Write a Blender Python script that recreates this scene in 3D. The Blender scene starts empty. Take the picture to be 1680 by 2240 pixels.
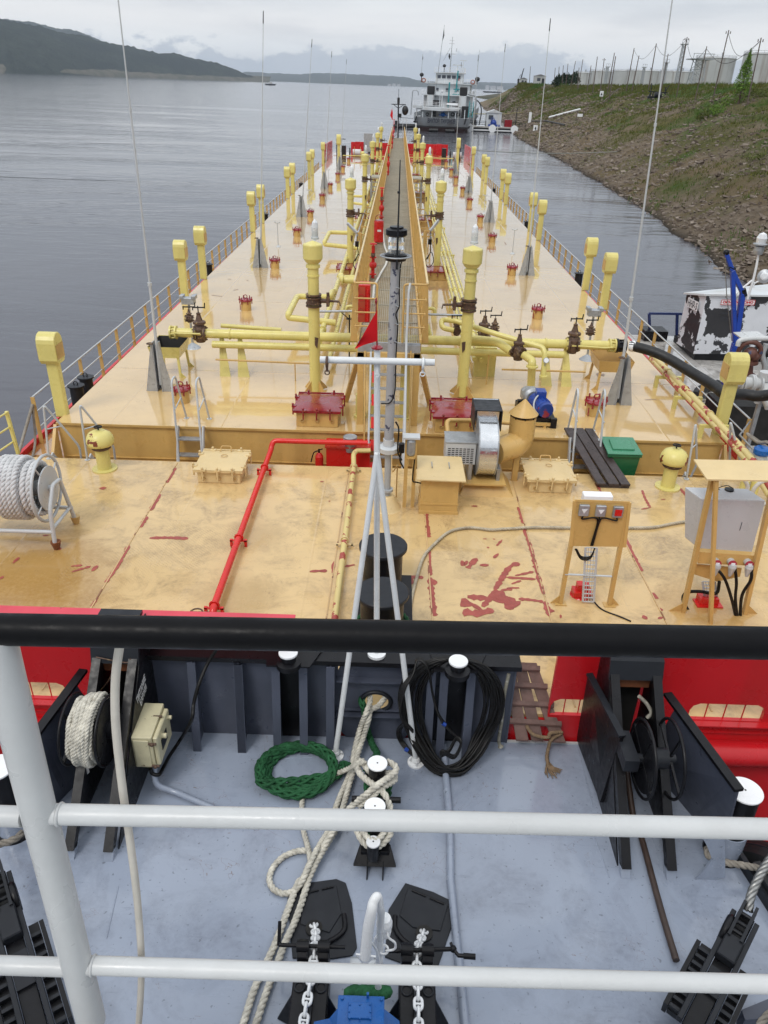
import bpy, math, random
from mathutils import Vector, Matrix, noise
random.seed(11)
S=bpy.context.scene; COL=S.collection
R_=math.radians
# ---------------------------------------------------------------- camera
CAM=Vector((0,0,5.8)); FPX=1650.0
PITCH,ROLL,YAW=R_(28.92),R_(1.64),R_(.271)
FW=Vector((-math.sin(YAW)*math.cos(PITCH),math.cos(YAW)*math.cos(PITCH),-math.sin(PITCH)))
RT=Vector((math.cos(YAW),math.sin(YAW),0)); UPV=RT.cross(FW)
RT,UPV=RT*math.cos(ROLL)+UPV*math.sin(ROLL), UPV*math.cos(ROLL)-RT*math.sin(ROLL)
cd=bpy.data.cameras.new('camera'); cam=bpy.data.objects.new('camera',cd); COL.objects.link(cam)
cd.sensor_fit='VERTICAL'; cd.sensor_height=24; cd.lens=FPX/2240*24; cd.clip_start=.05; cd.clip_end=60000
M=Matrix((RT,UPV,-FW)).transposed().to_4x4(); M.translation=CAM; cam.matrix_world=M
S.camera=cam
S.view_settings.view_transform='Standard'; S.view_settings.look='None'; S.view_settings.gamma=1
S.view_settings.use_curve_mapping=False; S.view_settings.exposure=0.2
S.render.resolution_x=768; S.render.resolution_y=1024
# frame of the river: the barge lies a little trimmed and heeled, the water is level in this frame
ENV=Matrix.Translation((0,15,-3))@Matrix.Rotation(R_(.6),4,'X')@Matrix.Rotation(R_(.5),4,'Y')
ENVI=ENV.inverted(); ENV3=ENV.to_3x3(); ENVI3=ENVI.to_3x3()
# ---------------------------------------------------------------- world and sun
SUN_EL,SUN_AZ=R_(52),R_(-150)
W=bpy.data.worlds.new('World'); S.world=W; W.use_nodes=True
nt=W.node_tree; nt.nodes.clear(); N=nt.nodes.new; L=nt.links.new
def wn(t,**k):
    n=N(t)
    for a,b in k.items(): setattr(n,a,b)
    return n
out=wn('ShaderNodeOutputWorld'); bg=wn('ShaderNodeBackground'); bg.inputs[1].default_value=.1
L(bg.outputs[0],out.inputs[0])
sky=wn('ShaderNodeTexSky',sky_type='NISHITA'); sky.sun_disc=False; sky.sun_elevation=SUN_EL; sky.sun_rotation=SUN_AZ
sky.dust_density=3
tc=wn('ShaderNodeTexCoord')
mp=wn('ShaderNodeMapping'); mp.vector_type='POINT'; e=ENVI3.to_euler(); mp.inputs['Rotation'].default_value=(e.x,e.y,e.z)
L(tc.outputs['Generated'],mp.inputs[0])
sx=wn('ShaderNodeSeparateXYZ'); L(mp.outputs[0],sx.inputs[0])
def ramp(inp,stops,interp='EASE'):
    r=N('ShaderNodeValToRGB'); r.color_ramp.interpolation=interp
    el=r.color_ramp.elements
    while len(el)>1: el.remove(el[-1])
    el[0].position=stops[0][0]; el[0].color=(*stops[0][1],1)
    for p,c in stops[1:]:
        q=el.new(p); q.color=(*c,1)
    L(inp,r.inputs[0]); return r
def wmath(op,a,b=None,c=None):
    n=N('ShaderNodeMath'); n.operation=op
    for i,x in enumerate((a,b,c)):
        if x is None: continue
        if isinstance(x,(int,float)): n.inputs[i].default_value=x
        else: L(x,n.inputs[i])
    return n.outputs[0]
def wmix(f,a,b):
    n=N('ShaderNodeMix'); n.data_type='RGBA'
    if isinstance(f,(int,float)): n.inputs[0].default_value=f
    else: L(f,n.inputs[0])
    for i,x in ((6,a),(7,b)):
        if isinstance(x,tuple): n.inputs[i].default_value=(*x,1)
        else: L(x,n.inputs[i])
    return n.outputs[2]
# overcast layer: radiance in units of the 0.1 background strength
base=ramp(wmath('MULTIPLY',sx.outputs[2],1.0),[(0,(7.0,7.5,8.0)),(.028,(8.8,9.1,9.3)),(.055,(9.2,9.2,9.2)),(.085,(7.3,7.6,7.9)),(.12,(5.3,5.75,6.25)),(.4,(7.4,7.9,8.5)),(1,(11.5,11.9,12.3))])
nz=wn('ShaderNodeTexNoise'); nz.inputs['Scale'].default_value=3.2; nz.inputs['Detail'].default_value=6; nz.inputs['Roughness'].default_value=.55
mp2=wn('ShaderNodeMapping'); mp2.inputs['Scale'].default_value=(1,1,5.5); L(mp.outputs[0],mp2.inputs[0]); L(mp2.outputs[0],nz.inputs[0])
mod=ramp(nz.outputs[0],[(.3,(.84,.85,.87)),(.5,(1,1,1)),(.7,(1.1,1.09,1.07))])
mul=N('ShaderNodeMix'); mul.data_type='RGBA'; mul.blend_type='MULTIPLY'; mul.inputs[0].default_value=1
L(base.outputs[0],mul.inputs[6]); L(mod.outputs[0],mul.inputs[7])
# low bank of cumulus along the horizon
nb=wn('ShaderNodeTexNoise'); nb.inputs['Scale'].default_value=11; nb.inputs['Detail'].default_value=8; nb.inputs['Roughness'].default_value=.62
mp3=wn('ShaderNodeMapping'); mp3.inputs['Scale'].default_value=(1,1,1.8); L(mp.outputs[0],mp3.inputs[0]); L(mp3.outputs[0],nb.inputs[0])
edge=wmath('ADD',.022,wmath('MULTIPLY',wmath('SUBTRACT',nb.outputs[0],.42),.115))
bank=wmath('MULTIPLY_ADD',wmath('SUBTRACT',edge,sx.outputs[2]),150,.5)
bank=wmath('MINIMUM',wmath('MAXIMUM',bank,0),1)
bcol=ramp(nb.outputs[0],[(.35,(4.3,5.0,5.9)),(.55,(5.0,5.6,6.4)),(.7,(6.3,6.8,7.3))])
c1_=wmix(wmath('MULTIPLY',bank,.85),mul.outputs[2],bcol.outputs[0])
# a little of the clear-sky model behind the cloud
fin=wmix(.93,sky.outputs[0],c1_); L(fin,bg.inputs[0])
sd=bpy.data.lights.new('sun','SUN'); sd.energy=1.1; sd.angle=R_(18); sd.color=(1,.965,.91)
sun=bpy.data.objects.new('sun',sd); COL.objects.link(sun)
# nishita: rotation measured from +Y clockwise seen from above
sdir=Vector((math.sin(SUN_AZ)*math.cos(SUN_EL),math.cos(SUN_AZ)*math.cos(SUN_EL),math.sin(SUN_EL)))
sun.rotation_euler=sdir.to_track_quat('Z','Y').to_euler()
# ---------------------------------------------------------------- surveying helpers: where a line of sight meets a real plane
def ray(q): return FW+RT*((q[0]-840)/FPX)-UPV*((q[1]-1120)/FPX)
def G(q,z): d=ray(q); return CAM+d*((z-5.8)/d.z)
def V(q,y): d=ray(q); return CAM+d*(y/d.y)
def XP(q,x): d=ray(q); return CAM+d*(x/d.x)
def EG(q,h):
    o=ENVI@CAM; d=ENVI3@ray(q); return o+d*((h-o.z)/d.z)
def EY(q,y):
    o=ENVI@CAM; d=ENVI3@ray(q); return o+d*((y-o.y)/d.y)
def crop(x0,y0,s): return lambda x,y:(x0+s*x,y0+s*y)
c1=crop(0,0,.5063);c2=crop(840,0,.5063);c3=crop(500,180,.3617);c4=crop(840,60,.2411);c5=crop(0,400,.3617);c6=crop(560,380,.3376);c7=crop(1080,380,.3617)
b1=crop(0,850,.3617);b2=crop(560,720,.3376);b3=crop(1080,860,.3617);b4=crop(0,1320,.3376);b5=crop(520,1380,.3617);b6=crop(1080,1400,.3617);b7=crop(500,1880,.3737);b8=crop(1080,1800,.3617)
d1=crop(740,560,.1356);d2=crop(760,260,.1356);d3=crop(1440,520,.217);d4=crop(0,1640,.2713);d5=crop(1440,1780,.208);d6=crop(620,1880,.217);d7=crop(900,180,.1326);d8=crop(1120,120,.3375)
# ---------------------------------------------------------------- materials
MATS={}
def mat(name,col,rough=.4,metal=0,var=.12,vs=1.6,bump=0,bs=25,spots=None,spots2=None,rvar=.12,coat=0,spec=.5,trans=0,emit=None,ior=None,streak=None,alpha=1):
    if name in MATS: return MATS[name]
    m=bpy.data.materials.new(name); m.use_nodes=True; t=m.node_tree; b=t.nodes['Principled BSDF']
    n=t.nodes.new; l=t.links.new
    tcn=n('ShaderNodeTexCoord'); oi=n('ShaderNodeObjectInfo'); va=n('ShaderNodeVectorMath'); va.operation='SCALE'; va.inputs[0].default_value=(37,17,5); l(oi.outputs['Random'],va.inputs['Scale']); vb=n('ShaderNodeVectorMath'); l(tcn.outputs['Object'],vb.inputs[0]); l(va.outputs[0],vb.inputs[1]); oc=vb.outputs[0]
    b.inputs['Metallic'].default_value=metal; b.inputs['Specular IOR Level'].default_value=spec
    if coat: b.inputs['Coat Weight'].default_value=coat; b.inputs['Coat Roughness'].default_value=.12
    if trans: b.inputs['Transmission Weight'].default_value=trans
    if ior: b.inputs['IOR'].default_value=ior
    n1=n('ShaderNodeTexNoise'); n1.inputs['Scale'].default_value=vs; n1.inputs['Detail'].default_value=7; n1.inputs['Roughness'].default_value=.65; l(oc,n1.inputs[0])
    r=n('ShaderNodeMapRange'); r.inputs[1].default_value=.3; r.inputs[2].default_value=.7; r.inputs[3].default_value=1-var; r.inputs[4].default_value=1+var*.6; l(n1.outputs[0],r.inputs[0])
    mx=n('ShaderNodeMix'); mx.data_type='RGBA'; mx.blend_type='MULTIPLY'; mx.inputs[0].default_value=1; mx.inputs[6].default_value=(*col,1)
    rq=n('ShaderNodeMapRange'); rq.inputs[3].default_value=.92; rq.inputs[4].default_value=1.04; l(oi.outputs['Random'],rq.inputs[0]); rm=n('ShaderNodeMath'); rm.operation='MULTIPLY'; l(r.outputs[0],rm.inputs[0]); l(rq.outputs[0],rm.inputs[1]); cb=n('ShaderNodeCombineColor'); [l(rm.outputs[0],cb.inputs[i]) for i in range(3)]
    l(cb.outputs[0],mx.inputs[7]); cur=mx.outputs[2]; rgh=None
    rr=n('ShaderNodeMapRange'); rr.inputs[1].default_value=.3; rr.inputs[2].default_value=.7; rr.inputs[3].default_value=max(.02,rough-rvar); rr.inputs[4].default_value=min(1,rough+rvar)
    n2=n('ShaderNodeTexNoise'); n2.inputs['Scale'].default_value=vs*3.1; n2.inputs['Detail'].default_value=4; l(oc,n2.inputs[0]); l(n2.outputs[0],rr.inputs[0]); rgh=rr.outputs[0]
    if streak:
        mpn=n('ShaderNodeMapping'); mpn.inputs['Scale'].default_value=(streak[2],streak[2],streak[2]*.06); l(oc,mpn.inputs[0])
        n3=n('ShaderNodeTexNoise'); n3.inputs['Scale'].default_value=1; n3.inputs['Detail'].default_value=4; l(mpn.outputs[0],n3.inputs[0])
        s=n('ShaderNodeMapRange'); s.inputs[1].default_value=.5; s.inputs[2].default_value=.75; s.inputs[4].default_value=streak[1]; l(n3.outputs[0],s.inputs[0])
        q=n('ShaderNodeMix'); q.data_type='RGBA'; l(s.outputs[0],q.inputs[0]); l(cur,q.inputs[6]); q.inputs[7].default_value=(*streak[0],1); cur=q.outputs[2]
    for sp in (spots,spots2):
        if not sp: continue
        sc,th,ss=sp[:3]
        n3=n('ShaderNodeTexNoise'); n3.inputs['Scale'].default_value=ss; n3.inputs['Detail'].default_value=8; n3.inputs['Roughness'].default_value=.6; l(oc,n3.inputs[0])
        s=n('ShaderNodeMapRange'); s.inputs[1].default_value=th; s.inputs[2].default_value=th+(sp[3] if len(sp)>3 else .015); l(n3.outputs[0],s.inputs[0])
        q=n('ShaderNodeMix'); q.data_type='RGBA'; l(s.outputs[0],q.inputs[0]); l(cur,q.inputs[6]); q.inputs[7].default_value=(*sc,1); cur=q.outputs[2]
    l(cur,b.inputs['Base Color']); l(rgh,b.inputs['Roughness'])
    if bump:
        nb_=n('ShaderNodeTexNoise'); nb_.inputs['Scale'].default_value=bs; nb_.inputs['Detail'].default_value=5; l(oc,nb_.inputs[0])
        bn=n('ShaderNodeBump'); bn.inputs['Strength'].default_value=1; bn.inputs['Distance'].default_value=bump; l(nb_.outputs[0],bn.inputs['Height']); l(bn.outputs[0],b.inputs['Normal'])
    if emit: b.inputs['Emission Color'].default_value=(*emit[0],1); b.inputs['Emission Strength'].default_value=emit[1]
    MATS[name]=m; return m
YEL=(.69,.60,.20); OCH=(.60,.385,.13)
m_yel=mat('yellow_paint',YEL,.3,var=.10,bump=.001,bs=12,spots=((.16,.07,.03),.73,9),streak=((.42,.34,.12),.3,5))
m_och=mat('ochre_paint',OCH,.34,var=.14,bump=.001,bs=14,spots=((.22,.10,.04),.76,7),streak=((.40,.23,.07),.4,4))
m_och2=mat('worn_ochre_paint',(.56,.36,.13),.45,var=.2,spots=((.20,.06,.03),.66,5))
m_galv=mat('galvanised_steel',(.42,.44,.46),.42,metal=.55,var=.2,vs=5,spots=((.3,.31,.33),.55,14,.1))
m_greyp=mat('grey_paint',(.36,.38,.39),.4,var=.12,streak=((.22,.2,.18),.4,5))
m_lgrey=mat('light_grey_paint',(.52,.54,.55),.38,var=.1,spots=((.25,.17,.1),.76,12))
m_white=mat('white_paint',(.53,.54,.54),.34,var=.09,vs=3,bump=.0008,bs=60,spots=((.33,.24,.17),.80,22,.04),streak=((.5,.5,.49),.35,9))
m_whitec=mat('clean_white_paint',(.82,.83,.84),.3,var=.04)
m_red=mat('signal_red_paint',(.60,.012,.018),.3,var=.12,vs=.8,bump=.003,bs=3,streak=((.35,.02,.015),.4,3))
m_pink=mat('faded_red_paint',(.66,.06,.09),.4,var=.12,spots=((.40,.05,.05),.68,6))
m_redf=mat('fire_red_paint',(.62,.02,.015),.28,var=.1,spots=((.25,.03,.02),.75,12))
m_cab=mat('fire_cabinet_paint',(.47,.07,.03),.42,var=.1)
m_mar=mat('maroon_paint',(.27,.012,.022),.16,var=.2,vs=4,coat=.4,bump=.004,bs=3)
m_prim=mat('red_primer',(.36,.075,.055),.5,var=.25,vs=9,rvar=.15)
m_rust=mat('rusty_cast_iron',(.10,.055,.035),.55,var=.4,vs=9,bump=.002,bs=40,spots=((.28,.19,.08),.58,16,.06))
m_blk=mat('black_gloss_paint',(.007,.007,.009),.36,var=.3,vs=5,bump=.0006,bs=30,rvar=.1,spec=.28)
m_blkrail=mat('black_rail_paint',(.005,.005,.006),.40,var=.3,vs=9,bump=.001,bs=40,rvar=.12,spec=.12)
m_rub=mat('black_rubber',(.009,.009,.010),.5,var=.35,vs=4,bump=.002,bs=20,spots=((.07,.065,.06),.62,9,.12))
m_cable=mat('black_cable_sheath',(.007,.0065,.0065),.42,var=.3,vs=3,spec=.3,spots=((.03,.022,.018),.68,5,.1))
m_char=mat('charcoal_paint',(.016,.018,.023),.42,spec=.3,var=.2,vs=3,bump=.001,bs=30)
m_slate=mat('slate_blue_bulwark_paint',(.072,.082,.115),.38,var=.14,vs=2,bump=.002,bs=14,spots=((.22,.24,.29),.72,30,.06))
m_rope=mat('white_rope_fibre',(.62,.59,.51),.9,var=.4,vs=14,bump=.004,bs=90,spec=.15,spots=((.22,.18,.12),.62,4,.15))
m_roped=mat('weathered_rope_fibre',(.30,.27,.23),.9,var=.35,vs=9,bump=.004,bs=90,spec=.1)
m_ropew=mat('reel_rope_fibre',(.62,.62,.62),.8,var=.2,vs=9,bump=.004,bs=80,spec=.2,spots=((.36,.33,.28),.64,3,.2))
m_green=mat('green_rope_fibre',(.025,.11,.045),.75,var=.45,vs=9,bump=.006,bs=70,spec=.2,spots=((.05,.10,.05),.6,5,.2))
m_jute=mat('brown_frayed_rope',(.23,.16,.10),.95,var=.35,vs=20,spec=.05)
m_wire=mat('steel_wire_rope',(.33,.33,.32),.4,metal=.8,var=.3,vs=20)
m_glass=mat('lamp_glass',(.85,.88,.9),.08,var=.03,trans=.75,ior=1.45)
m_glassw=mat('frosted_lamp_glass',(.82,.84,.86),.25,var=.05,trans=.25)
m_wood=mat('wet_dark_timber',(.050,.036,.034),.42,var=.45,vs=6,bump=.003,bs=25,rvar=.2)
m_mastw=mat('bright_mast_paint',(.72,.735,.74),.34,var=.08,vs=6,bump=.0008,bs=60,spots=((.4,.38,.35),.76,18,.05))
m_ropet=mat('tan_rope_fibre',(.50,.44,.33),.85,var=.3,vs=12,spec=.15,spots=((.2,.15,.1),.6,5,.15))
m_pal=mat('painted_pallet_boards',(.15,.085,.07),.55,var=.35,vs=8,bump=.002,bs=30,spots=((.3,.24,.2),.68,9,.08))
m_bin=mat('green_plastic',(.015,.14,.055),.35,var=.12)
m_binl=mat('green_lid_plastic',(.06,.25,.14),.3,var=.12)
m_blue=mat('blue_gloss_paint',(.006,.105,.38),.3,var=.15,vs=5,bump=.001,bs=30)
m_navy=mat('blue_frame_paint',(.015,.055,.30),.35,var=.2)
m_cream=mat('cream_chipped_paint',(.60,.55,.36),.42,var=.12,vs=6,spots=((.13,.08,.04),.665,17,.03))
m_cab_w=mat('grey_cabinet_paint',(.50,.52,.55),.32,var=.06)
m_peel=mat('peeling_white_paint',(.66,.68,.72),.5,var=.08,spots=((.028,.028,.032),.505,1.25,.012),spots2=((.030,.03,.034),.66,5,.02))
m_ducts=mat('brushed_steel_casing',(.66,.68,.70),.2,metal=.85,var=.12,vs=4)
m_flag=mat('red_flag_cloth',(.60,.015,.02),.8,var=.1,spec=.1)
m_hose=mat('canvas_fire_hose',(.70,.68,.62),.85,var=.12,vs=10)
m_creamh=mat('dirty_cream_hose',(.62,.58,.51),.6,var=.22,vs=4,spots=((.25,.2,.15),.64,9,.1))
m_bpipe=mat('brown_rusty_pipe',(.055,.035,.028),.45,var=.35,vs=6)
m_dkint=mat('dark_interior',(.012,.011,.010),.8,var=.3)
m_orust=mat('orange_rust_plate',(.22,.075,.028),.7,var=.4,vs=6)
m_text=mat('white_lettering',(.8,.8,.8),.5,var=.02)
m_textd=mat('dark_lettering',(.03,.035,.05),.5,var=.02)
m_textr=mat('red_lettering',(.5,.02,.03),.5,var=.02)
# ---- deck plating: paint with warped plates, welds, puddles, dirt and stud pattern
def deck_mat(name,col,dirtc,seam=(2.4,6.0),wet=.5,studs=True,dirtamt=.5,rough=(.05,.34),rustc=None,film=1.0,warpamt=.012,specks=None,stains=()):
    m=bpy.data.materials.new(name); m.use_nodes=True; t=m.node_tree; b=t.nodes['Principled BSDF']; n=t.nodes.new; l=t.links.new
    oc=n('ShaderNodeTexCoord').outputs['Object']
    def nz(sc,det=5,ro=.6,vec=None,dist=0):
        x=n('ShaderNodeTexNoise'); x.inputs['Scale'].default_value=sc; x.inputs['Detail'].default_value=det; x.inputs['Roughness'].default_value=ro; x.inputs['Distortion'].default_value=dist
        l(vec or oc,x.inputs[0]); return x.outputs[0]
    def mr(v,a,b_,c=0,d=1):
        x=n('ShaderNodeMapRange'); x.inputs[1].default_value=a; x.inputs[2].default_value=b_; x.inputs[3].default_value=c; x.inputs[4].default_value=d; l(v,x.inputs[0]); return x.outputs[0]
    def mth(op,a,b_=None,c=None):
        x=n('ShaderNodeMath'); x.operation=op
        for i,q in enumerate((a,b_,c)):
            if q is None: continue
            if isinstance(q,(int,float)): x.inputs[i].default_value=q
            else: l(q,x.inputs[i])
        return x.outputs[0]
    def mix(f,a,b_,bt='MIX'):
        x=n('ShaderNodeMix'); x.data_type='RGBA'; x.blend_type=bt
        if isinstance(f,(int,float)): x.inputs[0].default_value=f
        else: l(f,x.inputs[0])
        for i,q in ((6,a),(7,b_)):
            if isinstance(q,tuple): x.inputs[i].default_value=(*q,1)
            else: l(q,x.inputs[i])
        return x.outputs[2]
    big=nz(.35,4); mid=nz(1.7,7,.7,dist=.6); fine=nz(14,6,.7)
    c=mix(mr(big,.35,.65),col,tuple(x*.86 for x in col))
    dirt=mth('MULTIPLY',mr(mid,.46,.72),mr(fine,.35,.65,.3,1))
    c=mix(mth('MULTIPLY',dirt,dirtamt),c,dirtc)
    sc_=n('ShaderNodeMapping'); sc_.inputs['Scale'].default_value=(.8,7,1); sc_.inputs['Rotation'].default_value=(0,0,.15); l(oc,sc_.inputs[0])
    scr=mth('MULTIPLY',mr(nz(2.2,8,.75,sc_.outputs[0]),.6,.72),.35*dirtamt)
    c=mix(scr,c,tuple(x*.45 for x in dirtc))
    if rustc: c=mix(mr(nz(.8,8,.7),.47,.6),c,rustc)
    if specks: c=mix(mr(nz(22,3,.5),.66,.70,0,.55),c,specks)
    for (sxx,syy,srr,scc) in stains:
        mpn=n('ShaderNodeMapping'); mpn.vector_type='POINT'; mpn.inputs['Location'].default_value=(-sxx,-syy,0); mpn.inputs['Scale'].default_value=(1,1,0); l(oc,mpn.inputs[0]); ln=n('ShaderNodeVectorMath'); ln.operation='LENGTH'; l(mpn.outputs[0],ln.inputs[0]); c=mix(mth('MULTIPLY',mr(mth('ADD',mth('DIVIDE',ln.outputs['Value'],srr),mth('MULTIPLY',mid,-.9)),.0,.75,1,0),mr(fine,.2,.6,.5,1)),c,scc)
    # hairline rust cracks
    ck=mr(mth('ABSOLUTE',mth('SUBTRACT',nz(.7,5,.6,dist=1.5),.5)),.0,.0016,1,0)
    c=mix(mth('MULTIPLY',mth('MULTIPLY',ck,mr(nz(1.1,2),.5,.56)),.7),c,(.16,.08,.04))
    l(c,b.inputs['Base Color'])
    wetm=mr(nz(.55,6,.6,dist=.4),.5-.16*wet-.02,.5-.16*wet+.05)
    rg=mr(wetm,0,1,rough[1],rough[0]); l(mth('ADD',rg,mth('MULTIPLY',dirt,.18)),b.inputs['Roughness'])
    # heights
    sp=n('ShaderNodeSeparateXYZ'); l(oc,sp.inputs[0])
    def ridge(ax,per):
        u=mth('ABSOLUTE',mth('SUBTRACT',mth('FRACT',mth('DIVIDE',sp.outputs[ax],per)),.5))
        return mr(mth('MULTIPLY',u,per),0,.025,1,0)
    seamv=mth('MAXIMUM',ridge(0,seam[0]),ridge(1,seam[1]))
    warp=nz(.9,2,.4)
    hw=mth('ADD',mth('MULTIPLY',warp,warpamt),mth('MULTIPLY',seamv,.002)); h=mth('ADD',mth('MULTIPLY',warp,.02),mth('MULTIPLY',seamv,.005))
    h=mth('ADD',h,mth('MULTIPLY',fine,.0010))
    if studs:
        u=mth('SINE',mth('MULTIPLY',sp.outputs[0],105)); v=mth('SINE',mth('MULTIPLY',sp.outputs[1],105))
        st=mth('MULTIPLY',mr(mth('MULTIPLY',u,v),.55,.8),mr(nz(.45,3),.60,.63))
        h=mth('ADD',h,mth('MULTIPLY',st,.003)); c=mix(mth('MULTIPLY',st,.22),c,(.25,.15,.06)); l(c,b.inputs['Base Color'])
    bn=n('ShaderNodeBump'); bn.inputs['Distance'].default_value=1; bn.inputs['Strength'].default_value=1; l(h,bn.inputs['Height']); l(bn.outputs[0],b.inputs['Normal'])
    bc=n('ShaderNodeBump'); bc.inputs['Distance'].default_value=1; l(hw,bc.inputs['Height']); l(bc.outputs[0],b.inputs['Coat Normal'])
    b.inputs['Coat Roughness'].default_value=.025; b.inputs['Coat IOR'].default_value=1.42; l(mth('MULTIPLY',wetm,film),b.inputs['Coat Weight'])
    b.inputs['Specular IOR Level'].default_value=.5
    MATS[name]=m; return m
BEI=(.70,.48,.21)
m_trunk=deck_mat('trunk_deck_paint',BEI,(.42,.28,.13),seam=(2.2,6.8),wet=1.4,dirtamt=.35,rough=(.10,.25),warpamt=.006)
m_aft=deck_mat('aft_deck_paint',(.70,.49,.225),(.24,.155,.075),seam=(2.25,50),wet=.5,dirtamt=1.0,rough=(.16,.40),film=.5,warpamt=.008,stains=((-4.95,-5.1,1.25,(.36,.20,.05)),(-5.2,-4.2,.8,(.42,.25,.08)),(4.5,-5.1,.7,(.45,.27,.09)),(-2.1,-3.5,.5,(.50,.34,.15)),(-2.0,-5.2,.6,(.48,.32,.13)),(.3,-4.6,.7,(.55,.38,.17))))
m_main=deck_mat('main_deck_rusty_paint',(.50,.27,.10),(.2,.08,.03),wet=.6,studs=False,rustc=(.25,.10,.03))
m_tugd=deck_mat('tug_deck_paint',(.31,.355,.445),(.17,.19,.24),seam=(50,50),wet=.45,studs=False,dirtamt=.9,rough=(.16,.42),film=.6,warpamt=.010,specks=(.09,.10,.12))
m_pont=deck_mat('pontoon_deck_dirty_white',(.55,.53,.50),(.10,.09,.08),wet=.6,studs=False,dirtamt=1.0)
# ---------------------------------------------------------------- mesh builder
KIDS={}; ROOT={}
def frame(d,up=Vector((0,0,1))):
    d=Vector(d).normalized()
    if abs(d.dot(up))>.98: up=Vector((1,0,0))
    x=d.cross(up).normalized(); y=x.cross(d).normalized()
    return x,y,d
def cr(pts,n=6,closed=False):
    P=[Vector(p) for p in pts]; out=[]; m=len(P)
    rng=range(m if closed else m-1)
    for i in rng:
        p1=P[i]; p2=P[(i+1)%m]
        p0=P[i-1] if (i>0 or closed) else p1*2-p2
        p3=P[(i+2)%m] if (i+2<m or closed) else p2*2-p1
        for k in range(n):
            t=k/n
            out.append(.5*((2*p1)+(p2-p0)*t+(2*p0-5*p1+4*p2-p3)*t*t+(3*p1-p0-3*p2+p3)*t**3))
    if not closed: out.append(P[-1].copy())
    return out
def resample(pts,ds,closed=False):
    P=[Vector(p) for p in pts]
    if closed: P.append(P[0].copy())
    out=[P[0].copy()]; acc=0
    for a,b in zip(P,P[1:]):
        L_=(b-a).length
        if L_<1e-9: continue
        t=ds-acc
        while t<=L_:
            out.append(a.lerp(b,t/L_)); t+=ds
        acc=L_-(t-ds)
    if (out[-1]-P[-1]).length>ds*.3 and not closed: out.append(P[-1])
    return out
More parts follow.
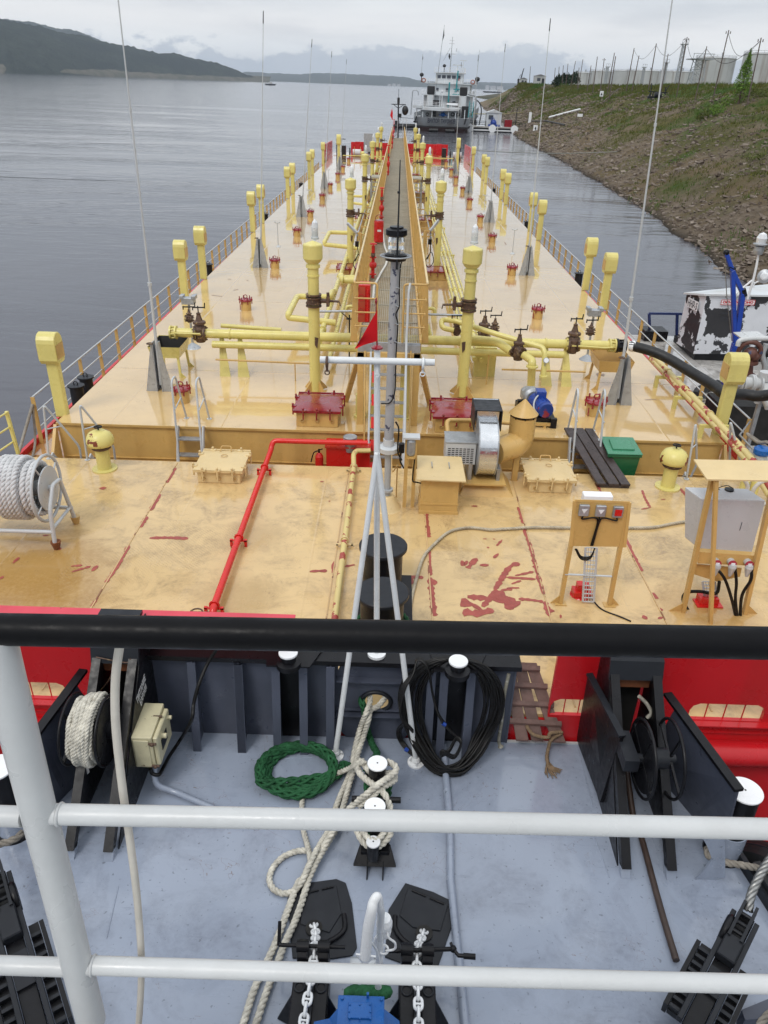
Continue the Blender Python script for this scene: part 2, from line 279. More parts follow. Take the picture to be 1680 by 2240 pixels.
class MB:
    def __init__(s,X=None): s.v=[];s.f=[];s.sm=[];s.mi=[];s.cur=0;s.X=X
    def add(s,vs,fs,smooth=False):
        n=len(s.v); s.v+=[tuple(p) for p in vs]
        for f in fs: s.f.append([n+i for i in f]); s.sm.append(smooth); s.mi.append(s.cur)
    def box(s,c,z,rz=0,rx=0,ry=0):
        h=[q/2 for q in z]; Mx_=Matrix.Rotation(rz,3,'Z')@Matrix.Rotation(ry,3,'Y')@Matrix.Rotation(rx,3,'X'); c=Vector(c)
        vs=[c+Mx_@Vector((x*h[0],y*h[1],w*h[2])) for x in(-1,1) for y in(-1,1) for w in(-1,1)]
        s.add(vs,[(0,1,3,2),(4,6,7,5),(0,4,5,1),(2,3,7,6),(0,2,6,4),(1,5,7,3)])
        return s
    def mm(s,a,b):   # min / max corners
        return s.box([(x+y)/2 for x,y in zip(a,b)],[abs(y-x) for x,y in zip(a,b)])
    def bar(s,a,b,w,h=None,up=(0,0,1)):
        h=h or w; a=Vector(a);b=Vector(b); x,y,d=frame(b-a,Vector(up)); x*=w/2;y*=h/2
        vs=[p+x*i+y*j for p in(a,b) for i,j in((-1,-1),(1,-1),(1,1),(-1,1))]
        s.add(vs,[(0,1,2,3)[::-1],(4,5,6,7),(0,1,5,4),(1,2,6,5),(2,3,7,6),(3,0,4,7)]); return s
    def cyl(s,a,b,r,r2=None,n=12,cap=True):
        r2=r if r2 is None else r2; a=Vector(a);b=Vector(b); x,y,d=frame(b-a)
        vs=[];
        for p,q in((a,r),(b,r2)):
            for k in range(n):
                t=2*math.pi*k/n; vs.append(p+x*(q*math.cos(t))+y*(q*math.sin(t)))
        s.add(vs,[(k,(k+1)%n,n+(k+1)%n,n+k) for k in range(n)],True)
        if cap:
            if r>1e-4: s.add(vs[:n],[tuple(range(n))[::-1]])
            if r2>1e-4: s.add(vs[n:],[tuple(range(n))])
        return s
    def tube(s,pts,r,n=8,cap=True,closed=False):
        P=[Vector(p) for p in pts]; m=len(P)
        if m<2: return s
        T=[]
        for i in range(m):
            if closed: t=P[(i+1)%m]-P[i-1]
            else: t=P[min(i+1,m-1)]-P[max(i-1,0)]
            T.append(t.normalized() if t.length>1e-9 else Vector((0,0,1)))
        x,y,_=frame(T[0]); vs=[]
        for i in range(m):
            x=(x-T[i]*x.dot(T[i])).normalized(); y=T[i].cross(x)
            rr=r[i] if isinstance(r,(list,tuple)) else r
            for k in range(n):
                a=2*math.pi*k/n; vs.append(P[i]+x*(rr*math.cos(a))+y*(rr*math.sin(a)))
        fs=[]
        for i in range(m if closed else m-1):
            j=(i+1)%m
            for k in range(n): fs.append((i*n+k,i*n+(k+1)%n,j*n+(k+1)%n,j*n+k))
        s.add(vs,fs,True)
        if cap and not closed:
            s.add(vs[:n],[tuple(range(n))[::-1]]); s.add(vs[-n:],[tuple(range(n))])
        return s
    def elbow(s,pts,r,bend=.15,n=10,k=5):   # polyline with rounded corners
        P=[Vector(p) for p in pts]; out=[P[0]]
        for i in range(1,len(P)-1):
            a=P[i-1];b=P[i];c=P[i+1]; u=(a-b); w=(c-b); d=min(bend,u.length*.45,w.length*.45); u.normalize();w.normalize()
            p0=b+u*d;p2=b+w*d
            for j in range(k+1):
                t=j/k; out.append(p0*(1-t)**2+b*(2*t*(1-t))+p2*t*t)
        out.append(P[-1]); return s.tube(out,r,n)
    def lathe(s,prof,c,d=(0,0,1),n=16,sharp=True):
        c=Vector(c); x,y,z=frame(Vector(d)); vs=[]
        for (r,h) in prof:
            for k in range(n):
                t=2*math.pi*k/n; vs.append(c+z*h+x*(r*math.cos(t))+y*(r*math.sin(t)))
        m=len(prof)
        if sharp:
            for i in range(m-1):
                s.add(vs[i*n:(i+2)*n],[(k,(k+1)%n,n+(k+1)%n,n+k) for k in range(n)],True)
        else: s.add(vs,[(i*n+k,i*n+(k+1)%n,(i+1)*n+(k+1)%n,(i+1)*n+k) for i in range(m-1) for k in range(n)],True)
        if prof[0][0]>1e-4: s.add(vs[:n],[tuple(range(n))[::-1]])
        if prof[-1][0]>1e-4: s.add(vs[-n:],[tuple(range(n))])
        return s
    def ring(s,c,ax,R,r,n=20,m=6):
        x,y,z=frame(Vector(ax)); c=Vector(c)
        return s.tube([c+x*(R*math.cos(2*math.pi*k/n))+y*(R*math.sin(2*math.pi*k/n)) for k in range(n)],r,m,closed=True)
    def slab(s,poly,off):   # extruded polygon of 3D points
        P=[Vector(p) for p in poly]; o=Vector(off); n=len(P)
        vs=P+[p+o for p in P]
        nrm=Vector((0,0,0))
        for i in range(n): nrm+=P[i].cross(P[(i+1)%n])
        fl=nrm.dot(o)<0
        a=tuple(range(n)); b=tuple(range(n,2*n))
        if fl: fs=[a,b[::-1]]+[(i,n+i,n+(i+1)%n,(i+1)%n) for i in range(n)]
        else: fs=[a[::-1],b]+[(i,(i+1)%n,n+(i+1)%n,n+i) for i in range(n)]
        s.add(vs,fs); return s
    def sph(s,c,r,n=10,m=7,sc=(1,1,1)):
        c=Vector(c); vs=[];fs=[]
        for i in range(m+1):
            a=math.pi*i/m
            for k in range(n):
                t=2*math.pi*k/n; vs.append(c+Vector((r*sc[0]*math.sin(a)*math.cos(t),r*sc[1]*math.sin(a)*math.sin(t),r*sc[2]*math.cos(a))))
        for i in range(m):
            for k in range(n): fs.append((i*n+k,(i+1)*n+k,(i+1)*n+(k+1)%n,i*n+(k+1)%n))
        s.add(vs,fs,True); return s
    def poly(s,pts): s.add(pts,[tuple(range(len(pts)))]); return s
    def rope(s,pts,r,pitch=None,strands=3,n=5,step=.75,closed=False,over=.56):
        P=resample(pts,r*step,closed); m=len(P); pitch=pitch or r*7
        T=[(P[min(i+1,m-1)]-P[max(i-1,0)]).normalized() for i in range(m)]
        x,y,_=frame(T[0]); st=[[] for _ in range(strands)]
        for i in range(m):
            x=(x-T[i]*x.dot(T[i])).normalized(); y=T[i].cross(x)
            for k in range(strands):
                a=2*math.pi*(k/strands+i*r*step/pitch)
                st[k].append(P[i]+(x*math.cos(a)+y*math.sin(a))*r*.5)
        for q in st: s.tube(q,r*over,n)
        return s
    def braid(s,pts,r,n=5,step=.55):   # plaited rope: strands weave to and fro over the surface
        P=resample(pts,r*step); m=len(P); T=[(P[min(i+1,m-1)]-P[max(i-1,0)]).normalized() for i in range(m)]
        x,y,_=frame(T[0]); st=[[] for _ in range(8)]
        for i in range(m):
            x=(x-T[i]*x.dot(T[i])).normalized(); y=T[i].cross(x); w=i*r*step/(r*11)*2*math.pi
            for k in range(8):
                sg=1 if k%2 else -1; a=2*math.pi*k/8+sg*w; rr=r*(.72+.14*math.sin(2*w*1.0+k*1.57))
                st[k].append(P[i]+(x*math.cos(a)+y*math.sin(a))*rr)
        for q in st: s.tube(q,r*.38,n)
        return s
    def build(s,name,m,parent=None,label=None,cat=None,group=None,kind=None,loc=None,bevel=0,seg=1):
        me=bpy.data.meshes.new(name)
        vs=[Vector(p) for p in s.v]
        if s.X is not None: vs=[s.X@p for p in vs]
        if parent is not None: org=ROOT[parent.name]
        elif loc is not None: org=Vector(loc)
        else:
            xs=[p.x for p in vs];ys=[p.y for p in vs];zs=[p.z for p in vs]
            org=Vector(((min(xs)+max(xs))/2,(min(ys)+max(ys))/2,min(zs)))
        me.from_pydata([tuple(p-org) for p in vs],[],s.f)
        me.polygons.foreach_set('use_smooth',s.sm)
        ms=m if isinstance(m,(list,tuple)) else [m]
        for q in ms: me.materials.append(q)
        if len(ms)>1: me.polygons.foreach_set('material_index',s.mi)
        me.update()
        o=bpy.data.objects.new(name,me); COL.objects.link(o); ROOT[o.name]=org; KIDS[o.name]=[]
        if parent is not None:
            o.parent=parent; KIDS[parent.name].append(o)
        else: o.location=org
        if bevel:
            bv=o.modifiers.new('bevel','BEVEL'); bv.width=bevel; bv.segments=seg; bv.limit_method='ANGLE'; bv.angle_limit=R_(35)
        tag(o,label,cat,group,kind); return o
def islands(X):
    par=list(range(len(X.v)))
    def f(a):
        while par[a]!=a: par[a]=par[par[a]]; a=par[a]
        return a
    for q in X.f:
        for i in q[1:]: par[f(i)]=f(q[0])
    # welds caps that repeat the position of a ring already used
    pos={}
    for i,p in enumerate(X.v):
        k=(round(p[0],4),round(p[1],4),round(p[2],4))
        if k in pos: par[f(i)]=f(pos[k])
        else: pos[k]=i
    out={}
    for q,s in zip(X.f,X.sm):
        o=out.setdefault(f(q[0]),(MB(X.X),{}))
        ids=[]
        for i in q:
            if i not in o[1]: o[1][i]=len(o[0].v); o[0].v.append(X.v[i])
            ids.append(o[1][i])
        o[0].f.append(ids); o[0].sm.append(s); o[0].mi.append(0)
    return [a for a,_ in out.values()]
def tag(o,label=None,cat=None,group=None,kind=None):
    if label: o['label']=label
    if cat: o['category']=cat
    if group: o['group']=group
    if kind: o['kind']=kind
def thing(name,label,cat,loc=(0,0,0),group=None,X=None):
    o=bpy.data.objects.new(name,None); COL.objects.link(o); loc=Vector(loc)
    if X is not None: loc=X@loc
    o.location=loc; o.empty_display_size=.1; ROOT[o.name]=loc.copy(); KIDS[o.name]=[]
    tag(o,label,cat,group); return o
def dup(root,loc,label=None,rz=0,group=None,scale=None,_p=None):
    c=root.copy(); COL.objects.link(c); KIDS[c.name]=[]; 
    if _p is None:
        c.location=Vector(loc); c.rotation_euler=(0,0,rz)
        if scale: c.scale=scale
        if label: c['label']=label
        if group: c['group']=group
        ROOT[c.name]=Vector(loc)
    else:
        c.parent=_p; KIDS[_p.name].append(c); ROOT[c.name]=ROOT[_p.name]
    for ch in KIDS[root.name]: dup(ch,None,_p=c)
    return c
def piece(src,parent,loc):   # another part sharing the mesh of src, moved by loc
    c=src.copy(); COL.objects.link(c); c.parent=parent; c.location=Vector(loc); KIDS[parent.name].append(c); KIDS[c.name]=[]; ROOT[c.name]=ROOT[parent.name]; return c
def lettering(txt,m,parent,org,ux,uy,h,depth=.002,name='lettering',bold=0,width=None):
    """flat letters: org = left end of the baseline, ux/uy = unit directions, h = letter height"""
    cu=bpy.data.curves.new(name,'FONT'); cu.body=txt; cu.size=h*1.38; cu.extrude=depth/2; cu.offset=bold
    cu.resolution_u=2
    ob=bpy.data.objects.new(name,cu); COL.objects.link(ob); bpy.context.view_layer.update()
    dg=bpy.context.evaluated_depsgraph_get(); me=bpy.data.meshes.new_from_object(ob.evaluated_get(dg))
    bpy.data.objects.remove(ob); me.materials.clear(); me.materials.append(m)
    ux=Vector(ux).normalized(); uy=Vector(uy).normalized(); uz=ux.cross(uy); A=Matrix((ux,uy,uz)).transposed()
    if width:
        w=max(v.co.x for v in me.vertices) or 1; sx_=width/w
        for v in me.vertices: v.co.x*=sx_
    r=ROOT[parent.name]
    for v in me.vertices: v.co=Vector(org)+A@v.co-r
    me.name=name; o=bpy.data.objects.new(name,me); COL.objects.link(o); o.parent=parent; KIDS[parent.name].append(o); KIDS[o.name]=[]; ROOT[o.name]=r
    return o
ORD=['nearest','second','third','fourth','fifth','sixth','seventh','eighth','ninth','tenth','eleventh']
def nth(i): return 'nearest the camera' if i==0 else ORD[i]+' from the camera'
# ================================================================ RIVER, BANK, HILLS
def nmat(name,fn,rough=.8,spec=.2):
    m=bpy.data.materials.new(name); m.use_nodes=True; t=m.node_tree; b=t.nodes['Principled BSDF']; b.inputs['Roughness'].default_value=rough; b.inputs['Specular IOR Level'].default_value=spec
    fn(t,b); return m
class NT:
    def __init__(s,t): s.t=t; s.n=t.nodes.new; s.l=t.links.new; s.oc=s.n('ShaderNodeTexCoord').outputs['Object']
    def noise(s,sc,det=5,ro=.6,vec=None,dist=0):
        x=s.n('ShaderNodeTexNoise'); x.inputs['Scale'].default_value=sc; x.inputs['Detail'].default_value=det; x.inputs['Roughness'].default_value=ro; x.inputs['Distortion'].default_value=dist; s.l(vec or s.oc,x.inputs[0]); return x.outputs[0]
    def map(s,scale,rot=(0,0,0)):
        x=s.n('ShaderNodeMapping'); x.inputs['Scale'].default_value=scale; x.inputs['Rotation'].default_value=rot; s.l(s.oc,x.inputs[0]); return x.outputs[0]
    def mr(s,v,a,b,c=0,d=1):
        x=s.n('ShaderNodeMapRange'); x.inputs[1].default_value=a; x.inputs[2].default_value=b; x.inputs[3].default_value=c; x.inputs[4].default_value=d; s.l(v,x.inputs[0]); return x.outputs[0]
    def m(s,op,a,b=None,c=None):
        x=s.n('ShaderNodeMath'); x.operation=op
        for i,q in enumerate((a,b,c)):
            if q is None: continue
            if isinstance(q,(int,float)): x.inputs[i].default_value=q
            else: s.l(q,x.inputs[i])
        return x.outputs[0]
    def mix(s,f,a,b,bt='MIX'):
        x=s.n('ShaderNodeMix'); x.data_type='RGBA'; x.blend_type=bt
        if isinstance(f,(int,float)): x.inputs[0].default_value=f
        else: s.l(f,x.inputs[0])
        for i,q in ((6,a),(7,b)):
            if isinstance(q,tuple): x.inputs[i].default_value=(*q,1)
            else: s.l(q,x.inputs[i])
        return x.outputs[2]
    def bump(s,h,b,dist=1):
        x=s.n('ShaderNodeBump'); x.inputs['Distance'].default_value=dist; s.l(h,x.inputs['Height']); s.l(x.outputs[0],b.inputs['Normal'])
    def island(s): return s.n('ShaderNodeNewGeometry').outputs['Random Per Island']
def f_water(t,b):
    q=NT(t)
    b.inputs['IOR'].default_value=1.33; b.inputs['Specular IOR Level'].default_value=.5
    c=q.mix(q.mr(q.noise(.02,4),.35,.65),(.075,.077,.092),(.095,.095,.11)); q.l(c,b.inputs['Base Color'])
    b.inputs['Roughness'].default_value=.10
    patch=q.mr(q.noise(1,5,.65,q.map((.012,.045,1),(0,0,.2)),dist=1.),.40,.62,.15,1.25)
    w1=q.noise(1,3,.55,q.map((.35,1.1,1),(0,0,.25)),dist=.6)
    w2=q.noise(1,4,.6,q.map((1.3,3.6,1),(0,0,-.15)),dist=.5)
    w3=q.noise(1,3,.5,q.map((.05,.16,1),(0,0,.2)),dist=1.2)
    h=q.m('ADD',q.m('MULTIPLY',w1,.032),q.m('ADD',q.m('MULTIPLY',w2,.010),q.m('MULTIPLY',w3,.075)))
    q.bump(q.m('MULTIPLY',h,patch),b,1)
m_water=nmat('river_water',f_water,.08,.5)
w=MB(ENV); xs=[-9000,-2500,-600,-120,0,120,600,2500,9000]; ys=[-60,-15,60,250,900,3000,12000]
vs=[(x,y,0) for y in ys for x in xs]; nx=len(xs)
w.add(vs,[(j*nx+i,j*nx+i+1,(j+1)*nx+i+1,(j+1)*nx+i) for j in range(len(ys)-1) for i in range(nx-1)])
w.build('river_water',m_water,kind='structure',label='grey river water',loc=ENV@Vector((0,0,0)))
bed=MB(ENV); bed.mm((-9000,-60,-6.2),(9000,12000,-6)); bed.build('river_bed',mat('river_mud',(.07,.06,.05),.9),kind='structure',loc=ENV@Vector((0,0,0)))
# ---- right bank
HC=11.6; HAZE=7.5e-5
shore=[(-40,22.5),(10,21.0)]
for q in [(1680,668),(1659,648),(1579,593),(1496,521),(1416,463),(1341,419),(1270,375),(1194,334),(1134,304),(1113,283)]:
    p=EG(q,0); shore.append((p.y,p.x))
shore+=[(260,33),(340,38),(460,45.5),(615,58),(650,75),(700,160),(1100,620)]
crest=[(-40,45)]
for q in [(1680,172),(1549,175),(1422,180),(1296,182),(1194,185)]:
    p=EG(q,HC); crest.append((p.y,p.x))
crest+=[(330,47),(440,60.5),(615,84),(650,110),(700,200),(1100,680)]
shore.sort(); crest.sort()
def lerp_t(T,y):
    if y<=T[0][0]: return T[0][1]
    for (a,b),(c,d) in zip(T,T[1:]):
        if y<=c: return b+(d-b)*(y-a)/(c-a)
    return T[-1][1]
def nn(x,y,z=0): return noise.noise(Vector((x,y,z)))
def fbm(x,y,z=0,o=4): return sum(nn(x*2**k,y*2**k,z+k*7)/2**k for k in range(o))
def bank_h(x,y):
    HC=11.6*max(.25,min(1,1-(y-430)/420))
    a=lerp_t(shore,y)+.9*nn(y*.12,3)+.4*nn(y*.5,9); c=lerp_t(crest,y)+1.2*nn(y*.05,17); t=(x-a)/max(4,c-a)
    if t<0: return max(-5,t*9),t
    if t<1:
        h=HC*(t*.93+.07*math.sin(t*math.pi)); e=math.sin(math.pi*min(1,t))
        h+=e*(.8*fbm(x*.12,y*.06,0,3)+.35*fbm(x*.5,y*.35,5,3)); return h,t
    hp=HC*.93+.5*(1-math.exp(-(t-1)*3))+.25*fbm(x*.08,y*.08,3,2); return hp,t
def bank_hit(q,t0=30,t1=700):
    o=ENVI@CAM; d=ENVI3@ray(q); s=t0
    while s<t1:
        p=o+d*s; h,_=bank_h(p.x,p.y)
        if p.z<=h: return Vector((p.x,p.y,h))
        s+=max(.15,s*.002)
    return None
def f_bank(t,b):
    q=NT(t); at=q.n('ShaderNodeAttribute'); at.attribute_name='rise'; T=at.outputs['Fac']
    gr=q.mix(q.mr(q.noise(.9,8,.75),.35,.65),(.12,.092,.062),(.27,.215,.16))
    gr=q.mix(q.mr(q.noise(.22,4),.45,.62,0,.7),gr,(.16,.115,.055))
    veg=q.mix(q.mr(q.noise(2.6,6,.7),.35,.65),(.055,.058,.018),(.15,.14,.045))
    veg=q.mix(q.mr(q.noise(.11,3),.52,.62),veg,(.060,.105,.018))
    dens=q.m('ADD',q.noise(.13,5,.6),q.m('MULTIPLY',T,.30))
    dens=q.m('ADD',dens,q.m('MULTIPLY',q.noise(1.8,6,.7),.25))
    f=q.mr(dens,.66,.82)
    c=q.mix(f,gr,veg)
    c=q.mix(q.mr(T,.03,.0),c,(.045,.036,.028))
    q.l(c,b.inputs['Base Color'])
    q.bump(q.m('ADD',q.m('MULTIPLY',q.noise(2.2,8,.75),.5),q.m('MULTIPLY',q.noise(9,5,.7),.08)),b,1)
m_bank=nmat('bank_soil_and_grass',f_bank,.9,.15)
ysamp=[]; y=-40
while y<1100: ysamp.append(y); y+=1.1 if y<130 else (2.5 if y<300 else 14)
tsamp=[-.5,-.2,-.06]+[i/46 for i in range(47)]+[1.06,1.2,1.5,2.2,4,9,22,60]
bk=MB(ENV); rise=[]
for y in ysamp:
    a=lerp_t(shore,y)+.9*nn(y*.12,3)+.4*nn(y*.5,9); c=lerp_t(crest,y)+1.2*nn(y*.05,17); wd=max(4,c-a)
    for t in tsamp:
        x=a+t*wd; h,_=bank_h(x,y); bk.v.append((x,y,h)); rise.append(t)
nt_=len(tsamp)
for j in range(len(ysamp)-1):
    for i in range(nt_-1): bk.f.append([j*nt_+i,j*nt_+i+1,(j+1)*nt_+i+1,(j+1)*nt_+i]); bk.sm.append(True); bk.mi.append(0)
bko=bk.build('river_bank',m_bank,kind='structure',label='steep stony river bank with grass',loc=ENV@Vector((0,0,0)))
at=bko.data.attributes.new('rise','FLOAT','POINT'); at.data.foreach_set('value',[max(0,min(1,r)) for r in rise])
# ---- stones on the bank
def f_stone(t,b):
    q=NT(t); r=q.island(); c=q.mix(r,(.10,.075,.06),(.33,.28,.235)); c=q.mix(q.mr(q.noise(3,5),.3,.7,.0,.5),c,(.12,.09,.06)); q.l(c,b.inputs['Base Color']); q.bump(q.m('MULTIPLY',q.noise(9,5),.04),b,1)
m_stone=nmat('bank_stone',f_stone,.85,.2)
rs=MB(ENV); rng=random.Random(5)
cnt=0
while cnt<17500:
    y=26+(rng.random()**1.7)*400; t=rng.random()**1.15*.97
    a=lerp_t(shore,y); c=lerp_t(crest,y); x=a+t*(c-a)+rng.uniform(-.3,.5)
    d=fbm(x*.10,y*.09,40,3)
    if d+.62-t*.85+rng.uniform(-.22,.22)<.16 and t>.06: continue
    h,_=bank_h(x,y)
    s=rng.choice((.08,.10,.13,.16,.2,.27))*(1+rng.random()*.7)*(1.0+max(0,y-60)*.005)
    if rng.random()<.02: s*=1.6
    A=Matrix.Rotation(rng.uniform(-.5,.3)+.25,3,'Y')@Matrix.Rotation(rng.random()*3.14,3,'Z')@Matrix.Rotation(rng.uniform(-.3,.3),3,'X')
    sx_,sy_,sz_=s*rng.uniform(.8,1.7),s*rng.uniform(.5,1),s*rng.uniform(.2,.55)
    P=Vector((x,y,h+sz_*.25)); vv=[P+A@Vector((i*sx_/2*rng.uniform(.6,1.1),j*sy_/2*rng.uniform(.6,1.1),k*sz_/2*rng.uniform(.6,1.1))) for i in(-1,1) for j in(-1,1) for k in(-1,1)]
    rs.add(vv,[(0,1,3,2),(4,6,7,5),(0,4,5,1),(2,3,7,6),(0,2,6,4),(1,5,7,3)]); cnt+=1
rs.build('bank_stones',m_stone,kind='stuff',label='loose flat grey and brown stones scattered down the bank',cat='stones')
def f_grass(t,b):
    q=NT(t); r=q.island(); c=q.mix(r,(.045,.055,.012),(.15,.15,.035)); c=q.mix(q.mr(q.noise(.11,3),.50,.62),c,(.06,.12,.02)); q.l(c,b.inputs['Base Color'])
m_grass=nmat('bank_grass',f_grass,.8,.1)
gs=MB(ENV); cnt=0
while cnt<21000:
    y=27+(rng.random()**1.5)*400; t=rng.random()**.75
    a=lerp_t(shore,y); c=lerp_t(crest,y); x=a+t*(c-a)*1.03
    if fbm(x*.10,y*.09,40,3)+.62-t*.85+rng.uniform(-.3,.3)>.26: continue
    h,_=bank_h(x,y); k=1+max(0,y-60)*.006; hh=rng.uniform(.12,.32)*k*(1.25 if t>.9 else 1)
    for _ in range(4):
        an=rng.random()*6.28; px_,py_=x+rng.uniform(-.25,.25),y+rng.uniform(-.25,.25); w_=.035*k
        gs.add([(px_-w_*math.cos(an),py_-w_*math.sin(an),h-.05),(px_+w_*math.cos(an),py_+w_*math.sin(an),h-.05),(px_+rng.uniform(-.15,.15),py_+rng.uniform(-.15,.15),h+hh)],[(0,1,2)])
    cnt+=1
gs.build('bank_grass',m_grass,kind='stuff',label='olive and green grass growing in patches over the bank',cat='grass')
# ---- wooded hills
def f_forest(dark):
    def f(t,b):
        q=NT(t); c=q.mix(q.mr(q.noise(.02,8,.75),.35,.65),(.014*dark,.022*dark,.022*dark),(.036*dark,.048*dark,.038*dark)); c=q.mix(q.mr(q.noise(.0035,4),.45,.62,0,.7),c,(.012*dark,.020*dark,.022*dark)); q.l(c,b.inputs['Base Color']); q.bump(q.m('MULTIPLY',q.noise(.05,5,.8),9),b,1)
    return f
m_for=nmat('forest_canopy',f_forest(1.2),1,.0); m_for2=nmat('far_forest_canopy',f_forest(1.4),1,.0)
m_shor=nmat('far_shore_scrub',lambda t,b:(lambda q:q.l(q.mix(q.mr(q.noise(.03,6),.35,.65),(.07,.075,.055),(.13,.12,.10)),b.inputs['Base Color']))(NT(t)),1,.0)
def hill(name,sil,foot,depth,m,label,extra=0,tree=7,nq=220,shorestrip=True):
    """sil: skyline in the picture; foot(u): distance of the waterline; the ridge stands `depth` behind it"""
    X=MB(ENV); us=[sil[0][0]+(sil[-1][0]-sil[0][0])*i/nq for i in range(nq+1)]; rows=14
    for u in us:
        v=lerp_t(sil,u); yf=foot(u); q0=(u,v)
        pr=EY(q0,yf+depth(u)); 
        pf=EY(q0,yf); 
        hz=max(4,pr.z)
        for k in range(rows):
            s=k/(rows-1)
            if s<=.8:
                r=s/.8; x=pf.x+(pr.x-pf.x)*r; y=yf+(pr.y-yf)*r; z=hz*(math.sin(r*math.pi/2)**.9 if r>0 else 0)
                z=(0 if k==0 else z)
            else:
                r=(s-.8)/.2; x=pr.x+(pr.x-pf.x)*r; y=pr.y+depth(u)*r; z=hz*(1-r)**1.5
            if 0<k<rows-1: z+=tree*1.5*fbm(x*.008,y*.008,2,4)*min(1,z/40)+ (tree*rng.uniform(-.35,.6)*min(1,z/20) if k>=8 else 0)
            X.v.append((x,y,z-(1 if k in(0,rows-1) else 0)))
    for i in range(nq):
        for k in range(rows-1): X.f.append([i*rows+k,(i+1)*rows+k,(i+1)*rows+k+1,i*rows+k+1]); X.sm.append(True); X.mi.append(0)
    X.build(name,m,kind='structure',label=label,loc=ENV@Vector((0,0,0)))
sil1=[(-900,60),(-400,10),(-150,22),(0,44.5),(101,64),(177,79),(223,94),(304,108),(354,117),(405,121),(456,134),(506,151),(550,166),(562,172),(575,184)]
f1=lambda u:2500+max(0,u)*2.6
hill('wooded_hill',sil1,f1,lambda u:900*max(.06,min(1,(576-u)/400)),m_for,'dark wooded hill sloping down to the river on the left')
hill('distant_wooded_hill',[(-200,30),(20,44),(30,46),(75,50),(125,62),(172,68),(223,91),(300,125)],lambda u:5200,lambda u:900,m_for2,'paler wooded ridge behind the dark hill')
hill('far_hills',[(480,176),(520,163),(537,157),(582,160),(658,163),(699,160),(759,162),(840,166),(880,168.5),(916,176),(966,180),(1058,180),(1134,183),(1300,186),(1500,196),(1800,210)],lambda u:8200,lambda u:1500,m_for2,'far grey blue hills across the river',tree=5)
X=MB(ENV)
for i in range(121):
    u=-700+1290*i/120; yf=f1(u)-25; p=EY((u,170),yf); X.v+=[(p.x,yf,-.5),(p.x*1.004,yf*1.004+10,9+4*rng.random()),(p.x*1.02,yf*1.02+40,24)]
for i in range(120):
    for k in range(2): X.f.append([i*3+k,(i+1)*3+k,(i+1)*3+k+1,i*3+k+1]); X.sm.append(True); X.mi.append(0)
X.build('far_shore',m_shor,kind='structure',label='pale strip of shore below the wooded hill',loc=ENV@Vector((0,0,0)))
# gravel spit past the bank
X=MB(ENV); pc=EG((1085,214),0)
for i in range(25):
    a=i/24; u=1044+62*a; p=EG((u,214+3*math.sin(a*3)),0); hh=3.2*a**.8
    X.v+=[(p.x,p.y-60*a-6,-.5),(p.x,p.y,hh),(p.x+5,p.y+120,hh*1.2),(p.x+5,p.y+200,-.5)]
for i in range(24):
    for k in range(3): X.f.append([i*4+k,(i+1)*4+k,(i+1)*4+k+1,i*4+k+1]); X.sm.append(True); X.mi.append(0)
X.build('gravel_spit',m_shor,kind='structure',label='low grey gravel spit beyond the bank',loc=ENV@Vector((0,0,0)))
# ---- far town
m_conc=mat('pale_concrete',(.50,.50,.50),.8,var=.12,vs=.05); m_win=mat('dark_window',(.06,.07,.09),.2,var=.2,vs=.1); m_roof=mat('grey_roof',(.2,.2,.21),.8)
def block(u0,u1,vt,vb,dist,label):
    a=EY((u0,vb),dist);b=EY((u1,vt),dist); z0=min(a.z,b.z)-6
    t=thing('apartment_block',label,'building',((a.x+b.x)/2,dist,z0),group='white buildings of the far town',X=ENV)
    X=MB(ENV); X.mm((a.x,dist,z0),(b.x,dist+14,b.z)); X.build('wall',m_conc,t)
    X=MB(ENV); n=max(2,int((b.x-a.x)/6)); 
    for i in range(n):
        for k in range(3):
            zz=b.z-3.5-k*4.5; x=a.x+(b.x-a.x)*(i+.5)/n; X.mm((x-1.2,dist-.15,zz-1),(x+1.2,dist,zz+1.2))
    X.build('window',m_win,t)
    X=MB(ENV); X.mm((a.x-.5,dist-.5,b.z),(b.x+.5,dist+14.5,b.z+.8)); X.build('roof',m_roof,t)
tb=[((848,856,184,191),'leftmost white apartment block on the far shore'),((858,866,183,191),'white apartment block second from the left on the far shore'),((868,876,183.5,191),'white apartment block right of the middle of the far left group'),((1062,1071,187,194),'white apartment block just right of the ship on the far shore'),((1073,1085,188,194.5),'wide white apartment block between ship and bank'),((1087,1101,189,194.5),'widest white apartment block nearest the bank on the far shore')]
for (a,l) in tb: block(*a,7600,l)
for i in range(26):
    u=rng.choice([rng.uniform(842,925),rng.uniform(1052,1110)]); v=rng.uniform(191,196)+ (u-840)*.02
    a=EY((u,v),6500+rng.uniform(0,800)); X=MB(ENV); s=rng.uniform(4,9); X.mm((a.x-s,a.y,a.z-4),(a.x+s,a.y+8,a.z+rng.uniform(2,6)))
    X.v+=[]; X.slab([(a.x-s,a.y,a.z+4),(a.x+s,a.y,a.z+4),(a.x,a.y,a.z+8)],(0,8,0))
    X.build('far_house',m_conc,label='one of many tiny pale houses among the far shore buildings',cat='house',group='small houses on the far shore')
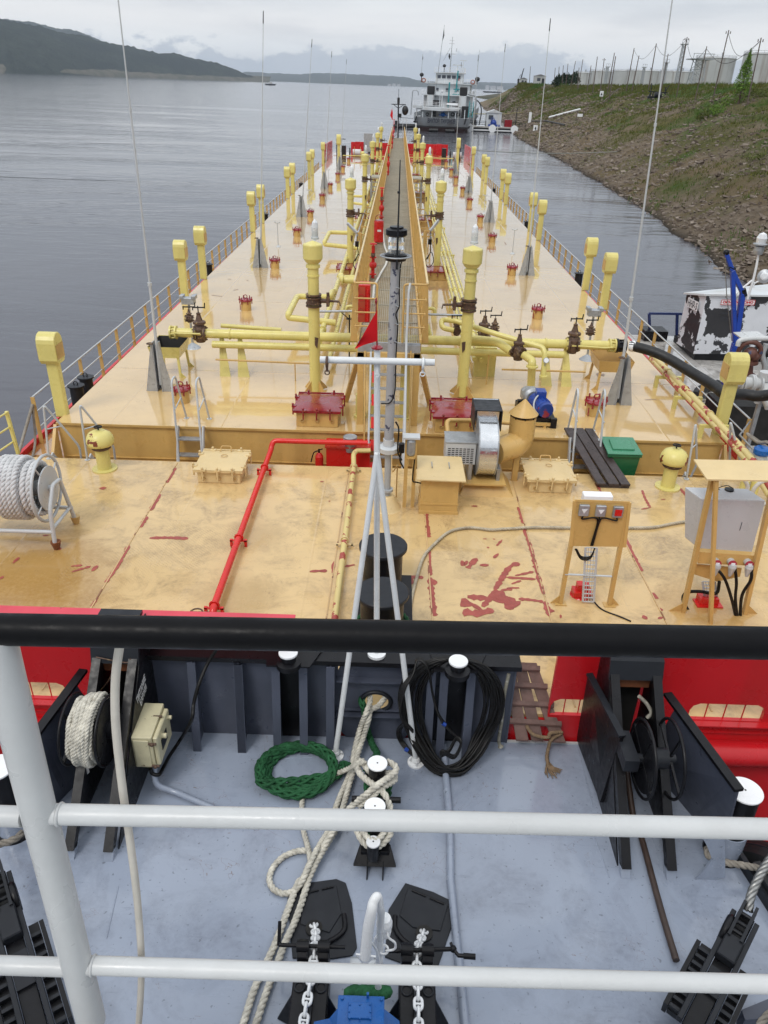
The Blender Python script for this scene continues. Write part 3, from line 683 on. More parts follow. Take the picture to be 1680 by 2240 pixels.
# small dark barge far off
p=EG((1078,203),0); t=thing('moored_barge','small dark barge lying far off to the right of the ship','barge',p,X=ENV)
X=MB(ENV); X.slab([(p.x-22,p.y,0),(p.x-26,p.y,3),(p.x+24,p.y,3),(p.x+22,p.y,0)],(0,8,0)); X.build('hull',m_char,t)
X=MB(ENV); X.mm((p.x+12,p.y+1,3),(p.x+19,p.y+7,8)); X.build('cabin',m_conc,t)
p=EG((591,186.5),0); t=thing('far_boat','tiny dark boat off the end of the wooded hill','boat',p,X=ENV)
X=MB(ENV); X.slab([(p.x-9,p.y,0),(p.x-12,p.y,2.5),(p.x+12,p.y,2.5),(p.x+9,p.y,0)],(0,6,0)); X.build('hull',m_char,t)
X=MB(ENV); X.mm((p.x-3,p.y+1,2.5),(p.x+4,p.y+5,6)); X.build('cabin',m_conc,t)
# ---- things on the plateau
m_pole=mat('weathered_pole_wood',(.12,.09,.075),.9,var=.3); m_wirep=mat('thin_black_wire',(.03,.03,.03),.6)
PO=[(633,287,627,372),(740,293,735,362),(757,288,752,362),(775,283,770,362),(795,275,787,362),(828,263,808,362),(843,292,838,362),(860,255,842,362),(895,283,882,360),(922,245,908,358),(952,252,940,357),(996,228,972,356),(1001,243,985,350),(1081,208,1052,358),(1102,240,1077,358),(1177,188,1148,356),(1228,232,1205,350),(1310,160,1278,347),(1395,200,1362,344),(1490,130,1440,340),(1630,163,1597,334)]
words=['first','second','third','fourth','fifth','sixth','seventh','eighth','ninth','tenth','eleventh','twelfth','thirteenth','fourteenth','fifteenth','sixteenth','seventeenth','eighteenth','nineteenth','twentieth','twenty first']
tops=[]
for i,(tx,ty,bx,by) in enumerate(PO):
    p=EG(c2(bx,by),HC-.3); dist=min(max(p.y,60),330); b=EY(c2(bx,by),dist); tp=EY(c2(tx,ty),dist); hb=bank_h(b.x,b.y)[0]
    z0=min(b.z,hb)-.3; r=.10*(1 if dist<150 else 1.3)
    k=(tp-b); b2_=Vector((b.x,b.y,z0)); 
    X=MB(ENV); X.cyl(b2_,tp,r,r*.7,8)
    if i in(10,17,19,20): 
        for s in(-.3,.3): X.cyl(tp+Vector((s,0,-.45)),tp+Vector((s,0,-.15)),.06,n=6)
    X.build('utility_pole',m_pole,label='weathered wooden pole on the bank top, %s of the row from the left'%words[i],cat='pole',group='wooden poles along the top of the bank'); tops.append(tp)
for a,b in ((15,17),(17,18),(18,20),(13,15),(19,20)):
    A,B=tops[a],tops[b]; pts=[A.lerp(B,k/12)+Vector((0,0,-2.2*math.sin(math.pi*k/12)-.3)) for k in range(13)]
    X=MB(ENV); X.tube(pts,.035,4,cap=False); X.build('power_wire',m_wirep,label='thin wire sagging between bank top poles, %s pole onwards'%words[a],cat='wire',group='wires between the poles')
m_tank=mat('whitewashed_tank_steel',(.46,.47,.47),.6,var=.12,vs=.15,streak=((.20,.16,.13),.95,.5),spots=((.27,.2,.16),.70,.4,.05)); 
def tank(uc,ul,vt,zt,label,rail=True):
    zc_h=EY(c2(uc,vt),100); # line of sight at the rim
    o=ENVI@CAM; dr=ENVI3@ray(c2(uc,vt)); s=(zt-o.z)/dr.z; p=o+dr*s
    l=EY(c2(ul,vt),p.y); r=abs(p.x-l.x); c=Vector((p.x,p.y+r*.5,HC-1.5))
    t=thing('storage_tank',label,'storage tank',c,group='storage tanks behind the bank',X=ENV)
    X=MB(ENV); X.lathe([(r,0),(r,zt-c.z)],c,n=40); X.build('shell',m_tank,t)
    X=MB(ENV); X.lathe([(r+.15,zt-c.z),(r+.15,zt-c.z+.15),(r*.5,zt-c.z+.7),(.1,zt-c.z+1.0)],c,n=40); X.build('roof',m_tank,t)
    X=MB(ENV)
    for h in(.55,1.1): X.ring((c.x,c.y,zt+h),(0,0,1),r,.05,40,4)
    for k in range(20):
        a=k/20*6.283; q=Vector((c.x+r*math.cos(a),c.y+r*math.sin(a),zt)); X.cyl(q,q+Vector((0,0,1.1)),.05,n=4)
    X.build('railing',m_galv,t)
    X=MB(ENV); X.cyl((c.x+r*.2,c.y-r*.3,zt+.6),(c.x+r*.2,c.y-r*.3,zt+2),.4,n=8); X.cyl((c.x+r*.2,c.y-r*.3,zt+2),(c.x+r*.2,c.y-r*.3,zt+2.2),.6,n=8); X.build('roof_vent',m_galv,t)
    return c,r
tank(1450,1366,253,23.2,'big white storage tank left of the bright green tree')
tank(1690,1582,237,23.2,'big grey white storage tank at the right edge behind the green tree')
tank(1280,1208,312,21.5,'low white storage tank behind the lattice tower')
tank(1140,1062,308,22.5,'white storage tank behind the dark rig on the bank')
tank(1055,1000,308,22.5,'white storage tank, middle one of the far group')
tank(945,898,309,22.5,'stained white storage tank left of the middle group')
tank(865,829,316,20.5,'leftmost storage tank beside the dark conifers')
def lattice(uc,vb,vt,dist,w,label,plat=True,name='lattice_tower'):
    b=EY(c2(uc,vb),dist); tp=EY(c2(uc,vt),dist); z0=HC-1; t=thing(name,label,'tower',(b.x,b.y,z0),X=ENV)
    X=MB(ENV); H=tp.z-z0
    for sx_ in(-1,1):
        for sy in(-1,1): X.bar((b.x+sx_*w,b.y+sy*w,z0),(b.x+sx_*w*.7,b.y+sy*w*.7,tp.z),.16)
    n=max(3,int(H/(2*w)))
    for k in range(n):
        z=z0+H*k/n; z2=z0+H*(k+1)/n
        for sy in(-1,1):
            X.bar((b.x-w*.9,b.y+sy*w*.8,z),(b.x+w*.9,b.y+sy*w*.8,z2),.1); X.bar((b.x+w*.9,b.y+sy*w*.8,z),(b.x-w*.9,b.y+sy*w*.8,z2),.1); X.bar((b.x-w*.9,b.y+sy*w*.8,z2),(b.x+w*.9,b.y+sy*w*.8,z2),.1)
    X.build('lattice',m_galv,t)
    if plat:
        X=MB(ENV); X.mm((b.x-w*1.6,b.y-w*1.6,tp.z),(b.x+w*1.6,b.y+w*1.6,tp.z+.2)); X.mm((b.x-w*1.6,b.y-w*1.6,tp.z+1.1),(b.x+w*1.6,b.y-w*1.5,tp.z+1.2))
        for s in(-1,0,1): X.bar((b.x+s*w*1.5,b.y-w*1.5,tp.z),(b.x+s*w*1.5,b.y-w*1.5,tp.z+1.2),.1)
        X.build('platform',m_galv,t)
lattice(1346,345,258,190,1.5,'broad grey stair tower beside the big white tank')
lattice(1268,345,192,230,.55,'slim grey floodlight mast behind the antenna on the right',name='floodlight_mast')
lattice(1210,330,272,300,.5,'short floodlight mast between the poles behind the tanks',name='floodlight_mast')
lattice(1118,330,292,340,.5,'small floodlight mast above the middle tanks',name='floodlight_mast')
lattice(960,330,290,340,.5,'leftmost small floodlight mast above the stained tank',name='floodlight_mast')
# huts, crane, rig
def hut(uc,vb,w,h,dist,m,label,roofm):
    b=EY(c2(uc,vb),dist); z0=HC-.6; t=thing('hut',label,'hut',(b.x,b.y,z0),X=ENV)
    X=MB(ENV); X.mm((b.x-w/2,b.y,z0),(b.x+w/2,b.y+w,z0+h)); X.build('wall',m,t)
    X=MB(ENV); X.slab([(b.x-w/2-.2,b.y-.2,z0+h),(b.x+w/2+.2,b.y-.2,z0+h),(b.x,b.y-.2,z0+h+.7)],(0,w+.4,0)); X.build('roof',roofm,t)
    X=MB(ENV); X.mm((b.x-w*.3,b.y-.06,z0+h*.45),(b.x+.05,b.y,z0+h*.8)); X.build('window',m_win,t)
    X=MB(ENV); X.mm((b.x+w*.15,b.y-.06,z0+.05),(b.x+w*.4,b.y,z0+h*.75)); X.build('door',m_char,t)
hut(601,372,3.6,2.7,425,m_conc,'small white hut at the left end of the bank top',m_roof)
hut(672,372,4.8,3.6,375,m_conc,'wider pale hut with dark open side near the conifers',m_roof)
b=EY(c2(586,365),430); t=thing('harbour_crane','thin dark crane with leaning jib at the far left end of the bank','crane',(b.x,b.y,HC-1),X=ENV); tp=EY(c2(604,296),430)
X=MB(ENV); X.mm((b.x-1.2,b.y-1.2,HC-1),(b.x+1.2,b.y+1.2,HC+2.2)); X.build('cab',m_char,t)
X=MB(ENV); X.bar((b.x,b.y-.3,HC+1.5),tp,.3); X.bar((b.x+.4,b.y+.3,HC+1.5),tp,.3); X.bar((b.x-1,b.y,HC+2),tp.lerp(b,.5)+Vector((-.5,0,1)),.15)
for k in range(8): q=Vector((b.x,b.y,HC+1.5)).lerp(tp,k/8); X.bar(q+Vector((-.3,0,0)),q+Vector((.5,0,.8)),.1)
X.build('jib',m_char,t)
b=EY(c2(1190,352),140); z0=bank_h(b.x,b.y)[0]; t=thing('derelict_rig','dark metal rig standing on the bank top before the tanks','machinery',(b.x,b.y,z0),X=ENV)
X=MB(ENV); X.bar((b.x-1.6,b.y,z0+.4),(b.x+1.8,b.y,z0+.5),.3); X.bar((b.x-1.6,b.y,z0+1.3),(b.x+1.8,b.y,z0+1.2),.15)
for s in(-1.5,-.9,.6,1.6): X.bar((b.x+s,b.y,z0),(b.x+s*.8,b.y,z0+1.6+.3*s),.15)
X.bar((b.x-1.1,b.y,z0),(b.x-1.3,b.y,z0+2.6),.14); X.bar((b.x+1.2,b.y,z0+1),(b.x+1.9,b.y,z0+2.4),.12); X.build('frame',m_char,t)
X=MB(ENV); X.cyl((b.x-.5,b.y-.3,z0+.8),(b.x+.7,b.y-.3,z0+.8),.4,n=10); X.build('drum',m_char,t)
b=EY(c2(868,352),150); z0=bank_h(b.x,b.y)[0]; t=thing('white_board','small blank white board on the bank top beside the tanks','sign',(b.x,b.y,z0),X=ENV); X=MB(ENV); X.mm((b.x-.5,b.y-.05,z0+.7),(b.x+.5,b.y+.05,z0+1.2)); X.build('panel',m_whitec,t); X=MB(ENV); X.bar((b.x-.6,b.y+.1,z0-.2),(b.x-.6,b.y+.1,z0+1.5),.1);X.bar((b.x+.6,b.y+.1,z0-.2),(b.x+.6,b.y+.1,z0+1.5),.1); X.build('post',m_pole,t)
# ---- trees
def f_leaf(a,b_,sc=1):
    def f(t,b):
        q=NT(t); q.l(q.mix(q.island(),a,b_),b.inputs['Base Color'])
    return f
m_dleaf=nmat('dark_conifer_needles',f_leaf((.012,.026,.014),(.035,.055,.025)),.9,.1); m_lleaf=nmat('bright_green_leaves',f_leaf((.06,.13,.015),(.16,.27,.04)),.7,.2); m_oleaf=nmat('olive_shrub_leaves',f_leaf((.05,.07,.015),(.13,.15,.035)),.8,.15)
m_bark=mat('brown_bark',(.10,.07,.05),.9,var=.3)
def leaves(X,c,rx,rz,n,s,fn=None):
    for _ in range(n):
        while True:
            p=Vector((rng.uniform(-1,1),rng.uniform(-1,1),rng.uniform(-1,1)))
            if p.length<=1 and p.length>.3*rng.random(): break
        k=fn(p.z) if fn else 1
        P=Vector(c)+Vector((p.x*rx*k,p.y*rx*k,p.z*rz)); a=Vector((rng.uniform(-1,1),rng.uniform(-1,1),rng.uniform(-.6,.9))).normalized()*s*rng.uniform(.6,1.3); b=Vector((rng.uniform(-1,1),rng.uniform(-1,1),rng.uniform(-1,1))).normalized()*s*.35
        X.add([P-b,P+a*.5+b*.3,P+a,P+b],[(0,1,2,3)])
def tree(u,vb,vt,dist,wid,m,label,n=420,s=.4,cone=True,cat='tree',name='conifer_tree',grp=None):
    b=EY(c2(u,vb),dist); tp=EY(c2(u,vt),dist); z0=bank_h(b.x,b.y)[0]-.3; H=tp.z-z0; t=thing(name,label,cat,(b.x,b.y,z0),X=ENV,group=grp)
    X=MB(ENV); X.cyl((b.x,b.y,z0),(b.x,b.y,tp.z-H*.1),.02*H+.04,.03,7); 
    for k in range(9): a=rng.random()*6.28; z=z0+H*(.2+.07*k); l=wid*(1-.08*k)*.7; X.cyl((b.x,b.y,z),(b.x+l*math.cos(a),b.y+l*math.sin(a),z+l*.35),.012*H+.01,.01,5)
    X.build('trunk',m_bark,t)
    X=MB(ENV); leaves(X,(b.x,b.y,z0+H*.56),wid,H*.46,n,s,(lambda z:max(.1,(1-z)*.62)) if cone else (lambda z:1.1-.4*max(0,z))); X.build('crown',m,t)
cw=['leftmost','second','third','fourth','fifth','sixth','seventh','eighth','rightmost']
for i,(u,vt) in enumerate([(742,330),(752,322),(763,325),(772,316),(783,322),(793,318),(803,325),(815,312),(826,308)]):
    tree(u,366,vt,300+rng.uniform(-15,15),2.2,m_dleaf,'dark spruce on the bank top, %s of the clump left of the tanks'%cw[i],n=260,s=.9,grp='dark conifers left of the tanks')
tree(1556,342,212,97,1.45,m_lleaf,'bright green leafy tree in front of the tank at the right',n=1500,s=.34,cone=True,name='young_tree')
for i,(u,vb,w_,h_,m_) in enumerate([(1440,350,1.3,1.0,m_oleaf),(1470,348,1.1,.9,m_lleaf),(1520,345,1.4,1.1,m_lleaf),(1592,345,1.2,1.0,m_oleaf),(1640,342,1.3,.8,m_oleaf),(1410,350,.9,.7,m_oleaf)]):
    b=EY(c2(u,vb),98+rng.uniform(-4,4)); z0=bank_h(b.x,b.y)[0]; X=MB(ENV); leaves(X,(b.x,b.y,z0+h_*.5),w_,h_*.8,500,.25)
    X.build('shrub',m_,label=['olive shrub under the big tank, second from the left','small bright shrub between olive ones at the bank top','bright shrub left of the green tree','olive shrub right of the green tree','olive shrub at the far right of the bank top','leftmost small olive shrub under the big tank'][i],cat='shrub',group='shrubs on the bank top')
b=bank_hit(c2(1610,690))
if b:
    X=MB(ENV); leaves(X,b+Vector((0,0,.15)),1.5,.35,420,.22); X.build('shrub',m_oleaf,label='low bright green weeds half way down the bank at the right',cat='shrub')
# ---- small things on the slope
def at_bank(q): return bank_hit(q) or EG(q,3)
p=at_bank(c2(935,440)); t=thing('bank_sign','small white sign with black mark on a thin stake high on the bank','sign',p,X=ENV); tp=EY(c2(940,405),p.y)
X=MB(ENV); X.bar(p-Vector((0,0,.3)),Vector((p.x+.2,p.y,tp.z)),.08); X.build('stake',m_pole,t)
X=MB(ENV); X.mm((tp.x-.4,p.y-.1,tp.z-.55),(tp.x+.4,p.y-.05,tp.z+.55)); X.build('panel',m_whitec,t)
X=MB(ENV); X.slab([(tp.x-.25,p.y-.13,tp.z-.3),(tp.x+.25,p.y-.13,tp.z-.3),(tp.x,p.y-.13,tp.z+.3)],(0,.02,0)); X.build('mark',m_textd,t)
p=at_bank(c2(653,566)); t=thing('bank_sign','white sign with blue upward mark beside the water','sign',p,X=ENV); k=p.y/190
X=MB(ENV); X.mm((p.x-.5*k,p.y,p.z-.1),(p.x+.5*k,p.y+.1,p.z+1.25*k)); X.build('panel',m_whitec,t)
X=MB(ENV); X.slab([(p.x-.25*k,p.y-.03,p.z+.4*k),(p.x+.25*k,p.y-.03,p.z+.4*k),(p.x+.05*k,p.y-.03,p.z+1.05*k)],(0,.02,0)); X.mm((p.x-.03,p.y-.03,p.z+.1*k),(p.x+.15*k,p.y-.01,p.z+.4*k)); X.build('mark',m_textd,t)
p=at_bank(c2(629,530)); k=p.y/200
X=MB(ENV); X.mm((p.x-.32*k,p.y,p.z-.3),(p.x+.32*k,p.y+.4,p.z+2.3*k)); X.build('marker_post',m_whitec,label='tall blank white marker post by the water',cat='post')
a=at_bank(c2(713,515)); b=at_bank(c2(846,483)); X=MB(ENV); X.tube([a+Vector((0,0,.35)),b+Vector((0,0,.5))],.2,8); X.build('white_pipe',m_whitec,label='long white pipe lying up the bank slope',cat='pipe')
a=at_bank(c2(640,530)); b=at_bank(c2(780,545)); X=MB(ENV); X.tube([a+Vector((0,0,.3)),a.lerp(b,.5)+Vector((0,0,.6)),b+Vector((0,0,.2))],.15,6); X.build('dark_hose',m_rub,label='dark hose lying across the path on the bank',cat='hose')
a=at_bank(c2(942,452)); b=at_bank(c2(1010,402)); X=MB(ENV); X.bar(a+Vector((0,0,.4)),b+Vector((0,0,.9)),.12); X.bar(a,a+Vector((0,0,.6)),.1); X.bar(b,b+Vector((0,0,1)),.1); X.build('handrail',m_pole,label='crude wooden handrail up the bank near the small sign',cat='handrail')
# ================================================================ THE SHIP AHEAD
m_shw=mat('ship_white_paint',(.62,.65,.67),.45,var=.12,vs=.4,streak=((.35,.27,.2),.5,.8)); m_shg=mat('ship_grey_hull_paint',(.34,.36,.38),.5,var=.15,vs=.4,streak=((.2,.15,.12),.5,.8))
m_shd=mat('ship_dark_red_boot',(.055,.03,.03),.5,var=.3,vs=.5); m_teal=mat('teal_paint',(.03,.25,.27),.4); m_shb=mat('ship_black',(.012,.012,.014),.4)
sp0=EG((963,289),0); SH=ENV@Matrix.Translation(sp0)@Matrix.Rotation(R_(-6.5),4,'Z')@Matrix.Diagonal((1,1,.87,1))
ship=thing('river_tanker','white and grey river tanker moored ahead, seen from its stern','ship',sp0,X=ENV)
def sb(name,m,fn,bevel=0):
    X=MB(SH); fn(X)
    if name in ('stern_doorway','pennant_staff','transom_fender','bulwark','post','tyre_fender','lifebuoy','exhaust_duct','boat_deck','deckhouse','pennant'):
        for Y in islands(X): Y.build(name,m,ship,bevel=bevel)
        return
    return X.build(name,m,ship,bevel=bevel)
B=6.4
def hull(z0,z1,w0,w1,yf=92):
    def f(X):
        a=[(-w0,2,z0),(-w0*.9,.5,z0),(w0*.9,.5,z0),(w0,2,z0),(w0,yf,z0),(0,yf+16,z0),(-w0,yf,z0)]
        b=[(-w1,1.2,z1),(-w1*.92,-.4,z1),(w1*.92,-.4,z1),(w1,1.2,z1),(w1,yf,z1),(0,yf+18,z1),(-w1,yf,z1)]
        X.add(a+b,[tuple(range(7))[::-1],tuple(range(7,14))]+[(i,(i+1)%7,7+(i+1)%7,7+i) for i in range(7)])
    return f
sb('boot_stripe',m_shd,hull(-1,1.1,5.6,6.0)); sb('hull',m_shg,hull(1.1,3.3,6.0,6.35))
sb('rubbing_strake',m_shb,lambda X:[X.bar((-6.1,-.2,1.2),(6.1,-.2,1.2),.35),X.bar((6.25,1,1.2),(6.25,90,1.2),.3)])
sb('transom_fender',m_rub,lambda X:[X.cyl((x-1,-.6,.4),(x+1,-.6,.4),.5,n=10) for x in(-1.5,2.2)])
sb('bulwark',m_shg,lambda X:[X.mm((6.2,1.5,3.3),(6.32,90,4.2)),X.mm((-6.32,1.5,3.3),(-6.2,90,4.2))])
# covered stern deck
sb('stern_cabin_wall',m_shw,lambda X:X.mm((-5,3.2,3.3),(5.2,3.4,5.35)))
sb('stern_deck_roof',m_shw,lambda X:[X.mm((-6.6,-.6,5.35),(-4.4,1.4,5.95)),X.mm((-5.6,-.4,5.3),(4.0,6,5.55)),X.slab([(-5.5,-.42,5.0),(0,-.42,4.85),(3.9,-.42,5.1),(3.9,-.42,5.3),(-5.5,-.42,5.3)],(0,.1,0))])
sb('post',m_shw,lambda X:[X.bar((x,0,3.3),(x,0,5.3),.16) for x in(-5.6,-4.2,-2.1,1.6,3.2,5.2)])
sb('stern_doorway',m_shb,lambda X:[X.mm((-2.3,3.1,3.4),(-1.4,3.2,5)),X.mm((4.4,2,3.4),(5.9,3,6.1))])
def valve(X):
    X.sph((.3,1.5,4.0),.55,10,6); X.bar((-.6,1.5,3.9),(1.3,1.5,3.9),.3); X.bar((.3,1.5,4),(.3,1.5,5.2),.2); X.ring((.3,1.4,4.5),(0,1,0),.4,.06,12,5)
sb('capstan',m_blue,valve)
sb('tyre_fender',m_shb,lambda X:[X.ring((x,2.9,4.1),(0,1,0),.36,.13,14,6) for x in(2.4,3.6)]+[X.ring((-3.4,2.9,3.9),(0,1,0),.3,.11,14,6)])
lettering('ВИКТОР  ТИХОНОВ',m_textd,ship,SH@Vector((-3.0,-.47,2.1)),SH.to_3x3()@Vector((1,0,0)),SH.to_3x3()@Vector((0,.05,1)),.84,name='ship_name',width=6.2,bold=.05)
# funnels
for x,l in((-3.4,1),(4.2,2)):
    sb('funnel',m_shw,lambda X:X.mm((x-.8,9,5.5),(x+.8,11.2,8.4)),bevel=.15); sb('funnel_top',m_shb,lambda X:X.mm((x-.85,8.9,8.4),(x+.85,11.3,10.4)),bevel=.15)
sb('exhaust_duct',m_galv,lambda X:[X.elbow([(5.2,10,8.8),(7,10,8.6),(7.3,10,7.4),(7.2,10,5.2)],.16,.6,8),X.elbow([(-7.2,3,3.5),(-7.0,3,9.3),(-5.8,3,9.3),(-5.6,3,8.2)],.11,.5,6)])
# superstructure, three tiers
sb('deckhouse',m_shw,lambda X:[X.mm((-5.2,12,3.3),(5.9,30,8.2)),X.mm((-4.6,16,8.2),(5.4,30,11.0))],bevel=.1)
sb('bridge',m_shw,lambda X:X.mm((-3.0,17,11.0),(3.4,26,13.6)),bevel=.1)
sb('boat_deck',m_shw,lambda X:[X.mm((-5.6,11,8.2),(6.3,30.5,8.4)),X.mm((-6.2,15.2,11.0),(6.6,30,11.2)),X.mm((-3.4,16.4,13.6),(3.8,26.4,13.85))])
for i in range(5): sb('bridge_window',m_win,lambda X:X.mm((-2.7+i*1.2,16.92,12.2),(-1.8+i*1.2,17,13.1)))
for x,z in((-3.9,6.2),(-2,6.2),(2,6.2),(0,9.2),(2.4,9.2),(-2.4,9.2)): sb('window',m_win,lambda X:X.mm((x-.35,(11.93 if z<8 else 15.93),z),(x+.35,(12 if z<8 else 16),z+.8)))
def rails(X,pts,h=1.05,n=3,r=.04,step=1.6):
    for a,b in zip(pts,pts[1:]):
        a=Vector(a);b=Vector(b)
        for k in range(n): o=Vector((0,0,h*(k+1)/n)); X.bar(a+o,b+o,r)
        m=max(1,int((b-a).length/step))
        for k in range(m+1): p=a.lerp(b,k/m); X.bar(p,p+Vector((0,0,h)),r*1.2)
sb('railing',m_whitec,lambda X:[rails(X,[(-5.6,11,8.4),(6.2,11,8.4),(6.2,30,8.4)],r=.07),rails(X,[(-6.1,30,11.2),(-6.1,15.3,11.2),(6.5,15.3,11.2),(6.5,30,11.2)],r=.07),rails(X,[(-3.3,16.5,13.85),(3.7,16.5,13.85),(3.7,26,13.85)],r=.07),rails(X,[(-6.4,-.3,5.95),(3.8,-.3,5.55)],r=.06),rails(X,[(-5.9,1,3.3),(-6.1,1,3.3)],r=.06)])
def mast(X):
    X.cyl((.2,19,13.8),(.3,19,22.2),.14,.05,6); X.bar((-.9,19,18.2),(1.4,19,18.2),.09); X.bar((-.4,19,20.6),(.9,19,20.6),.07); X.bar((-1.5,19,16.6),(-.1,19,19.6),.07); X.cyl((1.4,19,18.8),(1.5,19,19.6),.05,n=5); X.bar((-.4,19,21.4),(.8,19,21.3),.05)
sb('mast',m_galv,mast)
sb('radar',m_shw,lambda X:[X.cyl((2.0,18,13.8),(2.0,18,15.4),.15,n=8),X.box((2.0,18,15.6),(2.4,.25,.3),.3),X.cyl((3.3,18,13.8),(3.3,18,16.6),.08,n=6),X.box((3.3,18,16.7),(1.5,.2,.2))])
sb('searchlight',m_shb,lambda X:[X.sph((-1.1,17.3,15.3),.42),X.cyl((-1.1,17.3,13.8),(-1.1,17.3,15),.1,n=6),X.sph((-6.3,16,13.0),.5),X.cyl((-6.3,16,11.2),(-6.3,16,12.7),.1,n=6),X.sph((7.0,16,12.4),.6),X.cyl((7.0,16,11.2),(7.0,16,12),.1,n=6),X.sph((-3.3,12,9.9),.3)])
sb('lifebuoy',mat('lifebuoy_orange_white',(.35,.12,.08),.5),lambda X:[X.ring((-5.7,15.1,11.7),(0,1,0),.45,.13,14,6),X.ring((6.0,15.1,11.7),(0,1,0),.45,.13,14,6)])
sb('pennant_staff',m_galv,lambda X:[X.cyl((-2.6,13,8.3),(-1.4,13,24.5),.09,.04,6),X.cyl((-6.4,16,11.2),(-6.3,16,17.9),.06,.03,5),X.cyl((6.6,20,11.2),(6.9,20,19.5),.06,.03,5)])
sb('pennant',m_shb,lambda X:[X.slab([(-1.45,13,24.2),(-1.3,13,22.0),(-1.75,13,20.4),(-1.6,13,22.4)],(0,.06,0)),X.slab([(-6.3,16,17.7),(-6.15,16,16.9),(-6.35,16,16.1)],(0,.05,0)),X.slab([(-.2,18.9,18.4),(.1,18.9,17.6),(-.1,18.9,16.8),(-.4,18.9,17.6)],(0,.05,0))])
sb('cargo_crane',m_teal,lambda X:[X.cyl((.9,8.5,5.5),(.9,8.5,11.4),.18,n=8),X.bar((2.2,14,9),(2.4,14,14.2),.32),X.bar((1.6,14,9.8),(3.2,14,9.8),.25),X.bar((1.4,14,8.6),(3.4,14,8.6),.18),X.bar((1.7,14,8.6),(2.4,14,10.8),.12),X.bar((3.2,14,8.6),(2.4,14,10.8),.12)])
def stairs_(X):
    for s in(0,.9): X.bar((6.0+s,1,3.6),(6.1+s,1.5,7.3),.16)
    for k in range(9): X.bar((6.0,1+.05*k,3.8+.38*k),(6.95,1+.05*k,3.8+.38*k),.08)
sb('gangway_ladder',m_teal,stairs_)
sb('liferaft_rack',m_shb,lambda X:[X.mm((-2.5,6,6.0),(-.8,7,7.2)),X.mm((.6,6,5.8),(3.3,7,6.0)),X.mm((.6,6,6.7),(3.3,7,6.8))])
sb('deck_hatch',m_whitec,lambda X:[X.mm((.7,5.6,6.2),(3.2,7,6.65))])
sb('davit',m_shw,lambda X:[X.cyl((-.2,2.5,5.5),(-.2,2.5,8.4),.14,n=6),X.cyl((-.7,2.5,5.5),(-.7,2.5,9.0),.1,n=6),X.sph((-.25,2.5,9.2),.3),X.cyl((4.8,3,3.4),(4.6,3,6),.1,n=6)])
sb('flag_emblem',m_mar,lambda X:X.mm((2.0,15.9,11.9),(2.8,15.95,12.4)))
sb('anchor',m_shb,lambda X:[X.bar((-5.9,-.6,2.0),(-5.5,-.6,3.5),.3),X.bar((-6.2,-.6,2.2),(-5.2,-.6,2.1),.3),X.bar((5.3,-.6,2.0),(5.6,-.6,3.4),.3)])
# boats and pontoon beside the ship
p=EG(c4(232,915),0); Xm=ENV@Matrix.Translation(p); t=thing('rubber_dinghy','dark rubber dinghy lying at the left side of the ship stern','dinghy',p,X=ENV)
X=MB(Xm); X.tube(cr([(-3.2,0,.3),(-3.4,1,.45),(-1,2,.5),(2.6,1.8,.5),(3.4,.8,.5),(2.6,0,.5),(-1,-.3,.4)],5,True),.42,8,closed=True); X.mm((-3,.1,.1),(3,1.6,.3)); X.build('tube',m_rub,t)
X=MB(Xm); X.mm((-3.6,.6,.3),(-2.9,1.2,1.5)); X.bar((-2.5,.8,.5),(-2.3,.8,2.2),.09); X.bar((-2.3,.8,2.2),(.8,.8,2.1),.09); X.build('outboard_motor',m_shb,t)
p=EG(c4(975,950),0); Xm=ENV@Matrix.Translation(p); pt=thing('mooring_pontoon','low black and white pontoon with a small cabin right of the ship','pontoon',p,X=ENV)
def pb(n,m,f): X=MB(Xm); f(X); X.build(n,m,pt)
pb('hull',m_shb,lambda X:X.mm((-6.4,0,-.4),(6.2,5,.9))); pb('white_stripe',m_whitec,lambda X:X.mm((-6.3,-.05,.25),(5.6,-.003,.5)))
pb('deck',m_pont,lambda X:X.mm((-6.5,-.1,.9),(6.3,5.1,1.2)))
for x in(-5.2,.1,5.3): pb('fender_disc',m_whitec,lambda X:X.cyl((x,-.35,.75),(x,-.1,.75),.85,n=20))
pb('cabin',m_shw,lambda X:[X.mm((-1.3,2,1.2),(2.3,4.4,4.0)),X.slab([(-1.5,1.8,4),(2.5,1.8,4),(.5,1.8,4.7)],(0,2.8,0))])
pb('window',m_win,lambda X:X.mm((-.8,1.93,2.6),(.3,2,3.5)))
pb('engine',m_navy,lambda X:[X.sph((.4,1.2,1.9),.75),X.mm((-.8,.8,1.2),(1.9,1.6,1.6)),X.ring((.1,.7,2.6),(0,1,0),.4,.08,12,5)])
pb('red_box',m_mar,lambda X:X.mm((3.0,.6,1.2),(4.7,2,2.7)))
pb('railing',m_char,lambda X:[rails(X,[(-6.2,0,1.2),(-1.5,0,1.2)],r=.08),rails(X,[(4.8,0,1.2),(8,0.5,1.0)],r=.09),X.bar((5.5,.5,1.2),(5.6,.5,5.2),.16)])
pb('hose_arm',m_rub,lambda X:[X.tube(cr([(-3,1,1.3),(-2.7,1,4),(-3.2,1,5.8),(-4.5,1,6.8)],5),.14,6),X.tube(cr([(-6.6,1,1.3),(-5,1,3.5),(-4.1,1,5.6)],5),.2,6)])
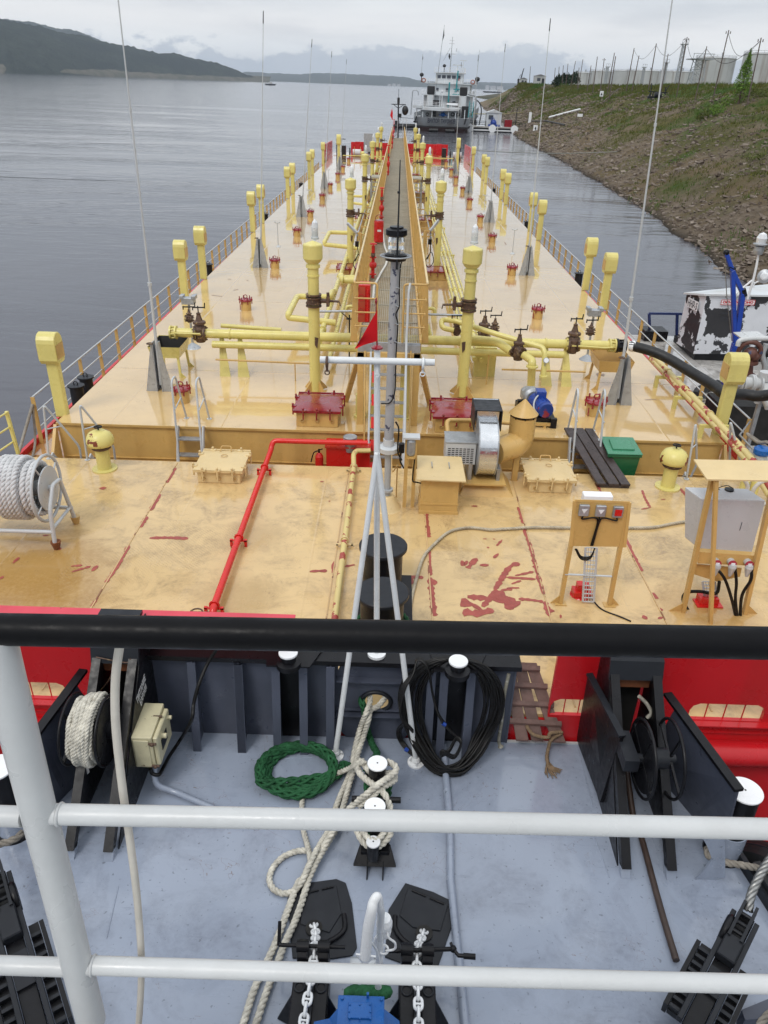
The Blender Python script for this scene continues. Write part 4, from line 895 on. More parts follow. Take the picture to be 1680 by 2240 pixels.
# ropes to the shore
a=SH@Vector((6.3,3,4.4)); b=ENV@at_bank(c2(614,484)); X=MB(); X.tube([a,a.lerp(b,.5)+Vector((0,0,-.3)),b],.1,5); X.build('mooring_rope',mat('yellow_rope',(.35,.30,.12),.8),label='thin yellowish mooring rope from the ship to the bank',cat='rope')
a=V(c2(392,650),93); b=ENV@at_bank(c2(1008,656)); X=MB(); pts=[a.lerp(b,k/8)+Vector((0,0,-.25*math.sin(math.pi*k/8))) for k in range(9)]; X.tube(pts,.045,5); X.build('mooring_rope',mat('grey_rope',(.3,.3,.27),.8),label='long thin mooring rope from the barge bow to the bank',cat='rope')
# ================================================================ THE TANK BARGE
A=-.35; MD=-1.27; YT=13.73; YE=84.0; YB=95.5
barge=thing('tank_barge','long beige decked tank barge with red hull lying ahead of the tug','barge',(0,YT,-3))
def bp(name,m,fn,parent=None,**k):
    X=MB(); fn(X); return X.build(name,m,parent or barge,**k)
def f1_(X):
    X.slab([(-6.6,YT,MD),(6.6,YT,MD),(6.95,YE,MD),(-6.95,YE,MD)],(0,0,-MD))
bp('trunk_deck',m_trunk,lambda X:X.slab([(-6.57,YT,-.03),(6.57,YT,-.03),(6.95,YE,-.03),(-6.95,YE,-.03)],(0,0,.03)))
bp('trunk_wall',m_och,lambda X:[X.slab([(-6.55,YT+.02,MD),(6.55,YT+.02,MD),(6.93,YE-.02,MD),(-6.93,YE-.02,MD)],(0,0,-MD-.032)),X.bar((-6.5,YT+.012,-.72),(6.5,YT+.012,-.72),.03,.012)])
bp('trunk_edge_strip',m_och,lambda X:X.bar((-6.57,YT-.012,-.02),(6.57,YT-.012,-.02),.022,.045))
bp('main_deck',m_main,lambda X:X.mm((-7.95,12.8,MD-.03),(7.95,YE+.5,MD)))
bp('bow_deck',m_main,lambda X:X.mm((-7.6,YE,-1.2),(7.6,YB,-.05)))
bp('aft_deck',m_aft,lambda X:X.slab([(-7.95,6.47,A-.05),(7.95,6.47,A-.05),(7.95,12.85,A-.05),(-7.95,12.85,A-.05)],(0,0,.05)))
bp('aft_deck_wall',m_och,lambda X:X.mm((-7.9,6.5,MD),(7.9,12.83,A-.052)))
bp('hull',m_red,lambda X:[X.mm((-7.97,6.45,-3.6),(7.97,YE,MD-.032)),X.mm((-7.65,YE,-3.6),(7.65,YB+.1,-1.202)),X.mm((-7.97,6.44,-1.3),(7.97,6.49,A-.055))])
# side coaming lip (red) visible at both sides
for s in(-1,1): bp('edge_coaming',m_red,lambda X:X.mm((s*7.9,12.9,MD),(s*7.98,YE,MD+.14)))
# corner brackets between trunk and side deck
for s in(-1,1): bp('corner_bracket',m_och,lambda X:X.slab([(s*6.56,YT-.02,MD),(s*6.56,YT-.5,MD),(s*6.56,YT-.42,-.6),(s*6.56,YT-.02,-.03)],(s*.06,0,0)))
for k in range(6):
    y=YT+3+9*k
# stern bulwark, red, with freeing ports
def bulw(X,x0,x1,x_in,ports):
    y0,y1=6.42,6.47; z0,z1=A-.02,.87
    zp0,zp1=-.31,-.07; P=sorted(ports)
    X.mm((x0,y0,zp1),(x1,y1,z1)); X.mm((x0,y0,z0-1.6),(x1,y1,zp0))
    cur=x0
    for a,b in P:
        X.mm((cur,y0,zp0),(a,y1,zp1)); 
        n=4
        for k in range(1,n): q=a+(b-a)*k/n; X.mm((q-.006,y1-.008,zp0),(q+.006,y1,zp1))
        cur=b
        for sx_,xx in((1,a),(-1,b)):
            X.slab([(xx,y0,zp1),(xx,y0,zp1-.10),(xx+sx_*.03,y0,zp1-.035),(xx+sx_*.10,y0,zp1)],(0,y1-y0,0))
    X.mm((cur,y0,zp0),(x1,y1,zp1))
    X.mm((x0,6.30,z1),(x1,6.50,z1+.02))
    fx0,fx1=(x0,-3.2) if x0<0 else (3.2,x1)
    X.mm((fx0,6.33,-.335),(fx1,6.42,-.32)); X.mm((fx0,6.38,-.47),(fx1,6.42,-.455))
lp=[(V(b4(-60,560),6.4).x,V(b4(425,560),6.4).x),(-6.4,-5.0)]; rp=[(V(b6(1190,430),6.4).x,V(b6(1645,440),6.4).x),(V(b6(350,390),6.4).x,V(b6(520,390),6.4).x+.35)]
bp('stern_bulwark',m_red,lambda X:bulw(X,-7.9,V((641,1350),6.4).x,0,lp)); bp('stern_bulwark',m_red,lambda X:bulw(X,V(b6(375,200),6.4).x,7.9,0,rp))
bp('bulwark_cap',m_pink,lambda X:X.mm((-7.9,6.28,.892),(V((641,1350),6.4).x+.01,6.52,.91)))
bp('rubbing_roll',m_red,lambda X:X.cyl((3.45,6.34,-.73),(7.9,6.34,-.73),.15,n=18)); bp('rubbing_roll',m_red,lambda X:X.cyl((-7.9,6.34,-.73),(-3.45,6.34,-.73),.15,n=18))
# bow: red bulwark, side wedges
bp('bow_bulwark',m_red,lambda X:[X.mm((V(d2(60,0),YB).x,YB-.1,-.05),(-.95,YB,1.05)),X.mm((.95,YB-.1,-.05),(V(d2(1475,0),YB).x+1.2,YB,1.05)),X.mm((-4.9,YB-.5,-.05),(-4.0,YB-.1,1.1)),X.mm((4.3,YB-.5,-.05),(4.9,YB-.1,1.1))])
for s in(-1,1): bp('bow_side_bulwark',m_red,lambda X:X.slab([(s*7.5,82.5,-1.2),(s*7.5,95,-1.2),(s*7.5,95,1.15),(s*7.5,84,1.25),(s*7.5,82.7,.9)],(s*.1,0,0)) or X.slab([(s*7.5,84.5,-.05),(s*6.2,84.5,-.05),(s*6.5,84.5,1.1),(s*7.5,84.5,1.25)],(0,.1,0)))
# weld seams that stand proud of the aft deck
for i,x in enumerate((-3.94,-.78,.66,2.25,3.83)): bp('weld_seam',mat('cracked_seam_paint',(.56,.38,.18),.4,spots=((.22,.09,.04),.55,3,.02)),lambda X:X.bar((x,6.6,A+.004),(x+(.04 if i%2 else -.03),12.8,A+.004),.018,.01))
# patches of red primer brushed on the deck
prm=random.Random(3); pn=0
def patch(pts,w,z=A,m=m_prim):
    global pn; pn+=1
    P=resample(cr([G(q,z) for q in pts],5) if len(pts)>2 else [G(q,z) for q in pts],.045)
    if len(P)<3: P=[P[0],P[0].lerp(P[-1],.5),P[-1]]
    X=MB(); n=len(P); Lf=[];Rt=[]
    for i,p in enumerate(P):
        d=(P[min(i+1,n-1)]-P[max(i-1,0)]).normalized(); s=Vector((-d.y,d.x,0)); k=w/2*(.55+.75*prm.random())*(.45 if i in(0,n-1) else 1)
        Lf.append(p+s*k); Rt.append(p-s*k*(.8+.4*prm.random()))
    h=.0035+.0006*(pn%5); vs=[q+Vector((0,0,h)) for q in Lf+Rt]
    X.add(vs,[(i,i+1,n+i+1,n+i)[::-1] for i in range(n-1)]); X.build('primer_patch',m,barge)
for pts,w in [
 ([b1(1065,480),b1(1010,570)],.05),([b1(968,640),b1(910,740)],.07),([b1(888,775),b1(850,840)],.075),([b1(780,950),b1(720,1060),b1(640,1175)],.06),([b1(592,1265),b1(552,1320)],.05),
 ([b1(905,905),b1(1020,903),b1(1138,908)],.085),([b1(430,1075),b1(498,1070)],.045),([b1(435,1110),b1(548,1075)],.05),([b1(590,1072),b1(557,1105)],.06),([b1(340,972),b1(372,968)],.07),([b1(230,878),b1(250,855),b1(312,876)],.05),([b1(258,890),b1(300,888)],.05),
 ([b1(115,1022),b1(78,1058)],.05),([b1(20,1135),b1(0,1155)],.05),([b1(625,595),b1(622,612)],.10),([b1(1415,930),b1(1400,965)],.05),
 ([b2(430,985),b2(426,992)],.09),([b2(470,1115),b2(482,1116)],.04),([b2(348,1572),b2(400,1568),b2(460,1567)],.07),([b2(507,1505),b2(494,1580)],.05),([b2(575,1540),b2(640,1527)],.06),([b2(685,1505),b2(700,1504)],.05),
 ([b2(1105,1195),b2(1108,1260),b2(1120,1350)],.07),([b2(1120,1420),b2(1130,1600)],.06),([b2(1130,1610),b2(1140,1720),b2(1155,1860)],.09),([b2(1115,1640),b2(1180,1640)],.14),([b2(975,1605),b2(1085,1610)],.08),([b2(1000,1600),b2(1003,1655)],.09),
 ([b2(1395,1147),b2(1435,1149)],.045),([b2(1470,1360),b2(1495,1360)],.03),([b2(1535,1360),b2(1550,1362)],.03),([b2(1595,1365),b2(1560,1405)],.045),([b2(1500,1412),b2(1507,1420)],.05),([b2(1570,1455),b2(1540,1485)],.045),([b2(1335,1500),b2(1345,1535),b2(1370,1500)],.06),([b2(1430,1485),b2(1370,1550)],.09),([b2(1450,1530),b2(1513,1530)],.06),
 ([b3(155,1030),b3(100,1050),b3(50,1120),b3(5,1190)],.10),([b3(0,1200),b3(60,1240),b3(150,1290)],.22),([b2(1370,1735),b2(1500,1745),b2(1650,1760)],.13),([b2(1345,1745),b2(1370,1800)],.16),([b2(1470,1800),b2(1560,1690)],.09),([b2(1340,1830),b2(1430,1845),b2(1540,1820)],.16),([b2(1400,1780),b2(1480,1840)],.08),([b2(1590,1690),b2(1659,1685)],.07),([b3(70,1270),b3(110,1310)],.12),
 ([b3(130,1105),b3(245,1080)],.055),([b3(78,1115),b3(255,1126)],.05),([b3(165,1135),b3(108,1155)],.05),([b3(80,1180),b3(155,1178)],.055),([b3(45,1195),b3(110,1185)],.055),([b3(150,1245),b3(225,1252),b3(300,1263)],.07),
 ([b3(145,690),b3(180,790)],.06),([b3(185,825),b3(225,940),b3(250,1040)],.06),([b3(250,1040),b3(275,1130),b3(305,1220)],.07),([b3(310,1260),b3(335,1350)],.08),([b3(340,1310),b3(358,1325)],.13),([b3(398,1350),b3(412,1352)],.1),([b3(240,1050),b3(262,1045)],.09),
 ([b3(618,545),b3(660,622)],.055),([b3(790,860),b3(840,970),b3(898,1078)],.06),([b3(962,1208),b3(986,1245)],.07),([b3(1005,1300),b3(1020,1318)],.05),([b3(903,1345),b3(925,1370)],.08),([b3(1000,1355),b3(1018,1368)],.08),
 ([b3(898,588),b3(912,630),b3(945,690)],.05),([b3(893,703),b3(953,691)],.04),([b3(1125,572),b3(1165,625),b3(1220,700)],.055),([b3(1010,645),b3(1040,643)],.03),
 ([b3(1490,1250),b3(1505,1262)],.03)]: patch(pts,w)
for a,b,w in [((920,610),(1060,690),.05)]: pass
# rust stained corner plates on the trunk (small chips)
for pts,w in [([c5(1375,583),c5(1400,583)],.05),([c5(1410,650),c5(1440,645)],.06),([c5(1280,680),c5(1345,687)],.05),([c5(1490,590),c5(1505,590)],.05),([c7(912,1368),c7(985,1365)],.04),([c7(65,412),c7(75,430)],.05),([c7(620,1212),c7(670,1218)],.22)]: patch(pts,w,0,mat('scraped_paint',(.33,.22,.15),.4))
# ---------------------------------------------------------------- side vents
def make_vent(label,h=1.72):
    t=thing('gooseneck_vent',label,'vent',(0,0,0),'yellow box headed vents along the trunk edges')
    X=MB(); X.mm((-.115,-.09,0),(.115,.09,h-.56)); X.build('post',m_yel,t,bevel=.03,seg=2)
    X=MB(); n=8; pr=[(-.21,h-.52),(-.15,h-.60),(.15,h-.60),(.21,h-.52)]
    for k in range(n+1): a=k/n*math.pi; pr.append((.21*math.cos(a),h-.19+.19*math.sin(a)))
    pass
    # the rounded hood is an arch seen from the side of the barge
    X.slab([(-.18,y*.9,z) for y,z in pr],(.36,0,0)); hd=X.build('hood',m_yel,t,bevel=.012)
    X=MB(); X.mm((-.192,-.16,h-.50),(-.183,.16,h-.22)); X.mm((.183,-.16,h-.50),(.192,.16,h-.22)); [Y.build('flame_screen',m_och2,hd) for Y in islands(X)]
    return t
vy=[14.2,24.3,27.0,37.4,40.2,50.6,53.2,63.8,66.4,76.6]
v0=make_vent('x')
for s,side in((-1,'left'),(1,'right')):
    for i,y in enumerate(vy):
        xx=s*(6.62+.35*(y-14)/75); lb='yellow box headed vent on the %s edge of the barge deck, %s'%(side,nth(i))
        if s==-1 and i==0: v0.location=(xx,y,-.05); v0['label']=lb; ROOT[v0.name]=Vector((xx,y,-.05))
        else: dup(v0,(xx,y,-.05 if i==0 else 0),lb,scale=(1,1,1.0+.012*i))
for s,side in((-1,'left'),(1,'right')):
    p=V(c3(578,475) if s<0 else c3(1460,500),76.0); dup(v0,(s*5.6,78.5,0),'tall yellow vent standing inboard near the bow on the %s side'%side,scale=(1.1,1.1,1.45))
# ---------------------------------------------------------------- tall risers beside the walkway
def make_riser(s):
    t=thing('tank_riser','x','vent pipe',(0,0,0),'tall yellow risers beside the walkway')
    X=MB(); X.cyl((0,0,.02),(0,0,1.92),.12,n=18); X.build('pipe',m_yel,t)
    X=MB(); X.cyl((0,0,2.10),(0,0,2.86),.115,n=18); X.lathe([(.145,2.68),(.145,2.74)],(0,0,0),n=18); X.lathe([(.13,2.50),(.13,2.53)],(0,0,0),n=18); X.build('upper_pipe',m_yel,t)
    X=MB(); X.lathe([(.145,2.78),(.2,2.86),(.2,3.12),(.19,3.14),(.02,3.2)],(0,0,0),n=22); X.build('cowl',m_yel,t)
    X=MB(); 
    for z in(1.9,1.96,2.07,2.13): X.lathe([(.165,z-.015),(.165,z+.015)],(0,0,0),n=18)
    X.cyl((0,0,1.96),(0,0,2.07),.14,n=18)
    d=-s; X.cyl((d*.12,0,2.01),(d*.34,0,2.01),.05,n=8); X.box((d*.30,0,2.01),(.06,.2,.2)); X.cyl((d*.30,0,2.0),(d*.30,0,2.18),.035,n=6); X.cyl((d*.34,0,2.01),(d*.55,0,2.0),.025,n=6); X.bar((d*.55,-.08,2.0),(d*.55,.08,1.9),.02); X.build('valve',m_rust,t)
    X=MB()
    for a in range(4):
        an=a*math.pi/2+math.pi/4; c,q=math.cos(an),math.sin(an); X.slab([(c*.1,q*.1,.02),(c*.34,q*.34,.02),(c*.34,q*.34,.05),(c*.1,q*.1,.3)],(-q*.015,c*.015,0))
    X.build('gusset',m_och,t)
    X=MB(); X.lathe([(.08,3.2),(.08,3.24),(.065,3.25),(.065,3.34)],(.03,.2,0),n=12); X.bar((.03,.02,3.1),(.03,.2,3.22),.04); lbs=X.build('lamp_base',m_lgrey,t)
    X=MB(); X.lathe([(.065,3.34),(.07,3.42),(.055,3.52),(.02,3.57),(.003,3.58)],(.03,.2,0),n=12); X.build('lamp_glass',m_glassw,lbs)
    X=MB(); X.slab([(-s*.1,-.125,1.25),(-s*.02,-.13,1.27),(-s*.02,-.13,1.1),(-s*.07,-.13,1.02)],(0,.006,0)); X.build('rust_mark',m_rust,t)
    return t
def make_hatch(m_lid,name,label,w=.82,d=.9,h=.3):
    t=thing(name,label,'hatch',(0,0,0))
    X=MB(); X.mm((-w/2,-d/2,0),(w/2,d/2,h)); X.build('coaming',m_och,t,bevel=.01)
    # lid: slightly domed panels, wet
    X=MB(); n=8; vs=[]; fs=[]
    W_,D_=w/2+.06,d/2+.05
    for j in range(n+1):
        for i in range(n+1):
            x=-W_+2*W_*i/n; y=-D_+2*D_*j/n; r=min(1-abs(x)/W_,1-abs(y)/D_); vs.append((x,y,h+.055+.035*min(1,r*2.2)*(1+.5*nn(x*4,y*4,1))))
    for j in range(n):
        for i in range(n): fs.append((j*n+j+i,j*n+j+i+1,(j+1)*(n+1)+i+1,(j+1)*(n+1)+i))
    X.add(vs,fs,True); X.mm((-W_,-D_,h+.005),(W_,D_,h+.052)); lid=X.build('lid',m_lid,t)
    for x,y in [(-W_,-.25),(-W_,.25),(W_,-.25),(W_,.25),(-.25,-D_),(0,-D_),(.25,-D_),(-.25,D_),(.25,D_)]:
        X=MB(); u=Vector((x,y,0)).normalized(); X.cyl(Vector((x,y,h-.12))+u*.03,Vector((x,y,h+.09))+u*.03,.016,n=6); X.box(Vector((x,y,h+.06)),(.09,.09,.03)); X.sph(Vector((x,y,h+.10))+u*.03,.026,6,4); X.build('dog_clip',m_lid,lid)
    X=MB(); X.bar((-W_,D_+.03,h+.05),(W_,D_+.03,h+.05),.035); X.build('hinge_bar',m_lid,lid)
    X=MB(); X.ring((0,-d/2-.02,h*.5),(0,1,0),.035,.01,10,5); X.ring((-w*.36,-d/2-.02,h*.45),(0,1,0),.03,.01,10,5); X.ring((w*.36,-d/2-.02,h*.45),(0,1,0),.03,.01,10,5); X.build('clip_ring',m_och2,t)
    return t
ry=[15.9,29.25,42.0,54.2,67.0,80.2]
for s,side in((-1,'left'),(1,'right')):
    r0=make_riser(s); xx=s*1.62-.05
    for i,y in enumerate(ry):
        lb='tall yellow riser with brown valve %s of the walkway, %s'%(side,nth(i))
        if i==0: r0.location=(xx,y,0); r0['label']=lb; ROOT[r0.name]=Vector((xx,y,0))
        else: dup(r0,(xx,y,0),lb)
h0=make_hatch(m_mar,'tank_hatch','x'); tag(h0,group='maroon lidded tank hatches')
hp=[(-1.44,14.35,'big maroon tank hatch with wet lid left of the walkway foot'),(1.30,14.25,'big maroon tank hatch with wet lid right of the walkway foot')]
for i,(y) in enumerate([28.3,41.2,53.4,66.2]):
    hp+=[(-1.62,y,'maroon tank hatch under the left riser, %s of those up the deck'%ORD[i]),(1.55,y,'maroon tank hatch under the right riser, %s of those up the deck'%ORD[i])]
for i,(x,y,lb) in enumerate(hp):
    if i==0: h0.location=(x,y,0); h0['label']=lb; ROOT[h0.name]=Vector((x,y,0))
    else: dup(h0,(x,y,0),lb,scale=None if i<2 else (.95,.95,.9))
# ---------------------------------------------------------------- sounding hatches (round, red clips)
def make_sound():
    t=thing('ullage_hatch','x','hatch',(0,0,0),'round ullage hatches with red clips')
    X=MB(); X.cyl((0,0,0),(0,0,.27),.155,n=18); X.build('neck',m_och,t)
    X=MB(); X.lathe([(.19,.27),(.19,.30),(.15,.335),(.02,.345)],(0,0,0),n=18); X.build('lid',m_mar,t)
    X=MB()
    for k in range(6):
        a=k/6*6.283; c,q=math.cos(a)*.185,math.sin(a)*.185; X.cyl((c,q,.19),(c,q,.40),.016,n=6); X.box((c,q,.31),(.05,.05,.04),rz=a)
    X.ring((0,0,.40),(0,1,0),.05,.013,10,5); X.build('clip',m_mar,t)
    X=MB(); X.bar((-.15,-.13,.2),(-.15,-.14,.03),.02); X.build('lanyard',m_mar,t)
    return t
sy=[15.05,22.9,29.2,36.5,42.8,50.3,56.9,64.8,71.8,81]
s0=make_sound()
for s,side in((-1,'left'),(1,'right')):
    for i,y in enumerate(sy):
        xx=s*(4.36+.4*(y-15)/66)-.05; lb='round red clipped hatch on the %s half of the trunk deck, %s'%(side,nth(i))
        if s==-1 and i==0: s0.location=(xx,y,0); s0['label']=lb; ROOT[s0.name]=Vector((xx,y,0))
        else: dup(s0,(xx,y,0),lb,scale=(1.15,1.15,1) if i==0 else None)
# thin T rods
def make_rod():
    t=thing('sounding_rod','x','rod',(0,0,0),'thin T shaped rods on the trunk deck')
    X=MB(); X.lathe([(.11,0),(.10,.02),(.03,.07),(.018,.08),(.018,.98)],(0,0,0),n=10); X.build('stem',m_lgrey,t)
    X=MB(); X.cyl((-.09,0,.98),(.09,0,.98),.02,n=8); X.cyl((-.09,0,.98),(-.1,0,1.03),.028,n=6); X.cyl((.09,0,.98),(.1,0,1.03),.028,n=6); X.build('cap',m_lgrey,t); return t
q0=make_rod(); k=0
for s,side in((-1,'left'),(1,'right')):
    for i,y in enumerate((33.6,46.1,59.5)):
        lb='thin grey T rod on the %s of the trunk deck, %s'%(side,nth(i))
        if k==0: q0.location=(s*5.0,y,0); q0['label']=lb; ROOT[q0.name]=Vector((s*5,y,0))
        else: dup(q0,(s*5.0,y,0),lb)
        k+=1
# ---------------------------------------------------------------- aerials in finned tabernacles
def make_aerial(H,lean):
    t=thing('whip_mast','x','mast',(0,0,0),'tall thin masts in finned grey sockets')
    X=MB()
    for sx_ in(-1,1):
        X.slab([(sx_*.05,-.12,0),(sx_*.05,.35,0),(sx_*.05,.06,1.08),(sx_*.05,-.08,1.08)],(sx_*.018,0,0))
        X.slab([(sx_*.07,-.1,0),(sx_*.3,-.1,0),(sx_*.085,-.1,1.05),(sx_*.07,-.1,1.05)],(0,.02,0))
    X.mm((-.05,.1,0),(.05,.14,1.0)); X.build('fin_socket',m_galv,t)
    a=Vector((lean*0,0,.12)); d=Vector((lean,0,1)).normalized()
    X=MB(); X.cyl(a,a+d*2.15,.034,.03,8); X.lathe([(.045,2.12),(.045,2.19)],(0,0,.12),d,8); X.build('lower_tube',m_lgrey,t)
    X=MB(); X.cyl(a+d*2.15,a+d*(H*.62),.024,.018,7); X.lathe([(.028,H*.62-.03),(.028,H*.62+.03)],(0,0,.12),d,7); X.cyl(a+d*(H*.62),a+d*(H-.35),.015,.010,6); X.build('upper_tube',m_lgrey,t)
    X=MB(); X.cyl(a+d*(H-.35),a+d*H,.018,.014,6); X.build('tip',m_shb,t)
    X=MB(); X.ring((-.1,-.1,1.06),(0,0,1),.06,.014,10,5); X.build('shackle',m_rust,t)
    return t
ay=[15.75,29.3,42.9,56.9,72.2]
for s,side in((-1,'left'),(1,'right')):
    for i,y in enumerate(ay):
        base=Vector((s*5.0+(-.03 if s>0 else -.05),y,0)); H=[8.6,8.0,8.0,8.1,8.2][i]; lean=([.012,.065,.09,.07,.07] if s<0 else [-.045,-.02,.005,0,0])[i]
        t=make_aerial(H,lean); t.location=base; t['label']='tall thin mast in a finned socket, %s row, %s'%(side,nth(i)); ROOT[t.name]=base
# ---------------------------------------------------------------- side railings
def side_rail(s,side):
    t=thing('side_railing','beige post and wire railing along the %s edge of the barge'%side,'railing',(s*7.86,YT,MD)); X0=s*7.83
    src=None; y=15.5; n=0
    while y<82.2:
        if src is None:
            X=MB(); X.mm((X0-.045,y-.008,MD),(X0+.045,y+.008,MD+1.1)); src=X.build('post',m_och,t); y0=y
        else: piece(src,t,(0,y-y0,0))
        y+=1.38; n+=1
    for k,z in enumerate((.38,.74,1.1)):
        X=MB(); X.tube([(X0,15.5,MD+z),(X0,48,MD+z),(X0,82.2,MD+z)],.016 if k<2 else .022,6); X.build('rail',m_lgrey,t)
    return t
side_rail(-1,'left'); side_rail(1,'right')
# rail stub and chain at the left aft edge
p=G((40,993),A); t=thing('deck_railing','short yellow railing at the left edge of the aft deck','railing',p)
X=MB(); X.bar(p,p+Vector((-.04,0,.86)),.055); X.build('post',m_yel,t)
for z in(.26,.56,.84): X=MB(); X.tube([p+Vector((-.03,0,z)),p+Vector((-.5,-3.2,z))],.018,6); X.build('rail',m_yel,t)
X=MB(); a=Vector((-7.83,15.45,MD+.95)); X.tube(cr([a,a+Vector((-.1,-.5,-.55)),a+Vector((.1,-1.2,-.6)),a+Vector((.45,-2.2,-.3))],6),.035,6); X.tube(cr([a,a+Vector((.02,-.3,-.8)),a+Vector((.3,-1.4,-.95)),a+Vector((.6,-2.3,-.92))],6),.03,6); X.build('hanging_rope',m_roped,label='grey rope drooping from the first railing post at the left',cat='rope')
# black twin bollards in the side deck
def make_boll():
    t=thing('deck_bollard','x','bollard',(0,0,0),'black bollards along the side decks')
    X=MB(); X.cyl((0,0,0),(0,0,1.05),.15,n=18); X.lathe([(.19,1.05),(.19,1.08)],(0,0,0),n=18); X.build('drum',m_char,t)
    X=MB(); X.ring((0,0,1.12),(0,1,0),.05,.012,10,5); X.build('lug',m_blk,t); return t
bb=[(-7.22,16.4,'black bollard beside the left trunk edge, the nearer of the near pair'),(-7.22,17.0,'black bollard beside the left trunk edge, the farther of the near pair'),(-7.35,30.6,'black bollard by the left railing near the third vent'),(7.35,31.0,'black bollard by the right railing near the third vent'),(-7.35,45,'small black bollard far up the left side deck'),(7.35,45,'small black bollard far up the right side deck'),(-7.3,62,'farthest black bollard on the left side deck'),(7.3,62,'farthest black bollard on the right side deck')]
b0=make_boll()
for i,(x,y,lb) in enumerate(bb):
    if i==0: b0.location=(x,y,MD); b0['label']=lb; ROOT[b0.name]=Vector((x,y,MD))
    else: dup(b0,(x,y,MD),lb)
# ---------------------------------------------------------------- cargo manifold across the deck
def flange(X,c,ax,r,w=.035): c=Vector(c);ax=Vector(ax).normalized(); X.cyl(c-ax*w/2,c+ax*w/2,r,n=20)
def bolts(X,c,ax,r,n=8,rb=.014):
    x,y,z=frame(Vector(ax)); c=Vector(c)
    for k in range(n): a=k/n*6.283; p=c+x*r*math.cos(a)+y*r*math.sin(a); X.cyl(p-z*.05,p+z*.05,rb,n=6)
man=thing('cargo_manifold','fat yellow cargo pipes running across the barge deck with flanged ends','pipe',(0,17,0))
ZM=.93; 
X=MB(); X.cyl((-5.05,17,ZM),(-4.52,17,ZM),.105,n=20); X.cyl((-4.28,17,ZM),(4.0,17,ZM),.105,n=20); X.cyl((4.24,17,ZM),(5.05,17,ZM),.105,n=20); X.build('main_pipe',m_yel,man)
X=MB()
for x in(-5.07,-4.95,-4.5,-4.3,-3.72,3.5,3.98,4.26,4.95,5.07): X=MB(); flange(X,(x,17,ZM),(1,0,0),.155 if abs(x)>3.8 else .125); X.build('flange',m_yel,man)
for x in(-5.01,-4.4,4.12,5.01): X=MB(); bolts(X,(x,17,ZM),(1,0,0),.135); X.build('bolt_ring',m_yel,man)
X=MB(); X.cyl((-4.1,16.83,ZM-.2),(3.9,16.83,ZM-.2),.08,n=16); X.cyl((-4.0,17.4,ZM+.08),(-2.6,17.4,ZM+.02),.05,n=10); X.build('lower_pipe',m_yel,man)
X=MB(); X.tube([(-4.0,16.6,.45),(-1.7,16.6,.42)],.022,6); X.tube([(2.5,16.6,.42),(4.4,16.6,.42)],.022,6); X.bar((-2.2,16.6,0),(-2.2,16.6,.42),.025); X.bar((2.2,16.75,0),(2.2,16.75,.7),.03); X.build('small_pipe',m_och,man)
X=MB(); X.elbow([(-4.96,16.88,ZM+.02),(-4.85,16.78,ZM+.04),(-4.35,16.80,ZM+.04)],.022,.08,6); X.elbow([(4.2,16.80,ZM+.02),(4.8,16.78,ZM),(5.0,16.85,ZM)],.022,.08,6); X.build('drain_line',m_yel,man)
for x,l in((-3.92,.3),(-3.5,.34),(3.52,.3),(3.98,.3)):
    X=MB(); X.slab([(x-.05,17.0,ZM-.1),(x+.05,17.0,ZM-.1),(x+.05+l*(.5),16.75,0),(x-.05,16.75,0)],(0,.02,0)); X.slab([(x,16.76,0),(x,17.35,0),(x,17.1,ZM-.1),(x,16.98,ZM-.1)],(.02,0,0)); X.build('support',m_yel,man)
X=MB(); X.mm((1.95,17.3,0),(2.45,17.6,.7)); X.build('support_box',m_yel,man)
def gate_valve(c,ax,label,s=1.0,name='gate_valve',m=m_rust,wheel='crank'):
    c=Vector(c); t=thing(name,label,'valve',c-Vector((0,0,.2*s)),'brown gate valves on the cargo pipes')
    X=MB(); ax=Vector(ax).normalized(); X.cyl(c-ax*.12*s,c+ax*.12*s,.12*s,n=16); flange(X,c-ax*.11*s,ax,.17*s,.04*s); flange(X,c+ax*.11*s,ax,.17*s,.04*s); bolts(X,c-ax*.11*s,ax,.145*s); bolts(X,c+ax*.11*s,ax,.145*s)
    X.lathe([(.1*s,-.2*s),(.135*s,-.05*s),(.135*s,.1*s),(.10*s,.2*s),(.145*s,.22*s),(.145*s,.27*s),(.08*s,.30*s),(.045*s,.42*s),(.05*s,.46*s),(.03*s,.47*s)],c,n=14); X.build('body',m,t)
    X=MB(); X.cyl(c+Vector((0,0,.45*s)),c+Vector((0,0,.62*s)),.014*s,n=6); stm=X.build('stem',m_blk,t)
    X=MB(); w=c+Vector((0,0,.58*s))
    if wheel=='crank': X.bar(w+Vector((-.12,0,0)),w+Vector((.14,.04,0)),.024); X.cyl(w+Vector((.14,.04,-.02)),w+Vector((.15,.04,.10)),.013,n=6); X.cyl(w+Vector((-.12,0,-.06)),w+Vector((-.12,0,.02)),.013,n=6)
    else: X.ring(w,(0,0,1),.12*s,.012*s,16,5); X.bar(w+Vector((-.12*s,0,0)),w+Vector((.12*s,0,0)),.014*s); X.bar(w+Vector((0,-.12*s,0)),w+Vector((0,.12*s,0)),.014*s)
    X.build('crank_handle',m_blk,stm); return t
gate_valve((-4.4,17,ZM),(1,0,0),'brown gate valve with crank on the left end of the cargo pipe')
gate_valve((4.12,17,ZM),(1,0,0),'brown gate valve with crank on the right end of the cargo pipe')
gate_valve(V(c6(1475,1040),18.0),(1,0,0),'large brown valve with crank behind the right riser',.95)
gate_valve(V(c6(1545,1010),18.6),(1,0,0),'small brown valve right of the large one behind the riser',.6)
gate_valve(V(c6(1300,1015),16.6),(0,1,0),'brown valve on the looped pipe left of the right riser',.55)
